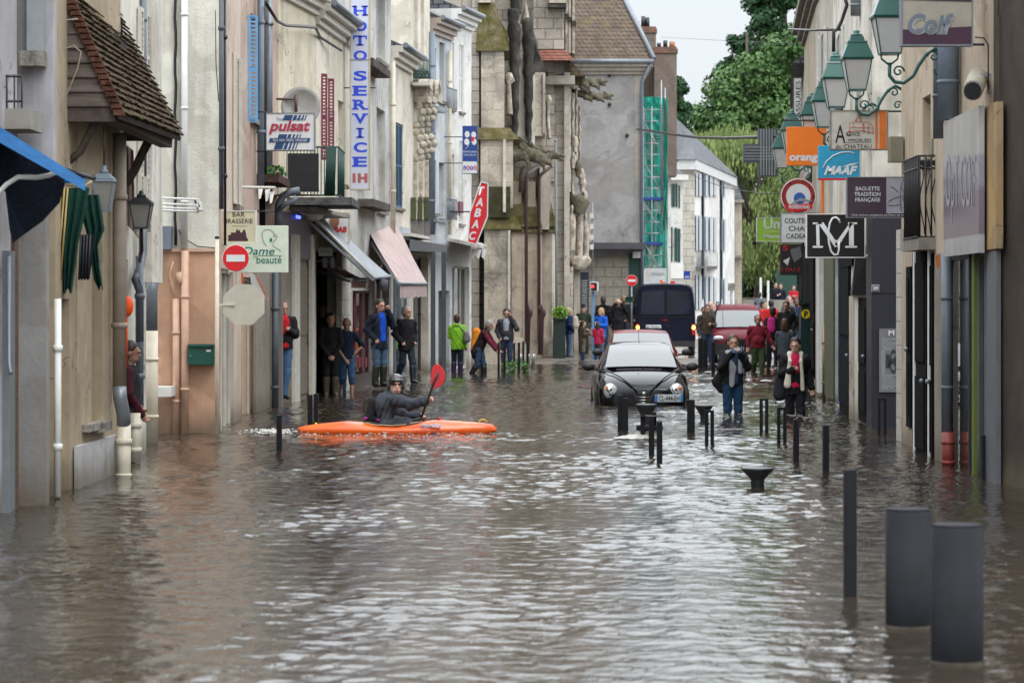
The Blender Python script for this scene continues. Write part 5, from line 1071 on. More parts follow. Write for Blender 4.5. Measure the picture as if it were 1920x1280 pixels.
stroke('arc', k_white, sg, d-.006, [(1542, 316), (1550, 302), (1562, 292), (1577, 286), (1592, 285), (1603, 288)], 2.4); flat('swoosh', k_white, sg, d-.006, [(1576, 314), (1594, 307), (1611, 305), (1598, 310)])
d = 49.0
sg = board('shop_sign', 'plain orange square sign with white lower case word along its foot', 1476, 1549, 238, 310, d, plain('orange_panel', (.85, .19, .01), .35, var=.04), .2, bracket=[(1470, 1565, 226), (1549, 1562, 300)])
lettering('orange', 1480, 1543, 291, 306, d-.006, k_white, sg, bold=.04)
MB().box(X(1545, d), X(1549, d), d+.3, d+.5, Z(400, d), Z(330, d)).build('orange_post', plain('orange_panel', (.85, .19, .01)), sg)
d = 35.6
sg = board('shop_sign', 'dark plum bakery sign for traditional French baguette with line drawing', 1588, 1721, 332, 408, d, plain('baguette_plum', (.055, .03, .05), .35), .1, m_zinc, 1.0, bracket=[(1721, 1735, 345)])
flat('drawing_field', plain('drawing_grey', (.35, .34, .4)), sg, d-.006, [(1662, 333), (1719, 333), (1719, 400), (1662, 400)]); lettering('BAGUETTE\nTRADITION\nFRANÇAISE', 1602, 1651, 350, 380, d-.006, k_white, sg, bold=.01); lettering('Une même exigence au Four et au Moulin', 1597, 1717, 401, 406, d-.006, k_white, sg)
k_pl = plain('drawing_plum', (.08, .03, .07)); 
for pts in ([(1690, 397), (1688, 375), (1689, 350), (1694, 336), (1700, 334), (1706, 342), (1709, 362), (1709, 385), (1706, 399)], [(1690, 350), (1696, 362), (1692, 372), (1699, 385), (1695, 397)], [(1690, 368), (1675, 372), (1666, 378)], [(1686, 384), (1672, 386), (1665, 384)], [(1684, 360), (1676, 352), (1670, 350)], [(1712, 362), (1718, 355)], [(1712, 370), (1718, 368)]): stroke('drawing_line', k_pl, sg, d-.01, pts, 1.1)
d = 42.35
sg = board('shop_sign', 'black square sign with white entwined serif monogram', 1512, 1622, 401, 483, d, k_black, .12, m_white, 1.2, bracket=[(1622, 1634, 405)])
MB().box(X(1622, d), X(1633, d), d+.02, d+.1, Z(481, d), Z(476, d)).build('lower_bracket', m_white, sg)
for pts in ([(1524, 417), (1541, 417), (1541, 420.5), (1524, 420.5)], [(1590, 417), (1607, 417), (1607, 420.5), (1590, 420.5)], [(1524, 461), (1543, 461), (1543, 464.5), (1524, 464.5)], [(1585, 461), (1607, 461), (1607, 464.5), (1585, 464.5)], [(1530, 419), (1536, 419), (1537, 462), (1531, 462)], [(1592, 419), (1601, 419), (1601, 462), (1592, 462)], [(1533, 417), (1544, 417), (1571, 458), (1566, 464)], [(1594, 417), (1599, 419), (1570, 464), (1565, 458)]): flat('monogram_stroke', k_white, sg, d-.014, pts, .006)
gpts = [(1575, 418), (1572, 411), (1567, 407.5), (1561, 409), (1556, 418), (1553, 435), (1554, 455), (1558, 471), (1564, 478), (1571, 477), (1573, 468), (1573, 452)]
stroke('monogram_curve', k_white, sg, d-.008, gpts, 4.2); flat('monogram_stroke', k_white, sg, d-.018, [(1566, 450), (1579, 450), (1579, 453), (1566, 453)], .006)
sg = thing('round_sign', Q(1497, 402, 57), 'round white and red professional trade sign with blue centre', 'sign')
d = 57.0
MB().lathe(Q(1497, 368, d), [(M(34, d), 0), (M(34, d)+.005, .03), (M(34, d), .06)], 36, 'y').build('disc', plain('sign_red_dull', (.42, .03, .03), .4), sg); MB().lathe(Q(1497, 368, d), [(M(23, d), -.01), (M(23, d), .0)], 32, 'y').build('inner_disc', k_white, sg)
mb = MB(); 
for k in range(32): a, b_ = R(k*11.25), R((k+1)*11.25); mb.bar(Q(1497+32.5*math.cos(a), 368+32.5*math.sin(a), d-.006), Q(1497+32.5*math.cos(b_), 368+32.5*math.sin(b_), d-.006), .02)
mb.build('rim', k_white, sg); MB().lathe(Q(1499, 372, d), [(M(11, d), -.016), (M(11, d), -.011)], 24, 'y').build('centre_disc', plain('mid_blue', (.03, .1, .4)), sg)
flat('stone_wedge', m_grey, sg, d-.024, [(1474, 388), (1500, 371), (1527, 378), (1500, 377)]); flat('ribbon', k_red, sg, d-.026, [(1470, 385), (1524, 381), (1522, 392), (1478, 398)]); lettering('PROFESSIONNEL', 1479, 1519, 384.5, 391.5, d-.032, k_white, sg, bold=.03)
for k, c in enumerate('FEDERATION FRANCAISE'): a = R(200-k*11.5+0); cx, cy = 1497-28*math.cos(R(-30+k*12.5)), 368-28*math.sin(R(-30+k*12.5)); lettering(c, cx-1.7, cx+1.7, cy-2.4, cy+2.4, d-.008, k_black, sg, 'letter') if c != ' ' else None
d = 55.0
sg = board('shop_sign', 'white knife shop sign with black serif words COUTEL CHAS CADE', 1464, 1545, 399, 455, d, k_white, .1, m_zinc, 1)
for i, (t_, a, b_) in enumerate((('COUTELLERIE', 1471, 1540), ('CHASSE', 1479, 1528), ('CADEAUX', 1474, 1528))): lettering(t_, a, b_, 409+i*14.5, 418.5+i*14.5, d-.006, k_black, sg, bold=.01)
d = 66.0
sg = board('shop_sign', 'lime green sign reading Un Commerce Mont', 1419, 1500, 408, 453, d, plain('lime_panel', (.3, .52, .05), .4, var=.05), .1, k_white, .8)
lettering('Un', 1432, 1462, 410, 429, d-.006, k_white, sg, bold=.02); lettering('Commerce', 1432, 1478, 430, 436, d-.006, plain('pale_lime', (.6, .7, .35)), sg); lettering('Montargis', 1432, 1486, 439, 449, d-.006, k_white, sg, bold=.02)
d = 64.0
sg = board('shop_sign', 'dark poster sign with red letter and dancing figure shapes', 1463, 1506, 458, 516, d, plain('poster_black', (.02, .012, .014), .5), .1)
lettering('S', 1468, 1477, 460, 470, d-.006, k_red, sg, bold=.02); lettering('1 OU 2', 1466, 1500, 502, 508, d-.006, k_red, sg); flat('triangle', k_white, sg, d-.006, [(1468, 489), (1481, 482), (1477, 498)]); flat('shape', plain('grey_shape', (.15, .15, .16)), sg, d-.006, [(1482, 468), (1500, 462), (1504, 480), (1490, 492), (1484, 480)])
# pharmacy cross
d = 64.0
sg = thing('pharmacy_cross', Q(1436, 331, d), 'unlit grey pharmacy cross with louvred arms', 'pharmacy sign')
k_px = plain('cross_grey', (.075, .09, .095), .4)
mb = MB(); mb.box(X(1422, d), X(1459, d), d, d+.2, Z(331, d), Z(241, d)); mb.box(X(1394, d), X(1422, d), d, d+.2, Z(305, d), Z(270, d)); mb.box(X(1459, d), X(1480, d), d, d+.2, Z(305, d), Z(270, d)); mb.build('body', k_px, sg)
mb = MB()
for k in range(6): mb.box(X(1426+k*5.2, d), X(1427.4+k*5.2, d), d-.03, d, Z(329, d), Z(243, d))
for k in range(5): mb.box(X(1396, d), X(1479, d), d-.025, d-.002, Z(277+k*5.6, d), Z(275.8+k*5.6, d))
mb.build('tube_lights', plain('tube_grey', (.33, .36, .37), .4), sg)
sg = board('vertical_sign', 'narrow upright white sign with black letters reading upward', 1488, 1503, 146, 228, 62, k_white, .1, m_dk, .6); lettering('ASSURES', 1492, 1501, 152, 222, 61.99, k_black, sg, rot=90)
# --- green street lanterns on scroll brackets
m_lg = plain('lantern_green', (.008, .085, .07), .35, coat=.3); m_lglass = plain('opal_glass', (.5, .5, .5), .3, var=.04)
def lantern(px, pytop, bracket=1, label='', first=[None], wdt=46, d=None):
    d = d or F*3.65/(HY-pytop)
    loc = Q(px, pytop, d)
    if first[0] is None:
        o = thing('street_lantern', loc, label, 'street lamp', 'green lanterns along the right wall')
        S = 0.84
        def sq(w0, z0, w1, z1, mb): 
            a, b_ = w0/2, w1/2; c = loc
            mb.hexa([c+Vector((-a, -a, z0)), c+Vector((a, -a, z0)), c+Vector((a, a, z0)), c+Vector((-a, a, z0)), c+Vector((-b_, -b_, z1)), c+Vector((b_, -b_, z1)), c+Vector((b_, b_, z1)), c+Vector((-b_, b_, z1))])
        mb = MB(); sq(.40, -.40, .42, -.375, mb); sq(.41, -.373, .25, -.17, mb); sq(.27, -.168, .25, -.15, mb); sq(.2, -.148, .16, -.08, mb); mb.lathe(loc, [(.085, -.08), (.075, -.05), (.04, -.045), (.05, -.02), (.03, 0), (.005, .005)], 12); mb.build('roof', m_lg, o)
        mb = MB(); sq(.22, -.79, .36, -.405, mb); mb.build('glass', m_lglass, o)
        mb = MB()
        for sx in (-1, 1):
            for sy in (-1, 1): mb.bar(loc+Vector((sx*.183, sy*.183, -.40)), loc+Vector((sx*.113, sy*.113, -.8)), .014)
        sq(.24, -.81, .24, -.79, mb); mb.build('frame', m_lg, o)
        mb = MB()
        for sx in (-1, 1): mb.tube([loc+Vector((sx*.1, 0, -.81)), loc+Vector((sx*.09, 0, -.86)), loc+Vector((0, 0, -.93))], .012, 6)
        mb.tube([loc+Vector((0, 0, -.90)), loc+Vector((.0, 0, -1.05)), loc+Vector((.06, 0, -1.12)), loc+Vector((.16, 0, -1.13)), loc+Vector((.27, 0, -1.05)), loc+Vector((.33, 0, -.93)), loc+Vector((.42, 0, -.8)), loc+Vector((.52, 0, -.74)), loc+Vector((.62, 0, -.8))], .022, 8)
        for (cx, cz, r0, s) in ((.10, -1.0, .07, 1), (.5, -.83, .07, -1), (.55, -1.0, .06, 1)):
            mb.tube([loc+Vector((cx+s*r0*(1-t/16)*math.cos(t*.6), 0, cz+r0*(1-t/16)*math.sin(t*.6))) for t in range(14)], .012, 6)
        mb.tube([loc+Vector((.62, 0, -.65)), loc+Vector((.62, 0, -1.1))], .02, 6)
        mb.build('bracket', m_lg, o); first[0] = o
    else:
        o = copytree(first[0]); o.location = loc; o['label'] = label
    return o
for px, y, lab in ((1606, 57, 'green lantern with curly bracket, second from the top and above the estate agency sign'), (1668, -30, 'largest green lantern, cut by the top edge beside the Coif sign'), (1567, 98, 'green lantern third along, just above the estate agency sign corner'), (1545, 146, 'green lantern half hidden behind the third lantern'), (1522, 175, 'green lantern above the orange square sign'), (1484, 207, 'small green lantern left of the orange square sign'), (1466, 244, 'smallest green lantern above the pharmacy cross arm')): lantern(px, y, 1, lab)
# left grey lanterns
def lantern2(px, py, w_, h_, d, mat, gm, label):
    o = thing('wall_lantern', Q(px, py, d), label, 'wall lantern'); c = Q(px, py, d); a = M(w_/2, d); H_ = M(h_, d)
    def sq(w0, z0, w1, z1, mb): mb.hexa([c+Vector((-w0, -w0, z0)), c+Vector((w0, -w0, z0)), c+Vector((w0, w0, z0)), c+Vector((-w0, w0, z0)), c+Vector((-w1, -w1, z1)), c+Vector((w1, -w1, z1)), c+Vector((w1, w1, z1)), c+Vector((-w1, w1, z1))])
    mb = MB(); sq(a, -.36*H_, a*.95, -.30*H_, mb); sq(a*.95, -.3*H_+.002, a*.45, -.18*H_, mb); mb.lathe(c, [(a*.42, -.18*H_), (a*.35, -.1*H_), (a*.2, -.09*H_), (a*.22, -.03*H_), (.005, 0)], 10); mb.build('roof', mat, o)
    mb = MB(); sq(a*.52, -H_*.97, a*.88, -.365*H_, mb); mb.build('glass', gm, o); mb = MB()
    for sx in (-1, 1):
        for sy in (-1, 1): mb.bar(c+Vector((sx*a*.9, sy*a*.9, -.36*H_)), c+Vector((sx*a*.53, sy*a*.53, -H_)), .013)
    sq(a*.6, -H_, a*.6, -H_*.96, mb); mb.build('frame', mat, o)
    return o
m_opg = plain('dusty_glass', (.25, .24, .22), .4)
o = lantern2(195, 310, 42, 86, 28.2, m_greyblue, m_opg, 'blue grey hanging lantern under the timber hood'); MB().tube([Q(195, 312, 28.2), Q(195, 240, 28.2)], .008, 5).build('chain', m_dk, o)
o = lantern2(265, 357, 44, 72, 31.6, plain('black_iron', (.025, .025, .028), .5), m_opg, 'black wall lantern right of the timber hood'); MB().tube([Q(265, 430, 31.6), Q(266, 470, 31.9), Q(262, 490, 32.6)], .02, 6).build('bracket', m_dk, o)
# white folding arms (spotlight rack) on the roughcast wall
o = thing('light_rack', Q(350, 395, 39.8), 'white metal arms with spotlights reaching across the pale wall', 'light rack'); mb = MB()
for k, (y0, y1) in enumerate(((370, 374), (381, 385), (388, 392), (393, 397))): mb.tube([Q(274, y0, 37.5), Q(372, y1, 39.5)], .016, 6)
mb.build('arms', m_white, o)
for k in range(3): MB().hexa([Q(362+k*5, 382+k*6, 39.4), Q(370+k*5, 382+k*6, 39.4), Q(370+k*5, 384+k*6, 39.6), Q(362+k*5, 384+k*6, 39.6), Q(356+k*8, 372+k*2, 39.4), Q(366+k*6, 374+k*2, 39.4), Q(366+k*6, 374+k*2, 39.6), Q(356+k*8, 372+k*2, 39.6)]).build('spotlight', m_white, o)
# --- blue awning at left
aw = thing('awning', Q(60, 300, 26), 'blue awning with black underside and white bent arm at the left edge', 'awning')
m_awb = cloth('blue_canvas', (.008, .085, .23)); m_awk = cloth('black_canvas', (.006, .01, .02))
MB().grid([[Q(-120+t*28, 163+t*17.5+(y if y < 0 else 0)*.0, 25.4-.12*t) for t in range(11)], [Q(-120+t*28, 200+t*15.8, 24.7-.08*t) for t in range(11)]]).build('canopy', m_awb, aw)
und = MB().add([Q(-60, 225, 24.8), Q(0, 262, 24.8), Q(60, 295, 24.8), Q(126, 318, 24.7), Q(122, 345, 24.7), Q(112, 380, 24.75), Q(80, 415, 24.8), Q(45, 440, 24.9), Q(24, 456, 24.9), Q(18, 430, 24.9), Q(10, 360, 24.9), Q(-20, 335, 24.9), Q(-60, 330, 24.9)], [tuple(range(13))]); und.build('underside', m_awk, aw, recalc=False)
MB().tube([Q(-60, 395, 24.5), Q(-10, 370, 24.5), Q(12, 346, 24.5), Q(34, 332, 24.5), Q(70, 333, 24.5), Q(92, 329, 24.5), Q(114, 318, 24.5)], .022, 8).build('arm', m_white, aw)
MB().tube([Q(114, 316, 24.5), Q(178, 335, 24.4)], .02, 8).build('front_bar', m_dk, aw); MB().box(X(124, 24.6), X(160, 24.6), 24.5, 24.6, Z(344, 24.6), Z(328, 24.6)).build('valance', m_awb, aw)
MB().tube([Q(124, 347, 24.5), Q(160, 349, 24.5), Q(172, 340, 24.5)], .014, 6).build('edge_roll', plain('tan_trim', (.45, .36, .22)), aw)
# --- green gold drapes: two folded parasol-like awnings
def drape(pts, hem, d, label, stx0, stx1, y0, y1):
    o = thing('folded_awning', Q(pts[0][0], pts[0][1], d), label, 'awning'); mb = MB(); rows_ = []
    for i in range(13):
        t = i/12; row = []
        for k in range(17):
            u = k/16; n = len(pts)-1; f = t*n; j = min(int(f), n-1); fr = f-j
            l = pts[j][0]*(1-fr)+pts[j+1][0]*fr; r = pts[j][2]*(1-fr)+pts[j+1][2]*fr; y = pts[j][1]*(1-fr)+pts[j+1][1]*fr
            row.append(Q(l+(r-l)*u, y+hem*math.sin(u*9)*t, d+.07*math.sin(u*19+t*2)*(.3+t)))
        rows_.append(row)
    mb.grid(rows_).build('cloth', cloth('green_canvas', (.006, .045, .032)), o, recalc=False)
    for k in range(4):
        a = stx0+(stx1-stx0)*k/3; mb2 = MB().tube([Q(a+14*(1 if d < 28 else .3), y0, d-.12), Q(a, y1, d-.12)], .01, 5); mb2.build('stripe_rod', plain('gold_braid', (.4, .29, .1)) if d < 27.9 else m_dk, o)
    MB().grid([[Q(stx0-2, y1-2, d-.1), Q(stx1+3, y1-2, d-.1)], [Q(stx0+10*(1 if d < 28 else .2), y0, d-.1), Q(stx1+14, y0, d-.1)]]).build('fold', m_awk, o)
    return o
drape([(118, 352, 168), (118, 400, 160), (116, 450, 148), (116, 500, 142), (118, 530, 137), (118, 546, 135)], 5, 27.6, 'green folded awning with gold striped edge under the hood', 95, 113, 352, 527)
drape([(150, 365, 185), (152, 400, 192), (160, 430, 196), (168, 460, 184), (172, 500, 188), (176, 525, 192), (184, 540, 193)], 5, 28.0, 'green folded awning with black lining, right of the gold striped one', 148, 165, 440, 525)
# orange hanging thing in the doorway
o = thing('orange_lantern', Q(240, 575, 32.4), 'bright orange puffed decoration with long fringe hanging in the doorway', 'decoration')
m_or = plain('neon_orange', (.95, .09, .005), .6, var=.1)
MB().ball(Q(238, 574, 32.3), (.075, .07, .12), 14, 10).build('bulb', m_or, o); mb = MB()
for k in range(16): a = random.uniform(-.04, .02); mb.tube([Q(237, 592, 32.3)+Vector((a, .02*math.sin(k), 0)), Q(237, 650+random.random()*75, 32.3)+Vector((a*1.2, .02*math.sin(k), 0))], .006, 4)
mb.build('fringe', m_or, o)
# cloth banners behind: pinkish stripes at (235-262, 240-420)
o = thing('hanging_blind', Q(245, 330, 35.2), 'pink and cream striped cloth blind hanging behind the hood brace', 'blind'); MB().grid([[Q(226+t*3.0+(y-240)*.02, y+t*2.6, 33.3+.06*math.sin(t*2)) for t in range(9)] for y in (262, 290, 320, 350, 380, 415)]).build('cloth', stripes('pink_blind', (.5, .4, .35), (.3, .2, .19), 14, 0, .9), o, recalc=False)
o = thing('banner_flag', Q(250, 420, 35.2), 'crumpled white and yellow cloth hanging above the doorway pipe', 'banner'); MB().grid([[Q(232+t*3.6+(y-380)*.15, y+t*4.5-8, 33.5+.05*math.sin(t*3+y)) for t in range(9)] for y in (385, 400, 415, 430)]).build('cloth', stripes('cream_banner', (.55, .52, .48), (.5, .45, .25), 6, 2, .9), o, recalc=False)
# --- balcony with dark box and green rail
bl = thing('balcony', Q(575, 370, 52), 'old balcony with green railing and black tarpaulin panel on a stained slab', 'balcony')
dB2 = 52.0
MB().box(X(538, dB2), X(660, dB2), dB2, dB2+2.5, Z(384, dB2), Z(370, dB2)).build('slab', rock('stained_lead', (.12, .12, .12)), bl)
mb = MB(); x0_, x1_ = X(538, dB2), X(634, dB2)
for y in (276, 366): mb.tube([(x0_-.2, dB2, Z(y, dB2)), (x1_, dB2, Z(y, dB2)), (x1_, dB2+2, Z(y, dB2))], .02, 6)
for k in range(16): x = x0_+(x1_-x0_)*k/15; mb.tube([(x, dB2, Z(366, dB2)), (x, dB2, Z(276, dB2))], .009, 5)
for k in range(9): mb.tube([(x1_, dB2+.22*k, Z(366, dB2)), (x1_, dB2+.22*k, Z(276, dB2))], .014, 5); mb.tube([(x1_-.23+.02*k, dB2-.03, Z(366, dB2)), (x1_-.2+.02*k, dB2-.03, Z(276, dB2))], .012, 5)
mb.build('railing', plain('rail_green', (.01, .05, .04), .5), bl)
MB().box(X(540, dB2), X(598, dB2), dB2-.06, dB2-.02, Z(360, dB2), Z(288, dB2)).build('tarpaulin', wood('black_tarp', (.02, .02, .024), .6), bl)
o = MB().box(X(468, 49), X(535, 50), 48.6, 51, Z(343, 49), Z(328, 49)); o.build('sheet_canopy', rock('oxide_canopy', (.09, .055, .05)), bl)
m_leaf = plain('balcony_leaf', (.05, .16, .02), .7)
pt_ = thing('potted_plant', Q(508, 325, 49.5), 'small green plant with red flowers on the canopy edge', 'plant'); mb = MB()
for k in range(70):
    c = Q(random.uniform(496, 535), random.uniform(312, 330), 49.4); a = Vector((random.uniform(-1, 1), random.uniform(-1, 1), random.uniform(-1, 1))).normalized()*.05; b_ = a.orthogonal().normalized()*.03; mb.quad(c-a, c-b_, c+a, c+b_)
mb.build('foliage', m_leaf, pt_, recalc=False); MB().box(X(500, 49.5), X(530, 49.5), 49.4, 49.6, Z(334, 49.5), Z(326, 49.5)).build('pot', m_dk, pt_)
# --- awnings over shops
def slopeawning(a, b_, c, e, cloth_m, label, val=None, arms=True, ribs=0):
    """a,b upper near/far corner (px,py,d); c,e lower near/far corner"""
    o = thing('awning', Q(*a), label, 'awning'); A, B, C_, E = Q(*a), Q(*b_), Q(*c), Q(*e)
    rows_ = [[(A*(1-u)+B*u)*(1-t)+(C_*(1-u)+E*u)*t+Vector((0, 0, -.05*math.sin(t*3.14))) for u in [k/8 for k in range(9)]] for t in [k/8 for k in range(9)]]
    MB().grid(rows_).build('canopy', cloth_m, o, recalc=False)
    if val:
        z = Vector((0, 0, -val)); MB().grid([[C_*(1-u)+E*u for u in [k/12 for k in range(13)]], [C_*(1-u)+E*u+z*(1-.12*(k % 2)) for k, u in enumerate([k/12 for k in range(13)])]]).build('valance', cloth_m, o, recalc=False)
    MB().tube([C_, E], .035, 8).build('front_bar', m_zinc, o)
    if arms:
        for P0, P1 in ((A, C_), (B, E)): MB().bar(P0+Vector((0, .0, -.25)), P1+Vector((0, 0, -.04)), .05).build('arm', m_zinc, o)
    return o
m_pinkaw = stripes('faded_pink_canvas', (.5, .36, .34), (.58, .47, .45), 9, 1, .9); m_redaw = stripes('red_striped_canvas', (.5, .12, .12), (.6, .52, .5), 5, 1, .9); m_greyaw = stripes('grey_canvas', (.3, .32, .35), (.36, .38, .41), 9, 1, .9)
slopeawning((676, 404, 66), (738, 404, 71), (750, 532, 62), (800, 532, 68.5), m_pinkaw, 'long faded pink awning let down over the pavement', .33)
slopeawning((575, 388, 55), (612, 402, 59.5), (700, 522, 55.5), (732, 518, 59.5), m_greyaw, 'grey awning half folded above the tiled pier', None)
o = thing('awning_cassette', Q(590, 398, 55), 'white rounded awning cassette end', 'awning box'); MB().ball(Q(586, 402, 54.9), (.22, .35, .13), 14, 10).build('cassette', m_white, o); MB().tube([Q(584, 404, 54.7), Q(700, 520, 55.1)], .03, 6).build('arm', m_white, o)
o = thing('folded_flap', Q(712, 540, 57), 'dark grey flap of cloth hanging from the grey awning corner', 'awning flap'); MB().grid([[Q(704, 524, 57.2), Q(716, 522, 57), Q(728, 524, 57.2)], [Q(706, 533, 57.1), Q(716, 536, 56.9), Q(728, 533, 57.1)], [Q(712, 541, 57.2), Q(719, 550, 57), Q(727, 542, 57.2)]]).build('cloth', cloth('dark_flap', (.09, .09, .1)), o, recalc=False)
slopeawning((598, 486, 57), (632, 492, 60), (658, 524, 55.5), (686, 524, 57.5), m_redaw, 'small red striped awning over the black doorway', .18)
o = board('kebab_sign', 'white kebab sign with meat spit picture in a tan frame', 600, 655, 399, 456, 57.5, k_white, .1, plain('tan_trim', (.45, .36, .22)), 1.4)
disc('meat', plain('meat', (.3, .13, .08)), o, 57.48, 627, 414, 9, 13); lettering('KEBAB', 612, 650, 425, 436, 57.49, k_red, o, bold=.05, shear=.15)
o = board('lamp_box', 'small white light box under the kebab sign', 597, 623, 464, 480, 56.3, k_white, .12); lettering('BOISSON', 600, 620, 468, 475, 56.29, m_grey, o)
o = thing('floodlight', Q(622, 495, 55.5), 'pair of dark floodlights on a rod in front of the small awning', 'floodlight'); MB().tube([Q(575, 489, 55.5), Q(625, 491, 55.4)], .012, 6).build('rod', m_zinc, o)
for a in (609, 624): MB().box(X(a-3.5, 55.3), X(a+3.5, 55.3), 55.2, 55.4, Z(502, 55.3), Z(483, 55.3)).build('lamp_head', m_dk, o)
o = thing('neon_tube', Q(545, 404, 53.5), 'glowing blue neon tube under the stained slab', 'neon light'); MB().tube([Q(526, 399, 53.5), Q(563, 408, 53.7)], .03, 8).build('tube', plain('blue_glow', (.05, .08, 1), emis=3.5), o)
o = thing('extract_duct', Q(530, 380, 51), 'grey curved plastic duct pipe above the neon tube', 'duct')
MB().tube([Q(522, 425, 51), Q(522, 385, 51), Q(530, 368, 51), Q(545, 360, 51), Q(562, 357, 51)], .07, 10).build('pipe', plain('duct_grey', (.15, .17, .2), .5), o); MB().tube([Q(524, 392, 50.9), Q(535, 382, 50.9), Q(550, 378, 50.9), Q(557, 368, 50.9)], .05, 10).build('branch_pipe', plain('duct_grey', (.15, .17, .2)), o)
o = thing('spotlight_cluster', Q(500, 360, 46), 'cluster of three white cone spotlights on an arm', 'spotlights')
MB().tube([Q(445, 351, 45), Q(515, 352, 46)], .025, 6).build('arm', m_offw, o)
for a, b_ in ((490, 360), (503, 364), (511, 368)): MB().hexa([Q(a-6, b_-8, 46), Q(a+4, b_-10, 46), Q(a+4, b_-10, 46.2), Q(a-6, b_-8, 46.2), Q(a-5, b_+14, 45.9), Q(a-1, b_+12, 45.9), Q(a+1, b_, 46.2), Q(a-5, b_, 46.2)]).build('spotlight', m_white, o)
# grey canopies further on
o = thing('shop_canopy', Q(800, 460, 74), 'dark grey metal shop canopy below the ornate house', 'canopy'); MB().hexa([Q(768, 470, 71), Q(838, 474, 76), Q(838, 474, 78), Q(775, 470, 76.5), Q(768, 448, 71), Q(838, 460, 76), Q(838, 460, 78), Q(775, 455, 76.5)]).build('box', m_anth, o)
for a in (773, 812, 832): MB().bar(Q(a, 472, 74), Q(a, 705, 74), .12).build('post', m_anth, o)
o = thing('shop_canopy', Q(860, 450, 79), 'weathered white corrugated canopy with spotlights by the tobacco sign', 'canopy'); MB().hexa([Q(842, 452, 77), Q(912, 468, 80), Q(912, 468, 82), Q(850, 452, 82), Q(842, 446, 77), Q(912, 462, 80), Q(905, 456, 82), Q(850, 448, 82)]).build('roof', rock('dirty_white_metal', (.4, .38, .36)), o)
for a in (888, 898, 908): MB().hexa([Q(a-5, 482, 79.5), Q(a, 486, 79.5), Q(a, 486, 79.7), Q(a-5, 482, 79.7), Q(a-4, 466, 79.5), Q(a+5, 468, 79.5), Q(a+5, 468, 79.7), Q(a-4, 466, 79.7)]).build('spotlight', m_white, o)
o = thing('mossy_balcony', Q(788, 400, 72.5), 'iron balcony panels with moss and stained boards below them', 'balcony')
for k in range(3): MB().box(X(770+k*12, 73+k), X(780+k*12, 73+k), 73+k, 73.06+k, Z(411, 73+k), Z(370, 73+k)).build('panel', rock('moss_iron', (.09, .1, .07), (.12, .14, .03), .6, 14), o); MB().box(X(769+k*12, 73+k), X(782+k*12, 73+k), 73.07+k, 73.2+k, Z(450, 73+k), Z(411, 73+k)).build('boarding', wood('grey_boards', (.16, .15, .15), .5, (8, 8, 1)), o)
o = thing('upper_balcony', Q(790, 150, 73), 'green wrought iron upper balcony under the ornate roof', 'balcony'); mb = MB()
for k in range(12): mb.tube([Q(776+k*2.6, 153, 73+k*.25), Q(776+k*2.6, 112, 73+k*.25)], .014, 5)
for y in (112, 132, 153): mb.tube([Q(774, y, 73), Q(806, y+2, 76)], .02, 5)
for k in range(16): mb.tube([Q(777+k*1.9+2*math.cos(g), 142+6*math.sin(g), 73.0+k*.2) for g in range(7)], .009, 4)
mb.build('railing', plain('rail_green', (.01, .05, .04)), o); MB().box(X(773, 73), X(806, 73), 73, 76, Z(160, 73), Z(154, 73)).build('slab', m_offw, o)
# cables across
def cable(label, pts, d0, d1, r=.012, sag=0):
    n = len(pts); o = MB().tube([Q(a, b_, d0+(d1-d0)*i/(n-1)) for i, (a, b_) in enumerate(pts)], r, 5).build('cable', m_black, origin=Q(*pts[0], d0)); tag(o, label, 'cable', 'cables over the street')
cable('thick black cable from the gable house across to the willow side', [(1195, 243), (1225, 246), (1260, 252), (1310, 258), (1360, 259), (1400, 258), (1480, 256)], 101, 62, .04)
cable('thin sagging cable crossing the white limestone house', [(1280, 318), (1320, 338), (1360, 352), (1420, 362), (1500, 365)], 114, 60, .012); cable('dark cable bundle high on the cream house', [(498, 5), (520, 40), (535, 48), (565, 50), (592, 52), (600, 70), (640, 95)], 48, 58, .03)
cable('thin wire crossing the sky', [(1240, 70), (1330, 75), (1500, 84)], 112, 60, .006); cable('wire looped on the white roughcast corner', [(404, 20), (405, 120), (410, 190), (417, 196)], 40, 40, .007)
cable('rusty brown rod with hanging chain at the upper right', [(1478, 55), (1520, 57), (1575, 56)], 50, 46, .02)
cable('knotted black cable dropping beside the upper right house', [(1582, -10), (1588, 10), (1578, 40), (1570, 56), (1563, 60), (1563, 98)], 46, 46, .03)
# security camera
o = thing('security_camera', Q(1830, 160, 29.6), 'beige tubular security camera on the upper right wall', 'security camera')
MB().tube([Q(1824, 170, 29.2), Q(1834, 145, 29.9)], .105, 14).build('housing', plain('camera_beige', (.42, .38, .3), .5), o); MB().tube([Q(1823.6, 171, 29.17), Q(1824, 170, 29.21)], .09, 14).build('lens', m_black, o)
MB().bar(Q(1834, 141, 29.6), Q(1864, 141, 29.6), .03).bar(Q(1864, 141, 29.6), Q(1864, 173, 29.6), .02).bar(Q(1850, 173, 29.6), Q(1868, 173, 29.6), .03).build('bracket', m_zinc, o); MB().tube([Q(1828, 70, 29.5), Q(1845, 72, 29.5), Q(1853, 85, 29.5), Q(1853, 170, 29.5)], .008, 5).build('cable', m_black, o)
o = thing('green_canopy', Q(1915, 10, 28.5), 'dark green corner of something hanging at the top right edge', 'canopy'); MB().prism([Q(1908, -20, 28.6), Q(1990, -20, 28.6), Q(1990, 18, 28.6), Q(1925, 18, 28.6)], (0, .3, 0)).build('edge', plain('deep_green', (.006, .03, .02)), o)
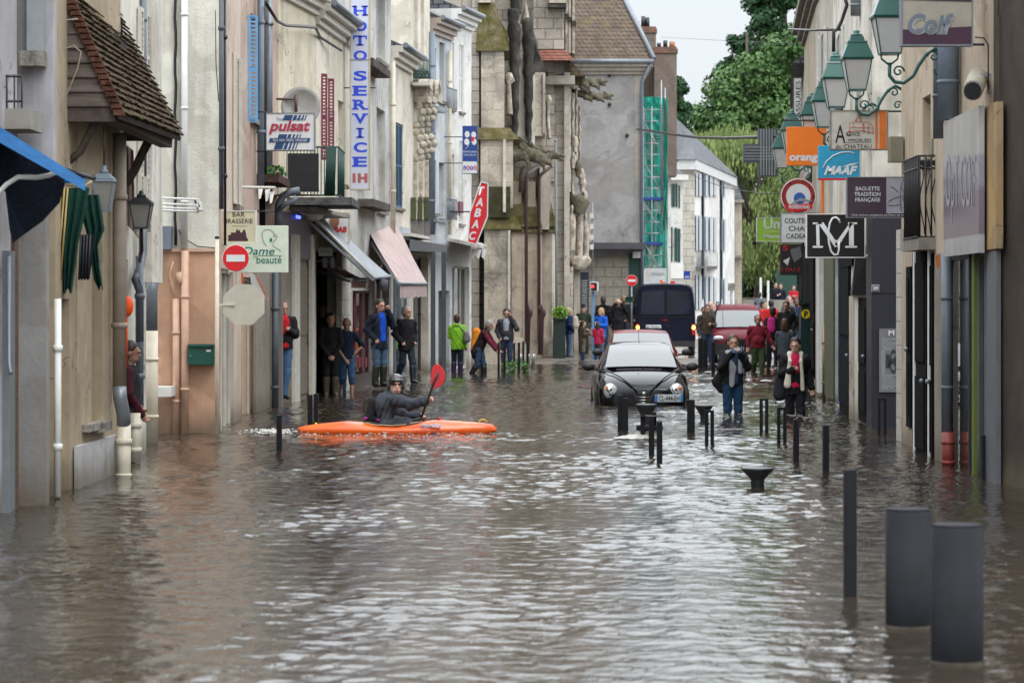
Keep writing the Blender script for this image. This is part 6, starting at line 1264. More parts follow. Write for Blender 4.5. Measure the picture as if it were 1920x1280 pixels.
o = thing('meter_cabinet', Q(1680, 303, 37.4), 'olive beige electrical cabinets fixed high on the right wall', 'cabinet'); MB().box(X(1668, 37.3), X(1692, 37.3), 37.2, 37.5, Z(304, 37.3), Z(257, 37.3)).build('cabinet', plain('olive_beige', (.22, .2, .14)), o); MB().box(X(1745, 34.3), X(1770, 34.3), 34.2, 34.5, Z(290, 34.3), Z(261, 34.3)).build('cabinet', plain('olive_beige', (.22, .2, .14)), o)
o = thing('hose_sleeve', Q(1757, 500, 33.5), 'orange rag tucked above the doorway on the right', 'rag'); MB().grid([[Q(1754, 478, 33.2), Q(1767, 478, 33.2)], [Q(1755, 495, 33.2), Q(1766, 492, 33.2)], [Q(1757, 503, 33.2), Q(1764, 500, 33.2)]]).build('cloth', plain('rag_orange', (.6, .16, .02)), o)
# ============================================================ STREET FURNITURE
def post(px, top, base, wpx, label, dep=None, d=None, round_=False, group='thin flat grey bollards standing out of the water', name='bollard'):
    d = d or D(base); w_ = M(wpx, d); o = thing(name, Vector((X(px, d), d, 0)), label, 'bollard', group)
    if round_:
        r = w_/2; b_ = MB().lathe((X(px, d), d+r, 0), [(r, -.5), (r, Z(top, d)-.012)], 48).build('body', m_boll, o); MB().lathe((X(px, d), d+r, 0), [(r-.001, Z(top, d)-.012), (r-.005, Z(top, d)-.003), (r-.012, Z(top, d))], 48).build('cap', m_boll, o); MB().lathe((X(px, d), d+r, 0), [(r+.0015, -.2), (r+.0015, .015+.01*r)], 48).build('silt_band', rock('silt', (.05, .042, .033)), o)
    else: b_ = MB().box(X(px, d)-w_/2, X(px, d)+w_/2, d, d+(dep or .12), -.5, Z(top, d)).build('body', m_boll, o); bevel(b_, .006)
    return o
m_boll = plain('bollard_grey', (.0095, .0098, .013), .65, .0, var=.3, scale=5, spec=.22)
post(1709, 955, 1180, 86, 'thick round grey bollard, the further of the near pair', round_=True, group=None); post(1802, 985, 1248, 99, 'thick round grey bollard nearest of all at the lower right', round_=True, group=None)
for (px, t_, b_, w_, lab) in ((1596, 880, 1120, 22, 'tall thin bollard left of the two thick round ones'), (1549.5, 797, 885, 11, 'thin bollard on the right between the bowl and the dark shop pier'), (1493.5, 786, 864, 10, 'thin bollard just in front of the woman in the cream lined coat'), (523, 778, 845, 9.5, 'thin bollard left of the kayak bow wave'),
    (1237, 790, 868, 10, 'thin bollard at the right of the bin frame'), (1222, 780, 853, 10, 'thin bollard in the middle of the bin frame'), (581, 740, 797, 9, 'left slab bollard behind the kayak tail'), (592, 738, 797, 9, 'right slab bollard behind the kayak tail'), (1163, 741, 806, 9, 'left bollard of the pair in front of the black car'), (1173, 746, 808, 10, 'right bollard of the pair in front of the black car'), (1296, 749, 810, 14, 'channel shaped bollard by the right wheel of the black car'), (1845, 815, 900, 7, 'thin bollard reflected by the glass shop front')): post(px, t_, b_, w_, lab)
def portal(px0, px1, top, base, w_, label):
    d = D(base); o = thing('bollard', Vector((X((px0+px1)/2, d), d, 0)), label, 'bollard', 'hoop shaped grey bollards'); t = M(w_, d)
    mb = MB(); mb.box(X(px0, d), X(px0, d)+t, d, d+.06, -.5, Z(top, d)); mb.box(X(px1, d)-t, X(px1, d), d, d+.06, -.5, Z(top, d)); mb.box(X(px0, d)+t, X(px1, d)-t, d, d+.06, Z(top, d)-.03, Z(top, d)); mb.build('hoop', m_boll, o)
for a, b_, t_, bs, w_, lab in ((1322, 1339, 769, 833, 6.5, 'hoop bollard nearest the camera left of the wading woman with phone'), (1424.5, 1441, 747, 811, 6, 'hoop bollard between the two wading women'), (1457.5, 1475, 763, 832, 6, 'hoop bollard in front of the woman in the cream lined coat'), (1646.5, 1662, 746, 815, 4.5, 'hoop bollard before the anthracite shop pier'), (1386, 1394, 640, 702, 3, 'hoop bollard by the man in the red sweater')): portal(a, b_, t_, bs, w_, lab)
for k, (px, t_, b_, w_) in enumerate(((935, 642, 703, 4.5), (946, 642, 697, 4.5), (956, 640, 694, 4.5), (964, 643, 692, 4), (973, 642, 697, 4.5), (981, 640, 690, 4), (989, 641, 697, 4.5))): post(px, t_, b_, w_, f'{("first","second","third","fourth","fifth","sixth","seventh")[k]} slim bollard from the left in the row by the church', dep=.05, group='slim bollards in a row by the church', d=D(b_))
for k, (px, t_, b_) in enumerate(((976, 664, 684), (990, 664, 688), (1000, 664, 689))):
    d = D(b_); o = thing('steel_bollard', Vector((X(px, d), d, 0)), ('leftmost short shiny steel bollard by the church', 'middle short shiny steel bollard by the church', 'rightmost short shiny steel bollard by the church')[k], 'bollard', 'short steel bollards'); MB().lathe((X(px, d), d, 0), [(M(4, d), -.1), (M(4, d), Z(t_, d)-.02), (M(3.2, d), Z(t_, d)), (.001, Z(t_, d))], 16).build('body', plain('steel', (.5, .5, .48), .3, .8), o)
for k, (a, b_, t_, bs) in enumerate(((1309, 1318, 634, 690), (1318.5, 1327, 636, 688), (1334, 1341, 641, 700), (1395, 1399, 645, 703), (1438, 1442, 650, 700))): post((a+b_)/2, t_, bs, b_-a, ('broad grey slab left of the far bollard group', 'second broad grey slab of the far bollard group', 'dark slab bollard in front of the red van', 'thin bollard touching the red sweater mans hand', 'thin bollard right of the red sweater man')[k], group='far grey slab bollards', dep=.05, d=D(bs))
def bowl(px, top, base, w_, label, h=None):
    d = D(base); r = M(w_/2, d); zt = Z(top, d); o = thing('bowl_bollard', Vector((X(px, d), d, 0)), label, 'bollard', 'bowl topped bollards')
    MB().lathe((X(px, d), d+.1, 0), [(r*.4, -.5), (r*.4, zt*.32), (r*.48, zt*.45), (r*.93, zt*.86), (r, zt*.95), (r*.99, zt), (r*.9, zt+.003), (.001, zt-.01)], 28).build('bowl', plain('bowl_grey', (.03, .032, .035), .35), o)
bowl(1212, 758, 797, 40, 'bowl shaped post top directly in front of the black car grille'); bowl(1320.5, 760, 789, 34, 'bowl shaped post top right of the channel bollard'); bowl(1422, 878, 913, 62, 'nearest bowl shaped post top, alone in the water')
# bin frame with plastic bag
d = 38.6
o = thing('litter_bin', Vector((X(1219, d), d, 0)), 'litter bin frame with translucent white bag dragged by the current', 'litter bin')
MB().box(X(1201, d), X(1210, d), d, d+.05, -.5, Z(777, d)).box(X(1223, d), X(1233, d), d+.3, d+.36, -.5, Z(774, d)).build('post', m_boll, o); MB().box(X(1194, d), X(1245, d), d-.05, d+.35, Z(781, d), Z(779.5, d)).build('lid', m_boll, o); MB().lathe((X(1219, d), d+.16, 0), [(.178, Z(807, d)), (.182, Z(807, d)), (.182, Z(798, d)), (.178, Z(798, d))], 24).build('ring', m_boll, o)
m, nt, b = newmat('thin_plastic'); b.inputs['Base Color'].default_value = (.62, .6, .55, 1); b.inputs['Roughness'].default_value = .3; b.inputs['Alpha'].default_value = .62
rows_ = []
for i in range(12):
    t = i/11; ring = []
    for k in range(24):
        g = 2*math.pi*k/24; r = .165*(1-t*.05)+.09*t*abs(math.cos(g))+.012*math.sin(k*2.7+i)
        ring.append((X(1219, d)+r*math.cos(g)*(1+.25*t), d+.16+r*math.sin(g)*.8, Z(806, d)+(-.06-Z(806, d))*t))
    rows_.append(ring)
MB().grid(rows_, close=True).build('bag', m, o, recalc=False)
rows_ = [[(X(1152, d)+i*.06, d-.25+.06*k+.03*math.sin(i), .018+.05*math.sin(math.pi*min(i/10, 1))*math.sin(math.pi*k/6)+.008*math.sin(i*3+k*2)) for k in range(7)] for i in range(11)]
MB().grid(rows_).build('floating_bag', m, o, recalc=False)
# parking meter, traffic light, poles, plants
d = 62.0
o = thing('parking_meter', Q(1510, 700, d), 'dark green parking ticket machine with yellow P disc', 'parking meter'); b_ = MB().hexa([(X(1499, d), d, -.4), (X(1524, d), d, -.4), (X(1524, d), d+.35, -.4), (X(1499, d), d+.35, -.4), (X(1502, d), d, Z(572, d)), (X(1524, d), d, Z(568, d)), (X(1524, d), d+.35, Z(568, d)), (X(1502, d), d+.35, Z(572, d))]).build('body', plain('meter_green', (.006, .03, .028), .35), o); bevel(b_, .01)
MB().hexa([Q(1493, 573, d-.1), Q(1526, 566, d-.1), Q(1526, 566, d+.4), Q(1493, 573, d+.4), Q(1494, 570, d-.1), Q(1525, 562, d-.1), Q(1525, 562, d+.4), Q(1494, 570, d+.4)]).build('roof', plain('meter_green', (.006, .03, .028)), o)
MB().lathe(Q(1511, 588.5, d-.01), [(M(8.7, d), -.012), (M(8.7, d), .0)], 24, 'y').build('disc', plain('meter_yellow', (.8, .6, .01)), o); lettering('P', 1507.5, 1515, 583, 594.5, d-.03, k_black, o, bold=.05)
d = 92.0
o = thing('traffic_light', Q(1114, 650, d), 'blue traffic light post with lit red lamp near the church corner', 'traffic light'); MB().box(X(1109.5, d), X(1114.5, d), d, d+.1, -.1, Z(545, d)).build('post', plain('post_blue', (.12, .25, .45)), o); MB().box(X(1107, d), X(1122, d), d-.12, d+.1, Z(546, d), Z(528, d)).build('housing', k_white, o); MB().box(X(1108, d), X(1119, d), d-.135, d-.12, Z(545, d), Z(530, d)).build('face', k_black, o); MB().ball(Q(1111, 537, d-.14), .05, 8, 6).build('lamp', plain('red_lamp', (1, .02, .02), emis=3), o)
for y in (400, 420, 440, 458): MB().box(X(1106, d), X(1113, d), d-.1, d+.1, Z(y+10, d), Z(y, d)).build('fixture', m_offw, o)
MB().tube([Q(1111, 530, d), Q(1111, 380, d)], .03, 6).build('upper_post', m_zinc, o)
o = thing('grey_pole', Q(1043.5, 671, D(672)), 'tall slim grey pole standing before the church porch', 'pole'); dq = D(672); MB().tube([Q(1043.5, 675, dq), Q(1042, 264, dq)], .045, 10).build('shaft', plain('pole_grey', (.16, .18, .19), .5), o); MB().ball(Q(1042, 264, dq), .06, 8, 6).build('finial', m_zinc, o)
o = thing('traffic_mirror', Q(1184, 565, 96), 'dark green traffic signal box below the far no entry sign', 'traffic light'); bevel(MB().box(X(1173, 96), X(1188, 96), 96, 96.3, Z(567, 96), Z(556, 96)).build('housing', plain('signal_green', (.01, .08, .06)), o), .02); MB().box(X(1174, 96), X(1187, 96), 95.85, 96, Z(558, 96), Z(556.5, 96)).build('visor', k_black, o)
def bush(label, px0, px1, py0, py1, d, n, c, size=.07, cat='bush', name='bush', stem=True):
    mb = MB(); cx, cy = (px0+px1)/2, (py0+py1)/2; rng = random.Random(px0)
    for k in range(n):
        a, b_ = rng.random()*6.283, rng.random()**.4; q = Q(cx+(px1-px0)/2*b_*math.cos(a), cy+(py1-py0)/2*b_*math.sin(a), d+rng.uniform(-.35, .35))
        u = Vector((rng.uniform(-1, 1), rng.uniform(-1, 1), rng.uniform(-1, 1))).normalized()*size; v = u.orthogonal().normalized()*size*.6; mb.quad(q-u, q-v, q+u, q+v)
    o = thing(name, Q(cx, py1, d), label, cat); mb.build('foliage', plain('leaf_%d' % int(c[1]*1000), c, .6, var=.5, scale=9), o, recalc=False)
    if stem: MB().tube([Q(cx, py1+3, d), Q(cx+1, cy, d)], .02, 5).tube([Q(cx, py1, d), Q(cx-3, cy-2, d)], .015, 5).build('stem', m_beam, o)
    return o
bush('bright green clipped bush in the dark planter by the church', 1036, 1064, 574, 602, 94, 700, (.12, .24, .02), .055)
o = thing('planter', Q(1050, 668, 93.5), 'dark green tall planter box beside the grey pole', 'planter'); MB().box(X(1038, 93.8), X(1060, 93.8), 93.6, 95.5, 0, Z(598, 93.8)).build('box', plain('planter_green', (.01, .025, .02)), o); MB().box(X(1037, 93.5), X(1061, 93.5), 93.5, 95.6, Z(599, 93.5), Z(596, 93.5)).build('rim', m_dk, o)
for k, (px, y) in enumerate(((946, 688), (960, 690), (972, 684), (984, 690))): bush(('leftmost weed clump between the slim bollards', 'second weed clump between the slim bollards', 'third weed clump between the slim bollards', 'rightmost weed clump between the slim bollards')[k], px-7, px+8, y-12, y+6, D(y+8), 55, (.05, .13, .02), .05, 'plant', 'weed')
d = 92
o = board('street_name_plate', 'small blue square plate on the white limestone wall', 1282, 1294, 508, 523, 118, plain('axa_blue', (.01, .04, .4)), .05); lettering('AXA', 1284, 1292.5, 517, 521, 117.99, k_white, o, bold=.03)
o = board('shop_sign', 'red and yellow small sign behind the van roof', 1257, 1266, 527, 535, 100, k_red, .05); MB().box(X(1250, 100), X(1268, 100), 99.96, 99.99, Z(538, 100), Z(535, 100)).build('strip', plain('yellow', (.8, .5, .02)), o)
o = thing('arrow_sign', Q(1243, 535, 99.5), 'small orange red arrow pointing down to the right behind the van', 'sign'); flat('arrow', plain('arrow_orange', (.8, .1, .02)), o, 99.5, [(1236, 527), (1239, 524), (1245, 530), (1248, 527), (1248, 536), (1239, 536), (1242, 533)], .03)
o = thing('grey_signpost', Q(1372, 540, 95), 'blank grey rectangular sign back on a post left of the willow', 'road sign'); MB().box(X(1365, 95), X(1378, 95), 95, 95.03, Z(545, 95), Z(531, 95)).build('plate', m_sillstone, o); MB().tube([Q(1371.5, 545, 95.05), Q(1371.5, 640, 95.05)], .04, 8).build('post', m_zinc, o)
# ============================================================ TREES
def leafmat(name, c1, c2):
    m, nt, b = newmat(name); p = pos(nt)
    nt.links.new(ramp(nt, nnoise(nt, p, .9, 6, .7), [(.3, c1), (.7, c2)]), b.inputs['Base Color']); b.inputs['Roughness'].default_value = .6; b.inputs['Specular IOR Level'].default_value = .25
    return m
def tree(name, label, loc, puffs, n, size, mat, trunk=None, droop=0.0, seed=1, flat_=.5, cat='tree'):
    """crown of leaf clumps spread over and through many overlapping puffs (centre, radius)"""
    r = np.random.default_rng(seed); o = thing(name, loc, label, cat)
    vol = np.array([p[3]**2 for p in puffs]); pk = r.choice(len(puffs), n, p=vol/vol.sum())
    C = np.array([p[:3] for p in puffs])[pk]; Rr = np.array([p[3] for p in puffs])[pk]
    dv = r.normal(size=(n, 3)); dv /= np.linalg.norm(dv, axis=1)[:, None]
    k = (r.random(n)**.35); k = np.where(r.random(n) < .2, k*.7, k)
    P = C+dv*(Rr*k)[:, None]*np.array([1, .9, .8]); P[:, 2] -= droop*r.random(n)*Rr
    nn = dv+r.normal(size=(n, 3))*.55; nn[:, 2] += .35; nn /= np.linalg.norm(nn, axis=1)[:, None]
    u = np.cross(nn, r.normal(size=(n, 3))); u /= np.linalg.norm(u, axis=1)[:, None]; v = np.cross(nn, u)
    if droop: u = u*.25+np.array([0, 0, -1.0]); u /= np.linalg.norm(u, axis=1)[:, None]; v = np.cross(nn, u)*.5
    s = (size*(.6+.8*r.random(n)))[:, None]; b = nn*s*.25
    V = np.stack([P-u*s, P-v*s*.7+b, P+u*s, P+v*s*.7+b], 1).reshape(-1, 3)-np.array(loc)
    me = bpy.data.meshes.new('crown'); me.vertices.add(4*n); me.vertices.foreach_set('co', V.ravel()); me.loops.add(4*n); me.loops.foreach_set('vertex_index', np.arange(4*n, dtype=np.int32))
    me.polygons.add(n); me.polygons.foreach_set('loop_start', np.arange(n, dtype=np.int32)*4); me.polygons.foreach_set('loop_total', np.full(n, 4, np.int32)); me.update(calc_edges=True); me.materials.append(mat)
    c = bpy.data.objects.new('crown', me); COL.objects.link(c); c.parent = o
    top = max(p[2] for p in puffs); L_ = Vector(loc)
    mb = MB().tube([L_, L_+Vector((.2, 0, (top-loc[2])*.4)), Vector((L_.x, L_.y, top))], [trunk or .4, (trunk or .4)*.7, .06], 8)
    rr = random.Random(seed)
    for p in rr.sample(puffs, min(7, len(puffs))): q = Vector(p[:3]); mb.tube([L_+Vector((0, 0, (q.z-L_.z)*.45)), (L_+q)/2+Vector((0, 0, (q.z-L_.z)*.25)), q], [.16, .1, .04], 5)
    mb.build('trunk', m_beam, o); return o
def puffs(outline, d, dr, rng, rmin, rmax, n):
    """random puffs inside a picture-space outline polygon, spread in depth"""
    xs = [p[0] for p in outline]; ys_ = [p[1] for p in outline]; res = []
    def inside(x, y):
        c = False; j = len(outline)-1
        for i in range(len(outline)):
            if (outline[i][1] > y) != (outline[j][1] > y) and x < (outline[j][0]-outline[i][0])*(y-outline[i][1])/(outline[j][1]-outline[i][1])+outline[i][0]: c = not c
            j = i
        return c
    while len(res) < n:
        x, y = rng.uniform(min(xs), max(xs)), rng.uniform(min(ys_), max(ys_))
        if inside(x, y): dd = d+rng.uniform(-dr, dr); q = Q(x, y, dd); res.append((q.x, q.y, q.z, rng.uniform(rmin, rmax)))
    return res
rg = random.Random(5)
m_lf1 = leafmat('broad_leaf', (.028, .068, .018), (.11, .205, .06)); m_lf2 = leafmat('conifer_leaf', (.007, .028, .010), (.03, .085, .026)); m_lf3 = leafmat('willow_leaf', (.11, .165, .05), (.28, .35, .12))
d = 168
tree('broadleaf_tree', 'big rounded green tree rising behind the white houses', (X(1400, d), d, 1), puffs([(1288, 215), (1308, 175), (1345, 158), (1375, 130), (1420, 95), (1500, 60), (1560, 60), (1560, 330), (1290, 330), (1283, 260)], d, 4, rg, .8, 1.7, 95), 42000, .145, m_lf1, .45, seed=2)
d = 182
o = tree('conifer_tree', 'tall dark conifer towering at the back right', (X(1470, d), d, 1), puffs([(1412, 20), (1440, -80), (1560, -90), (1560, 180), (1405, 130), (1420, 70)], d, 2, rg, .5, 1.2, 70), 20000, .15, m_lf2, .5, seed=3)
o = tree('conifer_tree', 'small ragged dark pine poking out left of the tall conifer', (X(1382, 176), 176, 1), puffs([(1366, 70), (1402, 66), (1404, 100), (1385, 125), (1345, 140), (1325, 132), (1350, 125), (1372, 100)], 176, 1, rg, .2, .5, 34), 2200, .12, m_lf2, .2, seed=4)
d = 150
tree('willow_tree', 'pale green weeping willow beside the buff stone house', (X(1420, d), d, 1), puffs([(1300, 262), (1340, 245), (1420, 248), (1480, 262), (1530, 300), (1530, 500), (1400, 505), (1396, 360), (1350, 320), (1300, 300)], d, 3, rg, .5, 1.1, 80), 32000, .14, m_lf3, .3, droop=1.2, seed=6)
tree('conifer_tree', 'slim dark tree squeezed behind the tall brown chimney', (X(1276, 150), 150, 1), puffs([(1268, 125), (1278, 120), (1284, 200), (1288, 260), (1268, 280)], 150, .5, rg, .25, .5, 24), 3000, .13, m_lf2, .15, seed=8)
tree('hedge_tree', 'dark shrubs filling the gap under the willow', (X(1440, 152), 152, 1), puffs([(1392, 480), (1530, 470), (1530, 545), (1394, 560)], 152, 1.5, rg, .5, .9, 50), 9000, .16, leafmat('dark_leaf', (.006, .02, .005), (.02, .06, .012)), .1, seed=9, cat='shrub')  # dark green shrub leaves, tone varied at random
tree('broadleaf_tree', 'distant green trees closing the view behind the right hand houses', (X(1560, 200), 200, 1), puffs([(1280, 330), (1700, 300), (1700, 560), (1280, 560)], 200, 6, rg, 1.2, 2.4, 60), 12000, .3, m_lf1, .4, seed=10)
# low wall and pale steps the far walkers stand on
o = thing('garden_wall', (X(1440, 132), 132, 0), 'low stone wall with pale gate posts below the willow', 'wall')
MB().box(X(1395, 134), X(1530, 134), 134, 134.5, 0, Z(562, 134)).build('wall', m_concrete, o); MB().box(X(1425, 133.5), X(1428.5, 133.5), 133.5, 133.8, 0, Z(520, 133.5)).build('gate_post', m_white, o); MB().box(X(1439, 133.5), X(1442.5, 133.5), 133.5, 133.8, 0, Z(526, 133.5)).build('gate_post', m_white, o)
MB().box(X(1395, 138), X(1560, 138), 135, 149, 0, 1.12).build('terrace', m_concrete, o)
MB().box(X(1470, 136), X(1510, 136), 140, 140.2, 0, Z(508, 140)).build('gate_panel', plain('gate_green', (.01, .05, .035)), o)
# ============================================================ VEHICLES
def lerp(a, b, t): return a+(b-a)*t
def interp(tab, y):
    if y <= tab[0][0]: return tab[0][1:]
    for i in range(len(tab)-1):
        if y <= tab[i+1][0]: t = (y-tab[i][0])/(tab[i+1][0]-tab[i][0]); return tuple(lerp(a, b, t) for a, b in zip(tab[i][1:], tab[i+1][1:]))
    return tab[-1][1:]
class Car:
    """body from stations (y, half width, centre height, shoulder height, underside); cabin from stations (y, roof z, roof half width, base half width)"""
    def __init__(s, label, px, d0, zoff, yaw, paint, body, cab, L_, base, name='parked_car'):
        s.o = thing(name, (X(px, d0), d0, zoff), label, 'car'); s.yaw = yaw; s.body = body; s.cab = cab; s.base = base; s.paint = paint
        s.X0 = Vector((X(px, d0), d0, zoff)); s.rz = Matrix.Rotation(R(yaw), 3, 'Z')
        rows_ = []
        for (y, w_, zc, zs, zb) in body:
            h = [(0, zc), (.4*w_, zc-.004), (.72*w_, zc-.02), (.92*w_, zs), (w_, zs-.1), (w_, (zs+zb)/2-.03), (.98*w_, zb+.06), (.86*w_, zb), (0, zb)]
            rows_.append([s.T(x, y, z) for x, z in h]+[s.T(-x, y, z) for x, z in h[-2:0:-1]])
        mb = MB().grid(rows_, close=True); n = len(rows_[0]); mb.f.append(tuple(range(n))); mb.sm.append(True); b_ = len(mb.v)-n; mb.f.append(tuple(range(b_, b_+n))); mb.sm.append(True)
        s.b = subsurf(mb.build('body', paint, s.o), 2)
        mb = MB().grid([[s.T(*q) for q in s.ring(y)] for y in [cab[0][0]+(cab[-1][0]-cab[0][0])*k/24 for k in range(25)]]); mb.build('roof', paint, s.o)
    def T(s, x, y, z): return s.X0+s.rz @ Vector((x, y, z))
    def ring(s, y, off=0):
        zr, wr, wb = interp(s.cab, y); b = s.base
        f = [(-1, b-.03), (-1.0, b+.02)]
        pts = [(-wb, b-.04), (-wb*.985, b+.02), (lerp(-wb, -wr, .55), lerp(b, zr, .55)), (-wr, zr-.05), (-wr*.93, zr-.012), (-wr*.5, zr+.006), (0, zr+.012)]
        if zr < b+.06: pts = [(-wb*(1-k/6), b-.02+.0*k) for k in range(7)]
        pts = pts+[(-x, z) for x, z in pts[-2::-1]]
        return [(x, y, z+off) for x, z in pts]
    def glass(s, y0, y1, w0, w1, mat, off=.008, name='windscreen', n=8):
        rows_ = []
        for i in range(n+1):
            t = i/n; y = lerp(y0, y1, t); zr, wr, wb = interp(s.cab, y); ww = lerp(w0, w1, t)
            rows_.append([s.T(ww*(k/5-1), y+.05*((k/5-1)**2)*0, zr+.012-.018*abs(k/5-1)**2+off) for k in range(11)])
        return MB().grid(rows_).build(name, mat, s.o)
    def side(s, y0, y1, mat):
        for sx in (-1, 1):
            rows_ = []
            for t in [k/8 for k in range(9)]:
                y = lerp(y0, y1, t); zr, wr, wb = interp(s.cab, y); rows_.append([s.T(sx*(lerp(wb, wr, u)+.012), y, lerp(s.base+.03, zr-.07, u)) for u in (0.02, .5, 1)])
            MB().grid(rows_).build('side_window', mat, s.o)
    def wheel(s, x, y, r, w_=.2):
        o = MB().lathe(s.T(x, y, r), [(r*.55, -w_/2), (r*.96, -w_/2), (r, -w_/3), (r, w_/3), (r*.96, w_/2), (r*.55, w_/2)], 24, 'x').build('wheel', plain('tyre', (.012, .012, .012), .8), s.o)
        MB().lathe(s.T(x, y, r), [(r*.1, -w_/2-.01), (r*.5, -w_/2+.01), (r*.56, w_/2-.01), (r*.1, w_/2+.01)], 20, 'x').build('rim', plain('alloy', (.4, .4, .42), .3, .8), o)
    def mirror(s, x, y, z, r=(.105, .07, .075), mat=None):
        sx = 1 if x > 0 else -1; o = MB().ball(s.T(x+sx*.1, y, z), r, 14, 10).tube([s.T(x-sx*.08, y+.02, z-.05), s.T(x+sx*.06, y, z-.04)], .025, 6).build('mirror', mat or s.paint, s.o)
        return o
m_wsg = newmat('windscreen_glass')[0]; b = m_wsg.node_tree.nodes['Principled BSDF']; b.inputs['Base Color'].default_value = (.05, .06, .06, 1); b.inputs['Roughness'].default_value = .05; b.inputs['Specular IOR Level'].default_value = 1.0; b.inputs['Coat Weight'].default_value = 1; b.inputs['Coat Roughness'].default_value = .03
b.inputs['Metallic'].default_value = .08
m_carblk = plain('black_car_paint', (.005, .0045, .007), .09, spec=.35, var=.05); m_carred = plain('red_car_paint', (.17, .008, .014), .35, spec=.2, var=.05); m_wine = plain('wine_red_paint', (.12, .005, .014), .45, spec=.15, var=.08); m_chrome = plain('chrome', (.75, .75, .75), .12, 1.0, var=.02)
m_navyv = plain('navy_van_paint', (.004, .006, .022), .3, spec=.3, var=.05); m_trim = plain('black_plastic', (.02, .02, .022), .55)
c = Car('black hatchback with round headlights standing bumper deep in the flood', 1207, 51.4, -.32, 0, m_carblk,
    [(0, .56, .60, .52, .3), (.03, .66, .64, .55, .24), (.14, .75, .72, .62, .2), (.35, .82, .81, .71, .2), (.7, .85, .9, .8, .2), (1.1, .86, .96, .87, .2), (1.4, .86, .97, .9, .2), (3.3, .87, .98, .93, .2), (3.9, .8, .98, .9, .25), (4.05, .68, .85, .7, .35)],
    [(1.02, .955, .60, .70), (1.25, 1.1, .64, .76), (1.55, 1.27, .61, .79), (1.8, 1.385, .57, .79), (2.1, 1.43, .56, .79), (2.9, 1.43, .55, .78), (3.3, 1.38, .54, .76), (3.9, 1.0, .55, .7)], 4.06, .93)
c.glass(1.07, 1.78, .66, .55, m_wsg); c.side(1.5, 3.2, m_glass)
for sx in (-1, 1):
    c.mirror(sx*.86, 1.35, .99, (.115, .07, .08), m_trim); c.wheel(sx*.76, .8, .3); c.wheel(sx*.76, 3.3, .3)
    cx = sx*.588
    hl = MB().lathe(c.T(cx, .045, .56), [(.001, -.03), (.06, -.028), (.1, -.015), (.132, .01), (.137, .06), (.137, .2)], 24, 'y'); 
    for v in hl.v: v.z = c.X0.z+.56+(v.z-c.X0.z-.56)*1.16; v.x += (v.z-c.X0.z-.56)*.12*sx
    ho = hl.build('headlight', plain('headlight_shell', (.62, .64, .66), .12, .35, var=.15, scale=20, coat=1), c.o)
    MB().lathe(c.T(cx, .0, .53), [(.001, -.02), (.035, -.015), (.045, .0), (.045, .02)], 18, 'y').build('lens', plain('lens_glass', (.1, .13, .15), .05, coat=1), ho)
    MB().ball(c.T(cx-.03*1, .02, .60), (.05, .02, .05), 12, 8).build('reflector', m_chrome, ho)
    MB().ball(c.T(cx+sx*.07, .025, .63), (.03, .02, .035), 10, 8).build('indicator', plain('indicator_orange', (.8, .2, .03), .2), ho)
    MB().tube([c.T(sx*.10, -.01, .52), c.T(sx*.22, .03, .68), c.T(sx*.42, .35, .83), c.T(sx*.62, .8, .925), c.T(sx*.70, 1.08, .965)], [.02, .018, .014, .012, .01], 6).build('bonnet_crease', m_carblk, c.o)
MB().tube([c.T(-.3, .10, .69), c.T(0, .055, .685), c.T(.3, .10, .69)], .006, 5).build('bonnet_gap', m_black, c.o)
MB().prism([c.T(-.155, -.035, .53), c.T(.155, -.035, .53), c.T(.10, -.035, .27), c.T(-.10, -.035, .27)], (0, .06, 0)).build('grille', m_black, c.o)
mb = MB().tube([c.T(-.165, -.04, .54), c.T(.165, -.04, .54)], .01, 6).tube([c.T(-.165, -.04, .54), c.T(-.11, -.04, .26), c.T(.11, -.04, .26), c.T(.165, -.04, .54)], .01, 6)
mb.build('grille_frame', m_trim, c.o)
for k in range(4): z = .47-k*.05; MB().tube([c.T(-.14+k*.012, -.045, z), c.T(.14-k*.012, -.045, z)], .008, 6).build('grille_bar', m_chrome, c.o)
MB().lathe(c.T(0, -.05, .53), [(.001, -.012), (.036, -.008), (.042, .01)], 20, 'y').build('badge', plain('badge_metal', (.45, .48, .42), .25, .8, var=.4, scale=60), c.o)
MB().box(c.T(-.86, 0, 0).x, c.T(.86, 0, 0).x, c.X0.y+.05, c.X0.y+.5, -.2, -.02).build('bumper_lip', m_trim, c.o)
pl = MB().box(X(1228, 51.2), X(1281, 51.2), 51.27, 51.3, Z(753.5, 51.2), Z(739.5, 51.2)).build('number_plate', plain('plate_white', (.62, .64, .66), .35), c.o)
for a, b_ in ((1228, 1233.5), (1276, 1281)): MB().box(X(a, 51.2)+.002, X(b_, 51.2)-.002, 51.262, 51.272, Z(753, 51.2), Z(740, 51.2)).build('plate_band', plain('plate_blue2', (.02, .2, .6), .4), pl)
lettering('CL-444-EH', 1235, 1274.5, 741.5, 751.5, 51.26, k_black, pl, bold=.01)
for a in ((-.5, -.1), (.02, .48)): MB().tube([c.T(a[0], 1.07, .985), c.T((a[0]+a[1])/2, 1.12, 1.02), c.T(a[1], 1.1, .995)], .011, 5).build('wiper', m_black, c.o)
MB().tube([c.T(0, 1.9, 1.42), c.T(-.01, 2.1, 1.75)], .005, 5).build('aerial', m_black, c.o)
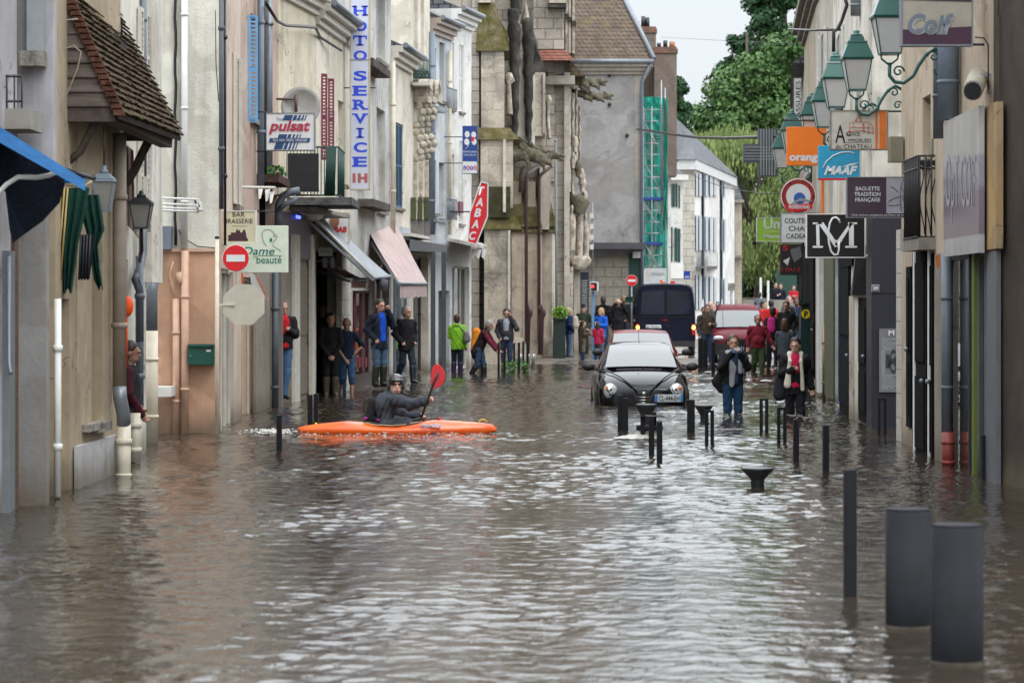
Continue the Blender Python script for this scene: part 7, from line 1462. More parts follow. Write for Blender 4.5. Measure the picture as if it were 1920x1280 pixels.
c = Car('faded red small car hidden behind the black hatchback', 1209, 58.5, -.18, 0, m_carred,
    [(0, .6, .6, .5, .3), (.2, .78, .75, .62, .2), (.7, .83, .88, .76, .2), (1.1, .84, .95, .85, .2), (3.4, .84, .96, .9, .2), (3.9, .7, .85, .7, .3)],
    [(1.0, .95, .6, .72), (1.4, 1.2, .63, .77), (1.75, 1.40, .60, .78), (2.0, 1.45, .58, .78), (3.1, 1.45, .56, .76), (3.8, 1.0, .55, .7)], 3.9, .93)
c.glass(1.05, 1.72, .66, .57, m_wsg); c.side(1.45, 3.1, m_glass)
for sx in (-1, 1): c.mirror(sx*.84, 1.3, 1.0, mat=m_trim); c.wheel(sx*.74, .75, .29); c.wheel(sx*.74, 3.2, .29); MB().ball(c.T(sx*.58, .12, .62), (.12, .06, .09), 12, 8).build('headlight', plain('headlight_shell', (.6, .6, .6)), c.o)
c = Car('wine red compact van with roof rails and black bumper', 1386, 87.5, .02, -3, m_wine,
    [(0, .74, .66, .6, .3), (.1, .82, .82, .72, .24), (.4, .85, .97, .86, .24), (.8, .86, 1.04, .95, .24), (1.2, .86, 1.06, 1.0, .24), (3.9, .86, 1.06, 1.0, .24), (4.1, .84, 1.0, .9, .3)],
    [(.78, 1.04, .72, .8), (1.2, 1.38, .72, .82), (1.5, 1.6, .66, .8), (1.7, 1.73, .63, .8), (2.0, 1.80, .64, .82), (3.8, 1.80, .66, .82), (4.05, 1.70, .64, .8)], 4.1, 1.0, 'parked_van')
c.glass(.84, 1.5, .75, .65, m_wsg); c.side(1.6, 3.6, m_glass)
for sx in (-1, 1):
    c.mirror(sx*.86, 1.2, 1.12, mat=m_trim); c.wheel(sx*.76, .75, .3); c.wheel(sx*.76, 3.3, .3)
    MB().ball(c.T(sx*.64, .08, .76), (.17, .07, .075), 12, 8).build('headlight', plain('headlight_shell', (.6, .6, .6)), c.o)
    MB().tube([c.T(sx*.58, 1.9, 1.8), c.T(sx*.6, 2.0, 1.87), c.T(sx*.62, 3.6, 1.87), c.T(sx*.62, 3.8, 1.8)], .02, 6).build('roof_rail', m_black, c.o)
MB().box(c.X0.x-.84, c.X0.x+.84, 87.42, 87.8, .27, .62).build('bumper', m_trim, c.o); MB().box(c.X0.x-.26, c.X0.x+.26, 87.39, 87.42, .42, .52).build('number_plate', plain('plate_white', (.62, .64, .66)), c.o); MB().box(c.X0.x-.4, c.X0.x+.4, 87.47, 87.6, .66, .76).build('grille', m_black, c.o)
for a in ((-.6, -.05), (.0, .6)): MB().tube([c.T(a[0], .84, 1.08), c.T(a[1], .86, 1.11)], .014, 5).build('wiper', m_black, c.o)
MB().tube([c.T(-.05, 1.75, 1.75), c.T(-.05, 1.8, 1.95)], .008, 5).build('aerial', m_black, c.o)
c = Car('silver car mostly hidden beyond the wine red van', 1446, 104, .1, 0, plain('silver_paint', (.5, .52, .54), .25, .5, coat=1),
    [(0, .6, .6, .5, .3), (.2, .78, .75, .62, .2), (.7, .83, .88, .76, .2), (1.1, .84, .95, .85, .2), (3.4, .84, .96, .9, .2), (3.9, .7, .85, .7, .3)],
    [(1.0, .95, .6, .72), (1.4, 1.2, .63, .77), (1.75, 1.40, .60, .78), (2.0, 1.45, .58, .78), (3.1, 1.45, .56, .76), (3.8, 1.0, .55, .7)], 3.9, .93)
c.glass(1.05, 1.72, .66, .57, m_wsg); c.wheel(.74, .75, .29); c.wheel(-.74, .75, .29)
# navy panel van seen from behind
dv = 97.5; van = thing('panel_van', (X(1249, dv), dv, .05), 'dark navy high roof panel van seen from behind with lit rear lamps', 'van')
vx, vz = X(1248, dv), .05; rz = Matrix.Rotation(R(-2.5), 3, 'Z')
def VT(x, y, z): return Vector((vx, dv, vz))+rz @ Vector((x, y, z))
def vring(y, w_, zt, inset=0): 
    pts = [(w_*.97, .35), (w_, .6), (w_, 1.1), (w_*.985, 1.6), (w_*.93, zt-.3), (w_*.88, zt-.12), (w_*.78, zt-.03), (w_*.5, zt), (0, zt+.01)]
    return [VT(x, y, z) for x, z in pts]+[VT(-x, y, z) for x, z in pts[-2::-1]]
mb = MB().grid([vring(.06, .93, 2.38), vring(0, 1.0, 2.44), vring(.15, 1.03, 2.48), vring(4.3, 1.03, 2.46), vring(5.0, 1.0, 1.9), vring(5.6, .9, 1.2)]); mb.f.append(tuple(range(17))); mb.sm.append(False); mb.build('body', m_navyv, van)
for sx in (-1, 1):
    MB().add([VT(sx*.04, -.012, 1.42), VT(sx*.86, -.012, 1.42), VT(sx*.80, -.012, 2.2), VT(sx*.04, -.012, 2.26)], [(0, 1, 2, 3)]).build('rear_window', glassm('tinted_glass', (.005, .007, .02), .08, .5), van)

    l = MB().hexa([VT(sx*.90, -.03, .72), VT(sx*1.02, -.03, .72), VT(sx*1.02, .1, .72), VT(sx*.90, .1, .72), VT(sx*.90, -.03, 1.1), VT(sx*1.01, -.03, 1.1), VT(sx*1.01, .1, 1.1), VT(sx*.90, .1, 1.1)]).build('tail_lamp', plain('lamp_red', (.4, .01, .01), .2), van)
    MB().ball(VT(sx*.955, -.04, .98), (.06, .02, .08), 10, 8).build('bulb', plain('lamp_glow', (1, .35, .06), emis=4), l)
    MB().lathe(VT(sx*.9, .7, .33), [(.2, -.1), (.33, -.1), (.34, 0), (.33, .1), (.2, .1)], 20, 'x').build('wheel', plain('tyre', (.012, .012, .012)), van)
    MB().bar(VT(sx*.9, -.02, 1.36), VT(sx*.05, -.02, 1.34), .02).build('door_crease', m_black, van)
MB().bar(VT(0, -.015, .5), VT(0, -.015, 2.42), .014).build('door_gap', m_black, van); MB().hexa([VT(-.98, -.1, .32), VT(.98, -.1, .32), VT(.98, .1, .32), VT(-.98, .1, .32), VT(-.98, -.1, .52), VT(.98, -.1, .52), VT(.98, .1, .52), VT(-.98, .1, .52)]).build('bumper', m_trim, van)
o = MB().box(VT(-.68, 0, 0).x, VT(-.16, 0, 0).x, dv-.06, dv-.02, 1.0, 1.12).build('number_plate', plain('plate_white', (.62, .64, .66)), van); lettering('BK-779-RM', 1212, 1237, 611, 615.5, dv-.07, k_black, o)
MB().box(VT(-.1, 0, 0).x, VT(.08, 0, 0).x, dv-.05, dv-.0, 1.27, 1.3).build('brake_light', plain('lamp_red', (.4, .01, .01)), van); MB().box(vx+.05, vx+.13, dv-.06, dv-.01, 1.05, 1.1).build('handle', m_black, van)
# ============================================================ KAYAK
dk = D(812.0); kw = thing('kayak', (X(745, dk), dk, 0), 'orange plastic kayak crossing the flooded street', 'kayak')
m_kay = plain('orange_plastic', (.82, .17, .015), .35, coat=.3, var=.1, scale=4)
m, nt, b = newmat('scuffed_orange'); p_ = pos(nt)
cc = ramp(nt, nnoise(nt, pos(nt, (1, 1, 3)), 2.5, 4, .6), [(.35, (.72, .085, .004)), (.65, (.82, .14, .012))]); g = nt.nodes.new('ShaderNodeNewGeometry'); sp = nt.nodes.new('ShaderNodeSeparateXYZ'); nt.links.new(g.outputs[0], sp.inputs[0])
zr_ = ramp(nt, sp.outputs[2], [(.09, (0, 0, 0)), (.13, (1, 1, 1))]); sc_ = ramp(nt, nnoise(nt, pos(nt, (1, 1, 4)), 4, 6, .75), [(.54, (0, 0, 0)), (.62, (.55, .55, .55))])
mm = mixc(nt, 1.0, zr_, sc_, 'MULTIPLY'); nt.links.new(mixc(nt, mm, cc, (.3, .25, .28)), b.inputs['Base Color']); b.inputs['Roughness'].default_value = .35; b.inputs['Coat Weight'].default_value = .3
kx0, kx1 = X(559, dk), X(931, dk); KL = kx1-kx0
def kz(t): # top and chine heights and half width along the hull
    top = interp([(0, .075), (.04, .10), (.12, .13), (.25, .165), (.33, .15), (.40, .115), (.5, .105), (.6, .15), (.68, .185), (.8, .165), (.92, .14), (.98, .115), (1, .06)], t)[0]
    w_ = interp([(0, .02), (.05, .10), (.2, .24), (.45, .32), (.6, .31), (.8, .2), (.95, .09), (1, .015)], t)[0]
    return top, w_
rows_ = []
for i in range(57):
    t = i/56; top, w_ = kz(t); bt = interp([(0, .02), (.06, -.04), (.5, -.12), (.9, -.05), (.97, .01), (1, .04)], t)[0]; x = kx0+KL*t; ch_ = interp([(0, .055), (.5, .055), (1, .055)], t)[0]
    h = [(0, top+.012), (.4*w_, top+.006), (.75*w_, top-.02), (.95*w_, ch_+.02), (w_, ch_-.01), (.85*w_, bt*.6), (.4*w_, bt), (0, bt-.01)]
    rows_.append([(x, dk+.0+y, z) for y, z in h]+[(x, dk-y, z) for y, z in h[-2:0:-1]])
mb = MB().grid(rows_, close=True); n = len(rows_[0]); mb.f.append(tuple(range(n))); mb.sm.append(False); q_ = len(mb.v)-n; mb.f.append(tuple(range(q_, q_+n))); mb.sm.append(False); hull = mb.build('hull', m, kw)
pts = []
for k in range(29):
    g = 2*math.pi*k/28; t = .485+.155*math.cos(g); top, w_ = kz(t); pts.append(Vector((kx0+KL*t, dk+.19*math.sin(g), top+.028+(.02 if math.cos(g) > .3 else 0))))
MB().tube(pts, .018, 7).build('cockpit_rim', m_black, kw); MB().add([(p.x, p.y, p.z-.012) for p in pts[:-1]], [tuple(range(28))]).build('spray_deck', cloth('neoprene', (.012, .012, .014)), kw)
MB().tube([(kx0+KL*(.33+.3*k/12), dk-.2, kz(.33+.3*k/12)[0]+.012+.004*math.sin(k*2)) for k in range(13)], .007, 5).build('cord', plain('beige_cord', (.5, .42, .3)), kw)
lettering('pyranha', 789, 828, 794, 802, dk-.0, k_white, kw, bold=.08, axis=lambda u, v: Vector((X(u, dk-.3), dk-.30+(.10-0)*(802-v)/12, Z(v, dk-.28)))); lettering('pyranha', 789.5, 827.5, 794.6, 801.6, dk, k_navy, kw, bold=.015, axis=lambda u, v: Vector((X(u, dk-.3), dk-.306+.10*(802-v)/12, Z(v, dk-.28))))
for px in (813, 834): MB().ball(Q(px, 812, dk-.29), (.03, .01, .016), 10, 6).build('drain_plug', m_black, kw)
MB().tube([Q(898+7.5*(1+math.cos(g*.35)), 792-6*math.sin(g*.35), dk) for g in range(10)], .009, 6).build('bow_loop', plain('yellow_rope', (.75, .55, .02)), kw); MB().tube([Q(592, 798, dk), Q(592.5, 792, dk)], .018, 6).build('stern_tab', plain('yellow_rope', (.75, .55, .02)), kw); MB().tube([Q(800, 788, dk), Q(812, 786, dk-.05), Q(824, 785, dk)], .014, 6).build('grab_loop', m_black, kw); MB().ball(Q(824, 784, dk-.02), (.03, .02, .014), 8, 6).build('toggle', k_red, kw)
# foam thrown up along the hull and at the stern (drops and broken crests)
fm = plain('foam', (.62, .6, .56), .5, var=.1); mb = MB(); rr = random.Random(3)
for k in range(260):
    t = rr.random(); x = X(440, dk)+(X(935, dk)-X(440, dk))*t**.9; yy_ = dk-.30-abs(rr.gauss(0, 1.0)) if x > kx0 else dk+rr.gauss(0, .3)
    s_ = rr.uniform(.002, .010)*(1.3 if rr.random() < .2 else .8); mb.ball((x, yy_, .012+abs(rr.gauss(0, .012))), (s_*2.5, s_*1.5, s_*.7), 5, 3)
for k in range(260):
    x = X(rr.gauss(512, 16), dk); s_ = rr.uniform(.006, .016); mb.ball((x, dk-.1+rr.gauss(0, .2), .015+abs(rr.gauss(0, .02))), (s_*2.2, s_*1.4, s_*.8), 5, 3)
for k in range(240):
    a, dd_ = rr.choice(((1578, 51), (1375, 47), (1490, 47), (1500, 51))); s_ = rr.uniform(.005, .011); mb.ball((X(a, dd_)+rr.gauss(0, .35), dd_+rr.gauss(0, 1.2), .012), (s_*3, s_*2, s_*.6), 5, 3)
tag(mb.build('foam', fm), 'white foam flecks along the kayak and round the waders', 'foam', kind='stuff')
# ============================================================ PEOPLE
def sdf_mesh(prims, vox, k=.025, cut=None, wr=0):
    """blend tapered capsules and ellipsoids into one smooth closed surface (surface nets)"""
    lo = np.min([np.minimum(p[0], p[1])-max(p[2], p[3])*np.array(p[4]).max()-3*vox-.02 for p in prims], 0); hi = np.max([np.maximum(p[0], p[1])+max(p[2], p[3])*np.array(p[4]).max()+3*vox+.02 for p in prims], 0)
    n = np.ceil((hi-lo)/vox).astype(int)+1; f = np.full(n, .2, np.float32)
    for pi_, (a, b, r0, r1, S, Rm) in enumerate(prims):
        if cut and pi_ == cut[1]: f = np.maximum(f, (cut[0]-(lo[2]+vox*np.arange(n[2])))[None, None, :].astype(np.float32))
        S = np.array(S); m = max(r0, r1)*S.max()+.05
        i0 = np.maximum(((np.minimum(a, b)-m-lo)/vox).astype(int), 0); i1 = np.minimum(((np.maximum(a, b)+m-lo)/vox).astype(int)+2, n)
        g = np.stack(np.meshgrid(*[lo[j]+vox*np.arange(i0[j], i1[j]) for j in range(3)], indexing='ij'), -1)-a
        ba = b-a
        if Rm is not None: g = g @ Rm; ba = ba @ Rm
        g = g/S; ba = ba/S; L2 = float(ba @ ba)+1e-12; t = np.clip((g @ ba)/L2, 0, 1)
        d = (np.linalg.norm(g-t[..., None]*ba, axis=-1)-(r0+(r1-r0)*t))*(S.min()*.5+S.max()*.5 if S.min() < S.max() else S.min())
        sl = tuple(slice(i0[j], i1[j]) for j in range(3)); o = f[sl]; h = np.maximum(k-np.abs(o-d), 0)/k; f[sl] = np.minimum(o, d)-h*h*k*.25
    if cut and len(prims) <= cut[1]: f = np.maximum(f, (cut[0]-(lo[2]+vox*np.arange(n[2])))[None, None, :].astype(np.float32))
    if wr:
        gx_, gy_, gz_ = [lo[j]+vox*np.arange(n[j]) for j in range(3)]; gx_ = gx_[:, None, None]; gy_ = gy_[None, :, None]; gz_ = gz_[None, None, :]
        f = f+wr*(np.sin(38*gz_+17*np.sin(5*gx_+3)+9*gy_)*.6+np.sin(21*gz_-26*gx_+14*gy_)*.5+np.sin(55*gx_+31*gy_+12*gz_)*.3)
    s = f < 0; c = np.zeros(n-1, int); P = np.zeros((*(n-1), 3)); cnt = np.zeros(n-1)
    off = [(i, j, l) for i in (0, 1) for j in (0, 1) for l in (0, 1)]
    def sub(A, o): return A[o[0]:o[0]+n[0]-1, o[1]:o[1]+n[1]-1, o[2]:o[2]+n[2]-1]
    for o in off: c += sub(s, o)
    act = (c > 0) & (c < 8); ii = np.argwhere(act); F_ = {o: f[ii[:, 0]+o[0], ii[:, 1]+o[1], ii[:, 2]+o[2]] for o in off}
    acc = np.zeros((len(ii), 3)); ct = np.zeros(len(ii))
    for o in off:
        for ax in range(3):
            if o[ax] == 0:
                q = list(o); q[ax] = 1; q = tuple(q); A, B = F_[o], F_[q]; x = (A < 0) != (B < 0); t = np.where(x, A/(A-B+1e-12), 0)
                pt = np.tile(np.array(o, float), (len(ii), 1)); pt[:, ax] = t; acc += pt*x[:, None]; ct += x
    V = lo+vox*(ii+acc/ct[:, None]); idx = -np.ones(n-1, int); idx[act] = np.arange(len(ii)); Q_ = []
    for ax in range(3):
        b1, b2 = [j for j in range(3) if j != ax]; e = [slice(1, m-1) for m in n]; e2 = [slice(1, m-1) for m in n]; e[ax] = slice(0, n[ax]-1); e2[ax] = slice(1, n[ax])
        A, B = s[tuple(e)], s[tuple(e2)]; ed = np.argwhere(A != B); fl = A[A != B]
        base = ed.copy(); base[:, b1] += 1; base[:, b2] += 1
        def g_(u, v): q = base.copy(); q[:, b1] -= u; q[:, b2] -= v; return idx[q[:, 0], q[:, 1], q[:, 2]]
        q4 = np.stack([g_(0, 0), g_(1, 0), g_(1, 1), g_(0, 1)], -1); flip = fl if ax != 1 else ~fl; q4[~flip] = q4[~flip][:, ::-1]; Q_.append(q4)
    return V, np.concatenate(Q_)
def A3(*v): return np.array(v, float)
def cap(a, b, r0, r1=None, S=(1, 1, 1), Rm=None): return (np.array(a, float), np.array(b, float), r0, r0 if r1 is None else r1, S, Rm)
HS = 1.13
def ell(c, r, Rm=None): r = tuple(x*(HS if Rm is not None else 1) for x in r); m = min(r); return (np.array(c, float), np.array(c, float)+1e-6, m, m, tuple(x/m for x in r), Rm)
def rotm(yaw=0, pitch=0, roll=0): return np.array((Matrix.Rotation(R(yaw), 3, 'Z') @ Matrix.Rotation(R(pitch), 3, 'X') @ Matrix.Rotation(R(roll), 3, 'Y')))
SKIN = {}
def skin(c=(.48, .27, .19)):
    n = 'skin_%d' % int(c[0]*100)
    return plain(n, c, .5, var=.08, scale=8)
ARMS = {'down': ((.23, .03, 1.15), (.24, -.04, .90)), 'ear': ((.30, -.10, 1.22), (.125, -.10, 1.56)), 'film': ((.24, -.16, 1.22), (.07, -.34, 1.47)), 'pocket': ((.27, .08, 1.16), (.19, -.08, .98)), 'hold': ((.22, -.02, 1.17), (.08, -.28, 1.2)), 'chest': ((.24, -.03, 1.16), (.04, -.22, 1.25)),
        'reach': ((.22, -.25, 1.25), (.2, -.5, 1.12)), 'swing': ((.25, .1, 1.17), (.28, .0, .92)), 'out': ((.3, -.05, 1.18), (.38, -.12, .98)), 'clasp': ((.22, -.02, 1.15), (.06, -.16, .88)), 'mouth': ((.26, -.12, 1.24), (.10, -.16, 1.55)), 'photo': ((.3, -.08, 1.35), (.09, -.2, 1.62)), 'hip': ((.36, .04, 1.18), (.18, -.02, 1.03))}
LEGS = {'stand': ((.095, -.01, .5), (.1, .02, .08), (.095, -.01, .5), (.1, .02, .08)), 'walk': ((.09, -.12, .5), (.09, -.14, .1), (.09, .03, .5), (.1, .25, .14)), 'cross': ((.07, -.04, .5), (.02, -.05, .08), (.09, .0, .5), (.1, .02, .08)), 'wide': ((.13, -.03, .5), (.17, .02, .08), (.12, .02, .5), (.15, .05, .08))}
def person(label, px, top, d, h, yaw=0, L_='down', Rr='down', legs='stand', head=(0, 0), lean=0, top_c=(.02, .02, .025), leg_c=(.04, .07, .13), hair=(.02, .014, .01), hairlen=0, bald=0, sk=(.48, .27, .19), shirt=None, coat=.0, boots=None, vox=.013, fat=1.0, hood=False, sleeves=1, hat=None, face=False, J=None, shorts=False, hs=1.13, lz=0, group=None, fx=(1, .68), vest=None):
    zf = Z(top, d)-h; rt = thing('person', (X(px, d), d, zf), label, 'person', group); s = h/1.76; Ry = rotm(yaw); ln = np.array(Matrix.Rotation(R(lean), 3, 'X'))
    hipc = A3(0, 0, .95)
    def U(p): return hipc+ln @ (A3(*p)-hipc)         # upper body, leaning about the hips
    j = {'sh': {}, 'el': {}, 'wr': {}, 'kn': {}, 'an': {}}
    lg = LEGS[legs]
    for sx, arm, kn, an in ((1, L_, lg[0], lg[1]), (-1, Rr, lg[2], lg[3])):
        e, w_ = ARMS[arm] if isinstance(arm, str) else arm
        j['sh'][sx] = U((sx*.175*fat**.5, 0, 1.42)); j['el'][sx] = U((sx*e[0], e[1], e[2])) if isinstance(arm, str) else A3(*e); j['wr'][sx] = U((sx*w_[0], w_[1], w_[2])) if isinstance(arm, str) else A3(*w_)
        j['kn'][sx] = A3(sx*kn[0], kn[1], kn[2]); j['an'][sx] = A3(sx*an[0], an[1], an[2])
    pel, wai, che, nb, hc = U((0, 0, .96)), U((0, 0, 1.1)), U((0, 0, 1.3)), U((0, .0, 1.47)), U((0, -.02, 1.645))
    if J:
        for k_, v in J.items():
            if isinstance(k_, tuple): j[k_[0]][k_[1]] = A3(*v)
        pel, wai, che, nb, hc = [A3(*J[q]) if q in J else o for q, o in (('pel', pel), ('wai', wai), ('che', che), ('nb', nb), ('hc', hc))]
    Rh = rotm(head[0], head[1]) @ (ln if not J else np.eye(3)); HS = hs; S3 = (fx[0], fx[1], 1)
    def H(x, y, z): return hc+Rh @ A3(x, y, z)*HS
    def arm(sx, e, el_end=1.0, start=0):
        a, b, c = j['sh'][sx], j['el'][sx], j['wr'][sx]; r = [.052, .042, .04, .028]
        res = [cap(a, b, r[0]+e, r[1]+e)]
        if el_end > .5: res.append(cap(b, b+(c-b)*min(1, el_end), r[2]+e, r[2]+(r[3]-r[2])*el_end+e))
        return res
    def torso(e, flesh=False):
        f_ = 1 if flesh else fat; p = [cap(che, wai, .135*f_+e, .12*f_+e, (S3[0], S3[1], 1)), cap(wai, pel, .12*f_+e, .135*f_**.5+e, (S3[0], S3[1]*1.08, 1)), cap(j['sh'][1]*.86+nb*.14-A3(0, 0, .02), j['sh'][-1]*.86+nb*.14-A3(0, 0, .02), .062+e, .062+e, (1, .95, 1)), cap(che+ (nb-che)*.25, che, .13*f_**.4+e, .135*f_+e, (1.08*S3[0], S3[1], 1))]
        if fat > 1.1 and not flesh: p.append(ell(wai+ln @ A3(0, -.05, 0), (.13*fat, .12*fat, .16)))
        return p
    def leg(sx, e, kend=1.0, a0=0):
        hp = pel+A3(sx*.085, 0, -.03) if not J else pel+A3(0, sx*.085, 0); a, b, c = hp, j['kn'][sx], j['an'][sx]; p = []
        if a0 == 0: p.append(cap(a, b, .085+e, .055+e))
        if kend > 0: p.append(cap(b+(c-b)*a0*0, b+(c-b)*kend, .054+e, .054+(.034-.054)*kend+e)) if not (kend < 1 and a0) else None
        return p
    def hand(sx):
        w_, e = j['wr'][sx], j['el'][sx]; v = w_-e; v /= np.linalg.norm(v); side = np.cross(v, A3(0, 1, 0.2)); side /= np.linalg.norm(side)+1e-9; up = np.cross(side, v); fr = max(.0085, vox*.8)
        cl = .5 if (L_ if sx > 0 else Rr) in ('down', 'swing', 'out') else 1.1
        p = [cap(w_, w_+v*.07, .028, .036, (1, 1, 1))]
        for q in range(4):
            b0 = w_+v*.085+side*(q-1.5)*.019; ln1 = (.036, .042, .039, .03)[q]; b1 = b0+(v*math.cos(cl*.6)-up*math.sin(cl*.6))*ln1; b2 = b1+(v*math.cos(cl*1.5)-up*math.sin(cl*1.5))*ln1*.9; p += [cap(b0, b1, fr, fr*.95), cap(b1, b2, fr*.95, fr*.85)]
        t0 = w_+v*.025-side*.028*sx; t1 = t0+(v*.6-side*.7*sx-up*.3)*.035; p += [cap(t0, t1, fr*1.15, fr), cap(t1, t1+(v*.8-up*.5)*.028, fr, fr*.9)]
        return p
    headp = [ell(H(0, .012, .03), (.076, .095, .098), Rh), ell(H(0, -.03, -.05), (.054, .06, .062), Rh), cap(H(0, -.085, .01), H(0, -.108, -.018), .012, .015), cap(H(0, -.09, .035), H(0, -.088, .036), .03, .03, (1.3, .5, .5), Rh), ell(H(.076, .01, -.005), (.012, .022, .032), Rh), ell(H(-.076, .01, -.005), (.012, .022, .032), Rh), cap(H(0, -.085, -.052), H(0, -.084, -.051), .016, .016, (1.4, .6, .5), Rh), cap(nb-ln @ A3(0, -.0, .04), hc+(nb-hc)*.2, .058, .05)]
    body = headp+torso(-.02, True)+[q for sx in (1, -1) for q in arm(sx, 0)+leg(sx, -.004)+hand(sx)]
    for sx in (1, -1): body.append(cap(j['an'][sx]+A3(0, .03, -.03), j['an'][sx]+A3(sx*.01, -.13, -.05), .038, .03)) if not J else None
    wn = [0]
    def emit(prims, name, mat, vx=None, k=.025, cut=None, wr=0):
        V, Fc = sdf_mesh(prims, (vx or vox)/s, k, cut, wr); V = (V*s) @ Ry.T
        me = bpy.data.meshes.new(name); me.vertices.add(len(V)); me.vertices.foreach_set('co', V.ravel()); me.loops.add(Fc.size); me.loops.foreach_set('vertex_index', Fc.ravel().astype(np.int32)); me.polygons.add(len(Fc)); me.polygons.foreach_set('loop_start', (np.arange(len(Fc))*4).astype(np.int32)); me.polygons.foreach_set('loop_total', np.full(len(Fc), 4, np.int32)); me.update(calc_edges=True); me.polygons.foreach_set('use_smooth', np.ones(len(Fc), bool)); me.materials.append(mat)
        o = bpy.data.objects.new(name, me); COL.objects.link(o); o.parent = rt; return o
    emit(body, 'body', skin(sk), k=.022)
    def cm(c, pre='fabric'): return cloth('%s_%d_%d_%d' % (pre, int(c[0]*999), int(c[1]*999), int(c[2]*999)), c)
    # trousers, boots
    kend = .25 if shorts else 1.0
    emit([q for sx in (1, -1) for q in leg(sx, .02, kend)]+[cap(pel, wai, .138*fat**.5+.008, .125*fat-.004, (S3[0], S3[1]*1.1, 1))], 'trousers', cm(leg_c), wr=.006)
    if boots is not None and not J:
        for sx in (1, -1): a, b = j['kn'][sx], j['an'][sx]; emit([cap(a+(b-a)*.25, b, .082, .066), cap(b+A3(0, .02, -.03), b+A3(sx*.01, -.14, -.045), .05, .042)], 'boot', plain('rubber_%d%d%d' % tuple(int(x*99) for x in boots), boots, .4))
    elif not J:
        for sx in (1, -1): b = j['an'][sx]; emit([cap(b+A3(0, .03, -.03), b+A3(sx*.01, -.14, -.05), .044, .036)], 'shoe', m_black)
    # upper garments
    ce = .034 if (coat or shirt) else .022
    tp = torso(ce); hz = .90-coat; hemp = U((0, .01, hz-.06)) if not J else None
    if not J: tp += [cap(che, hemp, .14*fat**.5+ce, .155*fat**.5+ce+lz, (S3[0], S3[1]*1.15, 1))]
    nA = len(tp); tp += ([q for sx in (1, -1) for q in arm(sx, (.03 if coat or shirt or J else .02)+lz, sleeves)] if vest is None else [])
    if hood: tp.append(cap(nb+ln @ A3(0, .07, .02), nb+ln @ A3(0, .06, .03), .08, .08, (1.3, .8, .7)))
    if not hood: tp.append(cap(nb-A3(0, 0, .03), nb+ln @ A3(0, .015, .03), .08, .066))
    emit(tp, 'jacket' if coat or shirt else 'top', cm(top_c, 'wool'), cut=None if J or lean else (hz, nA), wr=.010)
    if vest: emit([q for sx in (1, -1) for q in arm(sx, .022, 1)], 'sleeves', cm(vest, 'knit'), wr=.005)
    if shirt:
        fo = ln @ A3(0, -.052, 0); ww = .66
        emit([cap(che+fo+A3(0, 0, .08), pel+fo*1.1+A3(0, 0, .02), .15*fat**.5, .145*fat**.5, (ww, .72, 1))], 'shirt', cm(shirt, 'shirt'), cut=(.93, 9), wr=.004)
    # hair or hat
    if hat: emit([ell(H(0, .01, .085), (.088, .108, .055), Rh), ell(H(0, -.09, .06), (.07, .07, .012), Rh)], 'cap', cm(hat), k=.01)
    elif bald < 1:
        hp = [ell(H(0, .026+.016*bald, .056), (.088, .094, .09-.012*bald), Rh), ell(H(0, .05, .0), (.086, .066, .085), Rh)]
        if hairlen: hp += [cap(H(.05, .05, 0), H(.055, .06, -hairlen), .05, .035), cap(H(-.05, .05, 0), H(-.055, .06, -hairlen), .05, .035), cap(H(0, .08, 0), H(0, .09, -hairlen), .06, .045)]
        emit(hp, 'hair', plain('hair_%d_%d' % (int(hair[0]*999), int(hair[1]*999)), hair, .55, var=.35, scale=40), k=.02, wr=.004)
    if face:
        for sx in (1, -1):
            for nm, c, r, mt in (('eye', (sx*.031, -.085, .012), (.008, .005, .0036), m_dk), ('eyebrow', (sx*.033, -.086, .036), (.016, .004, .0032), plain('hair_%d_%d' % (int(hair[0]*999), int(hair[1]*999)), hair))):
                c = (H(*c)*s) @ Ry.T; MB().ball(Vector(c)+Vector(rt.location), tuple(v*s for v in r), 8, 6).build(nm, mt, rt)
        c = (H(0, -.096, -.054)*s) @ Ry.T; MB().ball(Vector(c)+Vector(rt.location), (.022*s, .007*s, .006*s), 8, 6).build('mouth', plain('lips', (.33, .11, .09), .4), rt)
    rt_h = lambda x, y, z: Vector((A3(x, y, z)*s) @ Ry.T)+Vector(rt.location)
    return rt, rt_h, emit, j, H, U
m_gg = m_garg
def beast(pts, d, legs, wing=True):
    P_ = [np.array(Q(a, b_, d)) for a, b_, r in pts]; pr = [cap(P_[i], P_[i+1], M(pts[i][2], d), M(pts[i+1][2], d)) for i in range(len(pts)-1)]
    hd = P_[-1]; rr_ = M(pts[-1][2], d)
    pr += [cap(hd+A3(0, 0, .02), hd+A3(.22, 0, .0), rr_*.8, rr_*.45), cap(hd+A3(0, 0, -.07), hd+A3(.18, 0, -.14), rr_*.6, rr_*.3), cap(hd+A3(-.05, -.04, .08), hd+A3(-.14, -.04, .16), .05, .02)]
    for (a, b_, c, e) in legs: q0, q1 = np.array(Q(a, b_, d-.12)), np.array(Q(c, e, d-.14)); pr += [cap(q0, (q0+q1)/2+A3(.06, 0, 0), .10, .06), cap((q0+q1)/2+A3(.06, 0, 0), q1, .06, .04)]
    if wing: q = P_[1]; pr += [cap(q+A3(0, -.12, .1), q+A3(-.28, -.14, .3), .10, .04), cap(q+A3(.1, -.12, .1), q+A3(-.1, -.16, .34), .08, .03)]
    V, Fc = sdf_mesh(pr, .028, .05, wr=.012); me = bpy.data.meshes.new('gargoyle'); me.from_pydata([tuple(v) for v in V], [], [tuple(int(i) for i in q) for q in Fc]); me.polygons.foreach_set('use_smooth', [True]*len(Fc)); me.materials.append(m_gg); o = bpy.data.objects.new('gargoyle', me); COL.objects.link(o); o.location = -Vector(ch.location); o.parent = ch
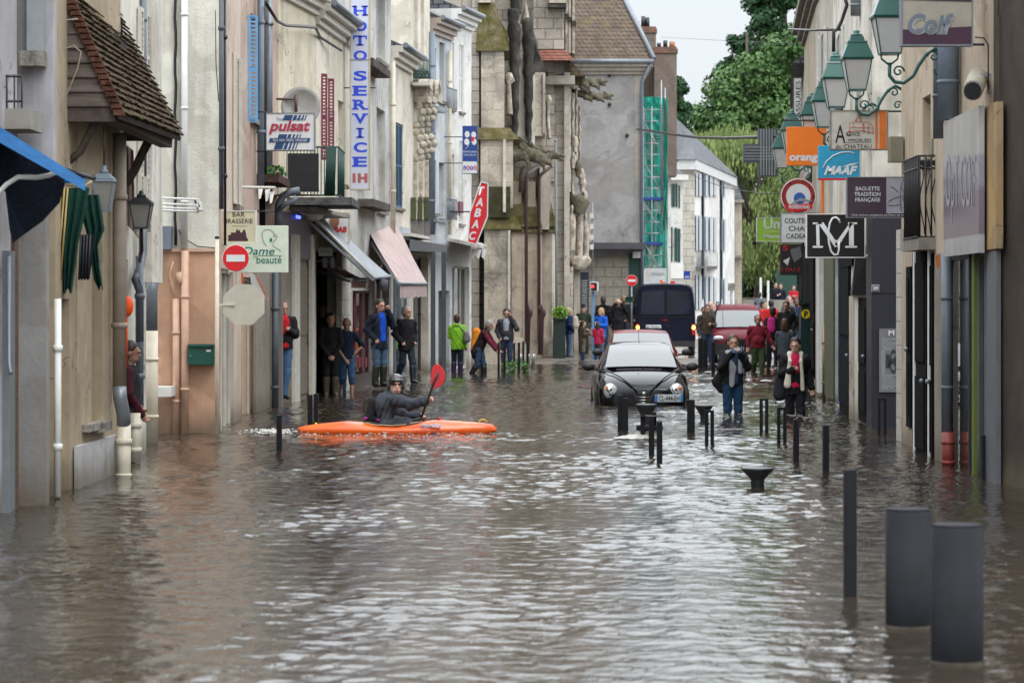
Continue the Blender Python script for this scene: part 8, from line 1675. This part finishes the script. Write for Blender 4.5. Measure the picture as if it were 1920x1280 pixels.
beast([(966, 292, 13), (985, 287, 12), (1005, 293, 12), (1024, 300, 9), (1036, 291, 6), (1045, 292, 6)], 92.3, [(985, 296, 990, 318), (1010, 300, 1020, 318), (1022, 302, 1034, 312)])
beast([(965, 276, 7), (990, 276, 7), (1008, 281, 7), (1020, 284, 5)], 93.5, [(980, 280, 984, 296)])
beast([(1068, 152, 7), (1090, 153, 8), (1112, 154, 8), (1126, 153, 6)], 98, [(1095, 158, 1104, 168), (1112, 158, 1124, 168)]); beast([(1074, 174, 7), (1100, 178, 7), (1122, 182, 7), (1138, 180, 5)], 99, [(1098, 183, 1110, 190), (1120, 184, 1132, 191)])
JEAN = (.05, .085, .16); BLK = (.012, .012, .014); GREEN_B = (.03, .04, .02)
# --- the two wading women
rt, Lp, em, j, H, U = person('woman filming with a blue phone, grey scarf, black jacket and jeans', 1374, 631, 47.6, 1.68, 6, 'film', 'film', 'stand', (0, 5), top_c=(.012, .013, .016), leg_c=(.015, .05, .11), hair=(.09, .05, .03), shirt=(.03, .06, .12), vox=.0095, face=True, sk=(.46, .27, .19))
m_scarf = stripes('grey_scarf', (.42, .42, .45), (.25, .25, .28), 60, 2, .9, .7)
em([cap(A3(-.08, -.02, 1.47), A3(.08, -.02, 1.47), .075, .075, (1, .9, .8)), cap(A3(0, -.09, 1.45), A3(-.03, -.15, 1.2), .07, .06, (1, .5, 1)), cap(A3(-.03, -.15, 1.2), A3(-.05, -.16, .92), .06, .045, (1, .4, 1)), cap(A3(.1, -.08, 1.42), A3(.11, -.14, 1.15), .06, .04, (1, .5, 1)), cap(A3(.16, .0, 1.4), A3(.18, -.02, 1.25), .075, .05, (1, .8, 1))], 'scarf', m_scarf)
em([cap(H(0, .09, .02), H(.06, .12, -.12), .03, .022)], 'ponytail', plain('hair_49_29', (.05, .03, .02)))
o = thing('phone', Lp(0, -.38, 1.52), 'light blue phone held up by the filming woman', 'phone'); c_ = Lp(0, -.41, 1.53); MB().box(c_.x-.075, c_.x+.075, c_.y-.006, c_.y+.006, c_.z-.035, c_.z+.035).build('case', plain('phone_blue', (.06, .3, .75), .3), o)
rt2 = thing('shoulder_bag', Lp(-.27, .05, .97), 'large black shoulder bag hanging at the filming womans side', 'bag')
def blob(parent, loc, prims, name, mat, vx=.014):
    V, Fc = sdf_mesh(prims, vx, .03); me = bpy.data.meshes.new(name); me.from_pydata([tuple(v) for v in V], [], [tuple(int(i) for i in q) for q in Fc]); me.polygons.foreach_set('use_smooth', [True]*len(Fc)); me.materials.append(mat); o = bpy.data.objects.new(name, me); COL.objects.link(o); o.parent = parent; return o
blob(rt2, None, [cap((.08, .02, .16), (.02, .02, .0), .07, .10, (1, .7, 1)), cap((.02, .02, .0), (.08, .02, -.12), .10, .08, (1, .7, 1))], 'pouch', cloth('bag_black', (.014, .014, .015)))
MB().tube([Lp(-.24, .02, 1.15), Lp(-.2, -.02, 1.5), Lp(-.14, -.0, 1.52)], .012, 6).build('strap', m_black, rt2)
rt, Lp, em, j, H, U = person('woman in a black coat with cream lining over a pink top, holding a phone', 1491, 637, 47.0, 1.66, -4, 'swing', 'chest', 'walk', (-12, 8), top_c=(.011, .011, .013), leg_c=(.012, .012, .018), hair=(.02, .013, .012), vox=.0095, face=True, coat=.1, sk=(.5, .29, .2), shirt=(.52, .015, .07), fat=1.12)
m_fleece = cloth('cream_fleece', (.62, .58, .48))
em([cap(A3(-.1, -.03, 1.50), A3(-.09, -.13, 1.38), .04, .035), cap(A3(.1, -.03, 1.50), A3(.09, -.13, 1.38), .04, .035), cap(A3(-.1, .02, 1.52), A3(.1, .02, 1.52), .045, .045), cap(A3(.1, -.15, 1.38), A3(.125, -.17, .9), .028, .038, (1, .7, 1)), cap(A3(-.1, -.15, 1.38), A3(-.14, -.165, .98), .028, .065, (1, .45, 1))], 'lining', m_fleece)
o = thing('phone', Lp(-.02, -.27, 1.3), 'dark phone in the hand of the woman with the pink top', 'phone'); c_ = Lp(.02, -.3, 1.32); MB().bar(c_-Vector((.04, 0, .03)), c_+Vector((.04, 0, .03)), .03, .012).build('case', m_black, o)
rt2 = thing('shoulder_bag', Lp(-.27, .04, .93), 'black and grey bag under the arm of the woman in the cream lined coat', 'bag'); blob(rt2, None, [cap((.02, 0, .12), (.0, 0, -.12), .10, .11, (1, .6, 1.0))], 'pouch', cloth('bag_charcoal', (.022, .026, .03))); MB().tube([Lp(-.3, 0, 1.1), Lp(-.15, -.05, 1.5)], .014, 6).build('strap', m_black, rt2)
# --- red sweater man and the group behind
person('stout man in a wine red sweater and green trousers wading', 1421, 592, 76.5, 1.76, 3, 'out', 'swing', 'walk', (0, 0), top_c=(.2, .015, .03), leg_c=(.05, .075, .03), hair=(.08, .06, .05), bald=.6, sk=(.42, .22, .16), fat=1.3, face=True, vox=.012)
rt, Lp, em, j, H, U = person('woman with curly brown hair and grey jumper turned away', 1472, 600, 66, 1.66, 150, 'hold', 'hold', 'stand', (0, 0), top_c=(.05, .06, .07), leg_c=BLK, hair=(.07, .03, .015), hairlen=.1, fat=1.15, vox=.012)
rt2 = thing('handbag', Lp(.1, -.3, 1.0), 'dark patterned handbag carried by the curly haired woman', 'bag'); blob(rt2, None, [cap((-.1, 0, .08), (-.12, 0, -.08), .09, .1, (1, .6, 1))], 'pouch', plain('patterned_bag', (.06, .02, .03), .7, var=.9, scale=25))
G2 = dict(vox=.015)
rt, Lp, em, j, H, U = person('person in black with a pink backpack, seen from behind', 1449, 578, 80, 1.66, 160, top_c=BLK, leg_c=BLK, **G2)
em([cap(A3(0, .17, 1.38), A3(0, .17, 1.15), .12, .13, (1, .6, 1))], 'backpack', cloth('pink_nylon', (.5, .03, .2)))
person('tall dark haired man in a black jacket right of the pink backpack', 1474, 567, 83, 1.82, -15, 'pocket', 'pocket', top_c=BLK, leg_c=(.03, .035, .05), sk=(.36, .2, .14), fat=1.1, **G2)
person('person in a bright red jacket between the wine red van and the crowd', 1446, 564, 93, 1.74, 170, top_c=(.5, .02, .02), leg_c=BLK, **G2); person('person in a red top stretching an arm beside the wine red van', 1431, 566, 97, 1.72, 60, 'reach', 'down', top_c=(.5, .02, .03), leg_c=BLK, **G2)
person('man with cropped grey hair far back, behind the tall dark haired man', 1479, 557, 96, 1.75, 10, top_c=(.12, .12, .13), hair=(.2, .19, .18), **G2); person('dark skinned man in blue jacket beside the parking meter top', 1493, 560, 92, 1.76, -5, top_c=(.015, .03, .09), sk=(.16, .08, .05), **G2); person('woman with pale hair peering over the crowd near the meter', 1503, 557, 98, 1.72, 5, top_c=(.4, .1, .05), hair=(.4, .36, .32), **G2); person('man in a black top just left of the parking meter', 1486, 575, 88, 1.7, 190, top_c=BLK, **G2)
FG = dict(vox=.018)
person('left one of two dark figures on the terrace under the willow', 1454, 531, 136.5, 1.7, 20, 'hold', 'down', top_c=(.01, .01, .015), leg_c=BLK, **FG); person('right one of two dark figures on the terrace under the willow', 1464, 533, 136.5, 1.7, -20, 'down', 'hold', top_c=(.01, .015, .03), leg_c=BLK, **FG); person('figure in red sitting on the terrace wall by the green gate', 1488, 536, 136, 1.55, 0, 'hold', 'hold', top_c=(.4, .015, .03), leg_c=(.2, .03, .04), **FG); person('grey jacketed man in front of the far gate posts', 1424, 549, 128, 1.7, 170, top_c=(.12, .13, .16), hair=BLK, **FG)
# --- people beside the van
person('man in a brown leather jacket with a dark bag, right of the navy van', 1326, 573, 86, 1.78, 0, 'hold', 'down', top_c=(.06, .04, .03), leg_c=(.03, .05, .1), sk=(.33, .19, .14), hair=(.03, .025, .02), **G2)
person('bald man half hidden behind the leather jacketed man', 1331, 567, 92, 1.76, 10, top_c=(.05, .05, .05), bald=1, sk=(.45, .24, .18), **G2); person('short haired man in black left of the wine red van', 1337, 571, 95, 1.7, -10, top_c=BLK, bald=.7, hair=(.12, .09, .07), **G2); person('person with brown hair close to the navy van side', 1320, 577, 95, 1.66, 5, top_c=(.04, .04, .05), **G2)
# --- group by the church corner
rt, Lp, em, j, H, U = person('older person in a navy jacket and jeans holding a white bag', 1067, 578, 95.5, 1.66, 110, 'hold', 'pocket', 'stand', (0, 0), top_c=(.012, .025, .09), leg_c=(.09, .14, .22), hair=(.35, .28, .2), bald=.5, sk=(.48, .25, .18), coat=.06, vox=.013)
rt2 = thing('carrier_bag', Q(1079, 604, 95.2), 'white and beige carrier bag held at chest height', 'bag'); blob(rt2, None, [cap((0, 0, .12), (.02, 0, -.1), .09, .11, (1, .5, 1))], 'pouch', cloth('carrier', (.5, .45, .36)))
person('tall man in a flat cap and dark green rain jacket', 1094, 573, 97, 1.74, -10, 'pocket', 'hold', 'stand', top_c=(.025, .035, .02), leg_c=(.03, .03, .03), hat=(.012, .014, .02), coat=.15, sk=(.45, .24, .18), boots=BLK, **G2)
person('boy in a brown coat and dark blue boots holding a stick', 1093, 602, 91, 1.28, 100, 'hold', 'hold', 'stand', top_c=(.06, .045, .03), leg_c=(.14, .12, .08), boots=(.01, .02, .06), coat=.14, vox=.013)
person('blonde woman with sunglasses in a bright blue raincoat', 1127, 579, 95, 1.68, -40, 'hold', 'chest', 'walk', top_c=(.01, .11, .55), leg_c=(.04, .11, .25), hair=(.45, .28, .1), hairlen=.08, coat=.12, face=True, vox=.013); person('little girl in a pink coat with long brown hair, turned away', 1121, 605, 91.5, 1.25, 160, 'hold', 'down', 'stand', top_c=(.4, .02, .06), leg_c=(.06, .06, .07), hair=(.04, .018, .012), hairlen=.22, boots=(.01, .02, .06), coat=.12, vox=.013)
person('person in a black hooded coat behind the blonde woman', 1131, 558, 101, 1.85, 175, top_c=BLK, hood=True, hair=(.05, .025, .02), coat=.1, **G2); person('grey haired person at the left rear of the corner crowd', 1124, 557, 104, 1.84, 160, top_c=(.2, .2, .22), hair=(.06, .04, .03), **G2)
person('stout bald man in black holding a camera up to his face', 1158, 562, 97.5, 1.84, 10, 'photo', 'photo', 'stand', top_c=(.012, .012, .015), leg_c=(.06, .06, .06), bald=1, fat=1.2, coat=.12, sk=(.5, .26, .2), **G2)
person('man in a white and navy shirt behind the photographer', 1149, 556, 104, 1.85, 150, top_c=(.25, .26, .3), **G2); person('woman in a blue shirt between the photographer and the tracksuit man', 1170, 556, 101, 1.82, 140, top_c=(.05, .09, .16), leg_c=(.02, .05, .16), hair=(.3, .2, .1), **G2); person('bearded man in a grey tracksuit top and camouflage trousers', 1184, 555, 100, 1.86, -25, 'pocket', 'pocket', top_c=(.03, .03, .035), leg_c=(.13, .12, .08), sk=(.38, .22, .16), **G2); person('dark haired man at the right rear of the corner crowd', 1174, 554, 105, 1.84, 20, top_c=(.3, .24, .15), **G2)
# --- left pavement
rt, Lp, em, j, H, U = person('woman in a lime green raincoat seen from behind with a grey bag', 857, 592, 77, 1.66, 165, 'hold', 'down', 'stand', top_c=(.22, .5, .03), leg_c=(.015, .02, .035), hair=(.05, .02, .015), hood=True, coat=.1, boots=(.03, .015, .06), vox=.012, fat=1.08)
rt2 = thing('handbag', Q(874, 632, 76.7), 'grey shoulder bag of the woman in lime green', 'bag'); blob(rt2, None, [cap((0, 0, .08), (.02, 0, -.06), .09, .1, (1, .5, 1))], 'pouch', cloth('bag_grey', (.2, .19, .19))); MB().tube([Q(874, 625, 76.6), Q(858, 606, 76.6)], .012, 5).build('strap', m_grey, rt2)
person('grey haired man in a dark vest with burgundy sleeves, bending and pointing', 898, 598, 75, 1.66, 78, 'reach', 'reach', 'walk', (0, -10), lean=24, top_c=(.02, .015, .016), vest=(.12, .012, .03), leg_c=(.035, .07, .13), hair=(.28, .27, .26), boots=(.012, .012, .012), vox=.012, sk=(.45, .24, .18), coat=.05)
o = thing('rucksack', Q(893, 640, 76.5), 'bright orange rucksack behind the bending man', 'bag'); blob(o, None, [cap((0, 0, .25), (-.03, 0, -.25), .12, .13, (1, .6, 1))], 'pouch', cloth('orange_bag', (.8, .26, .02)))
person('man in a charcoal jacket over a pale shirt, phone at his ear', 950, 581, 78.5, 1.74, -5, 'ear', 'pocket', 'stand', (0, 5), top_c=(.045, .045, .05), leg_c=(.035, .055, .1), shirt=(.35, .37, .45), fat=1.15, sk=(.45, .24, .18), vox=.012, face=True)
person('dark haired man in a royal blue sweater and open navy coat on the phone', 712, 564, 61, 1.84, 38, 'mouth', 'pocket', 'stand', (0, 4), top_c=(.012, .016, .03), leg_c=(.07, .12, .19), shirt=(.01, .08, .55), coat=.12, boots=(.025, .028, .022), vox=.010, face=True, hood=True, sk=(.45, .25, .18))
person('elderly white haired man in a long black jacket looking aside', 762, 577, 64.5, 1.74, 35, 'pocket', 'pocket', 'walk', (15, 0), top_c=(.011, .011, .014), leg_c=(.02, .03, .045), hair=(.35, .33, .3), bald=.6, coat=.12, vox=.011, face=True, fat=1.1, boots=(.02, .03, .04), sk=(.45, .25, .19))
rt, Lp, em, j, H, U = person('smiling woman in a black cardigan with striped hem and camouflage boots', 620, 590, 57, 1.64, 8, 'clasp', 'clasp', 'stand', (0, 3), top_c=(.01, .01, .012), leg_c=BLK, hair=(.02, .012, .01), boots=(.07, .065, .04), vox=.0105, face=True, sk=(.42, .22, .16))
em([cap(A3(0, 0, .98), A3(0, 0, .90), .155, .158, (1, .74, 1))], 'striped_hem', stripes('hem_stripes', (.01, .01, .012), (.5, .5, .5), 38, 2, .9, .62))
person('bearded man standing back in the black doorway', 604, 571, 59.5, 1.78, 30, top_c=BLK, leg_c=BLK, sk=(.25, .13, .1), **G2); person('person with dyed red hair behind the woman in black', 637, 594, 59, 1.62, 20, top_c=BLK, hair=(.12, .012, .02), **G2)
person('barefoot shaven headed man in a navy shirt and rolled jeans', 650, 598, 58, 1.66, 15, 'hip', 'clasp', 'walk', (-20, 25), top_c=(.012, .02, .045), leg_c=(.04, .09, .17), bald=1, shorts=True, sleeves=.4, vox=.011, face=True, sk=(.42, .22, .16))
person('man in a red shirt and open black jacket leaning by the granite pier', 530, 566, 51.7, 1.76, 25, 'chest', 'pocket', 'cross', (0, 15), top_c=(.012, .013, .016), shirt=(.5, .012, .02), leg_c=(.06, .12, .22), hair=(.08, .07, .06), bald=.4, vox=.011, face=True, fat=1.15)
MB().box(X(519, 51), X(528.5, 51), 51.0, 51.3, -1, Z(480, 51)).build('door_post', plain('taupe_post', (.17, .15, .14)), hq)
person('dark haired youth with burgundy sleeves leaning out of the narrow doorway', 243, 645, 33.0, 1.62, 88, 'pocket', 'clasp', 'stand', (0, 10), top_c=(.012, .012, .015), vest=(.05, .006, .014), leg_c=BLK, vox=.010, sk=(.28, .15, .1))
# --- kayaker: seated side on, head turned to the viewer, near arm stretched to the paddle
d = dk; K0 = Vector((X(722, d), d, Z(700, d)-1.0))
def kp(px, py, dy=0): q = Q(px, py, d); return (q.x-K0.x, dy, q.z-K0.z)
Jk = {'pel': kp(724, 792), 'wai': kp(722, 776), 'che': kp(722, 760, -.02), 'nb': kp(733, 737, -.02), 'hc': kp(742.5, 722, -.03),
      ('sh', 1): kp(741, 748, -.15), ('sh', -1): kp(726, 748, .15), ('el', 1): kp(771, 757, -.22), ('wr', 1): kp(798, 750, -.26), ('el', -1): kp(744, 776, .2), ('wr', -1): kp(784, 782, .08),
      ('kn', 1): kp(765, 792, -.13), ('kn', -1): kp(765, 792, .13), ('an', 1): kp(800, 800, -.08), ('an', -1): kp(800, 800, .08)}
HT = 1.76
rt, Lp, em, j, H, U = person('kayaker in grey waterproof jacket and black helmet, head turned to the viewer', 722, 570-(K0.z+HT-CH)*F/d, d, HT, 0, 'hold', 'hold', 'stand', (12, 4), top_c=(.045, .05, .062), leg_c=(.07, .08, .1), bald=1, vox=.0085, face=True, J=Jk, fx=(.92, 1.1), hs=1.22, lz=.012, sk=(.55, .32, .24), hair=(.03, .02, .015))
em([ell(H(0, .012, .055), (.094, .115, .088), rotm(12, 4)), ell(H(0, -.07, .068), (.075, .05, .014), rotm(12, 4)), ell(H(.085, .02, -.01), (.02, .045, .055), rotm(12, 4)), ell(H(-.085, .02, -.01), (.02, .045, .055), rotm(12, 4))], 'helmet', plain('helmet_black', (.03, .031, .036), .3, coat=.3), k=.015)
for a, b_ in ((-.04, .09), (0, .105), (.04, .09), (-.06, .06), (.06, .06)): c_ = Vector(H(a, -.105+abs(a)*.3, b_-.005))+Vector(rt.location); MB().ball(c_, (.011, .012, .006), 8, 5).build('vent', m_void, rt)
em([cap(H(.05, -.03, -.06), H(0, -.05, -.115), .008, .008), cap(H(-.05, -.03, -.06), H(0, -.05, -.115), .008, .008)], 'chin_strap', m_black, vx=.005)
em([cap(Jk['wai'], Jk['pel'], .165, .17, (.85, 1, 1))], 'spray_skirt', cloth('skirt_black', (.012, .012, .014)))
bp = thing('backpack', Q(696, 770, d), 'black backpack with purple trim on the kayakers back', 'backpack')
blob(bp, None, [cap((.03, 0, .11), (-.01, 0, -.09), .085, .10, (.8, 1.25, 1)), cap((.06, 0, -.12), (.2, 0, -.13), .05, .05, (1, 2.4, 1))], 'pouch', cloth('pack_black', (.012, .012, .014)), .01)
MB().ball(Q(686, 784, d-.1), (.035, .04, .022), 10, 6).build('trim', plain('purple_trim', (.25, .01, .25)), bp); MB().ball(Q(709, 787, d-.19), (.03, .015, .015), 10, 6).build('buckle', plain('purple_trim', (.25, .01, .25)), bp); MB().tube([Q(690, 745, d), Q(682, 755, d), Q(681, 765, d), Q(684, 772, d)], .012, 6).build('loop', m_black, bp)
pd_ = thing('paddle', Q(802, 750, d-.26), 'kayak paddle with a translucent red blade raised above the hand', 'paddle')
MB().tube([Q(789, 786, d-.3), Q(801, 752, d-.33), Q(813, 718, d-.36), Q(822, 698, d-.38)], .016, 8).build('shaft', plain('shaft_black', (.02, .012, .014), .4), pd_)
bl_ = [(809, 727), (808, 712), (809, 697), (812, 687), (817, 681), (823, 684), (830, 692), (834, 702), (833, 712), (829, 720), (822, 726), (815, 728)]
mr_ = plain('blade_red', (.62, .006, .012), .25, coat=.5, var=.12, scale=12); MB().prism([Q(a, b_, d-.35) for a, b_ in bl_], (.01, .012, 0)).build('blade', mr_, pd_)
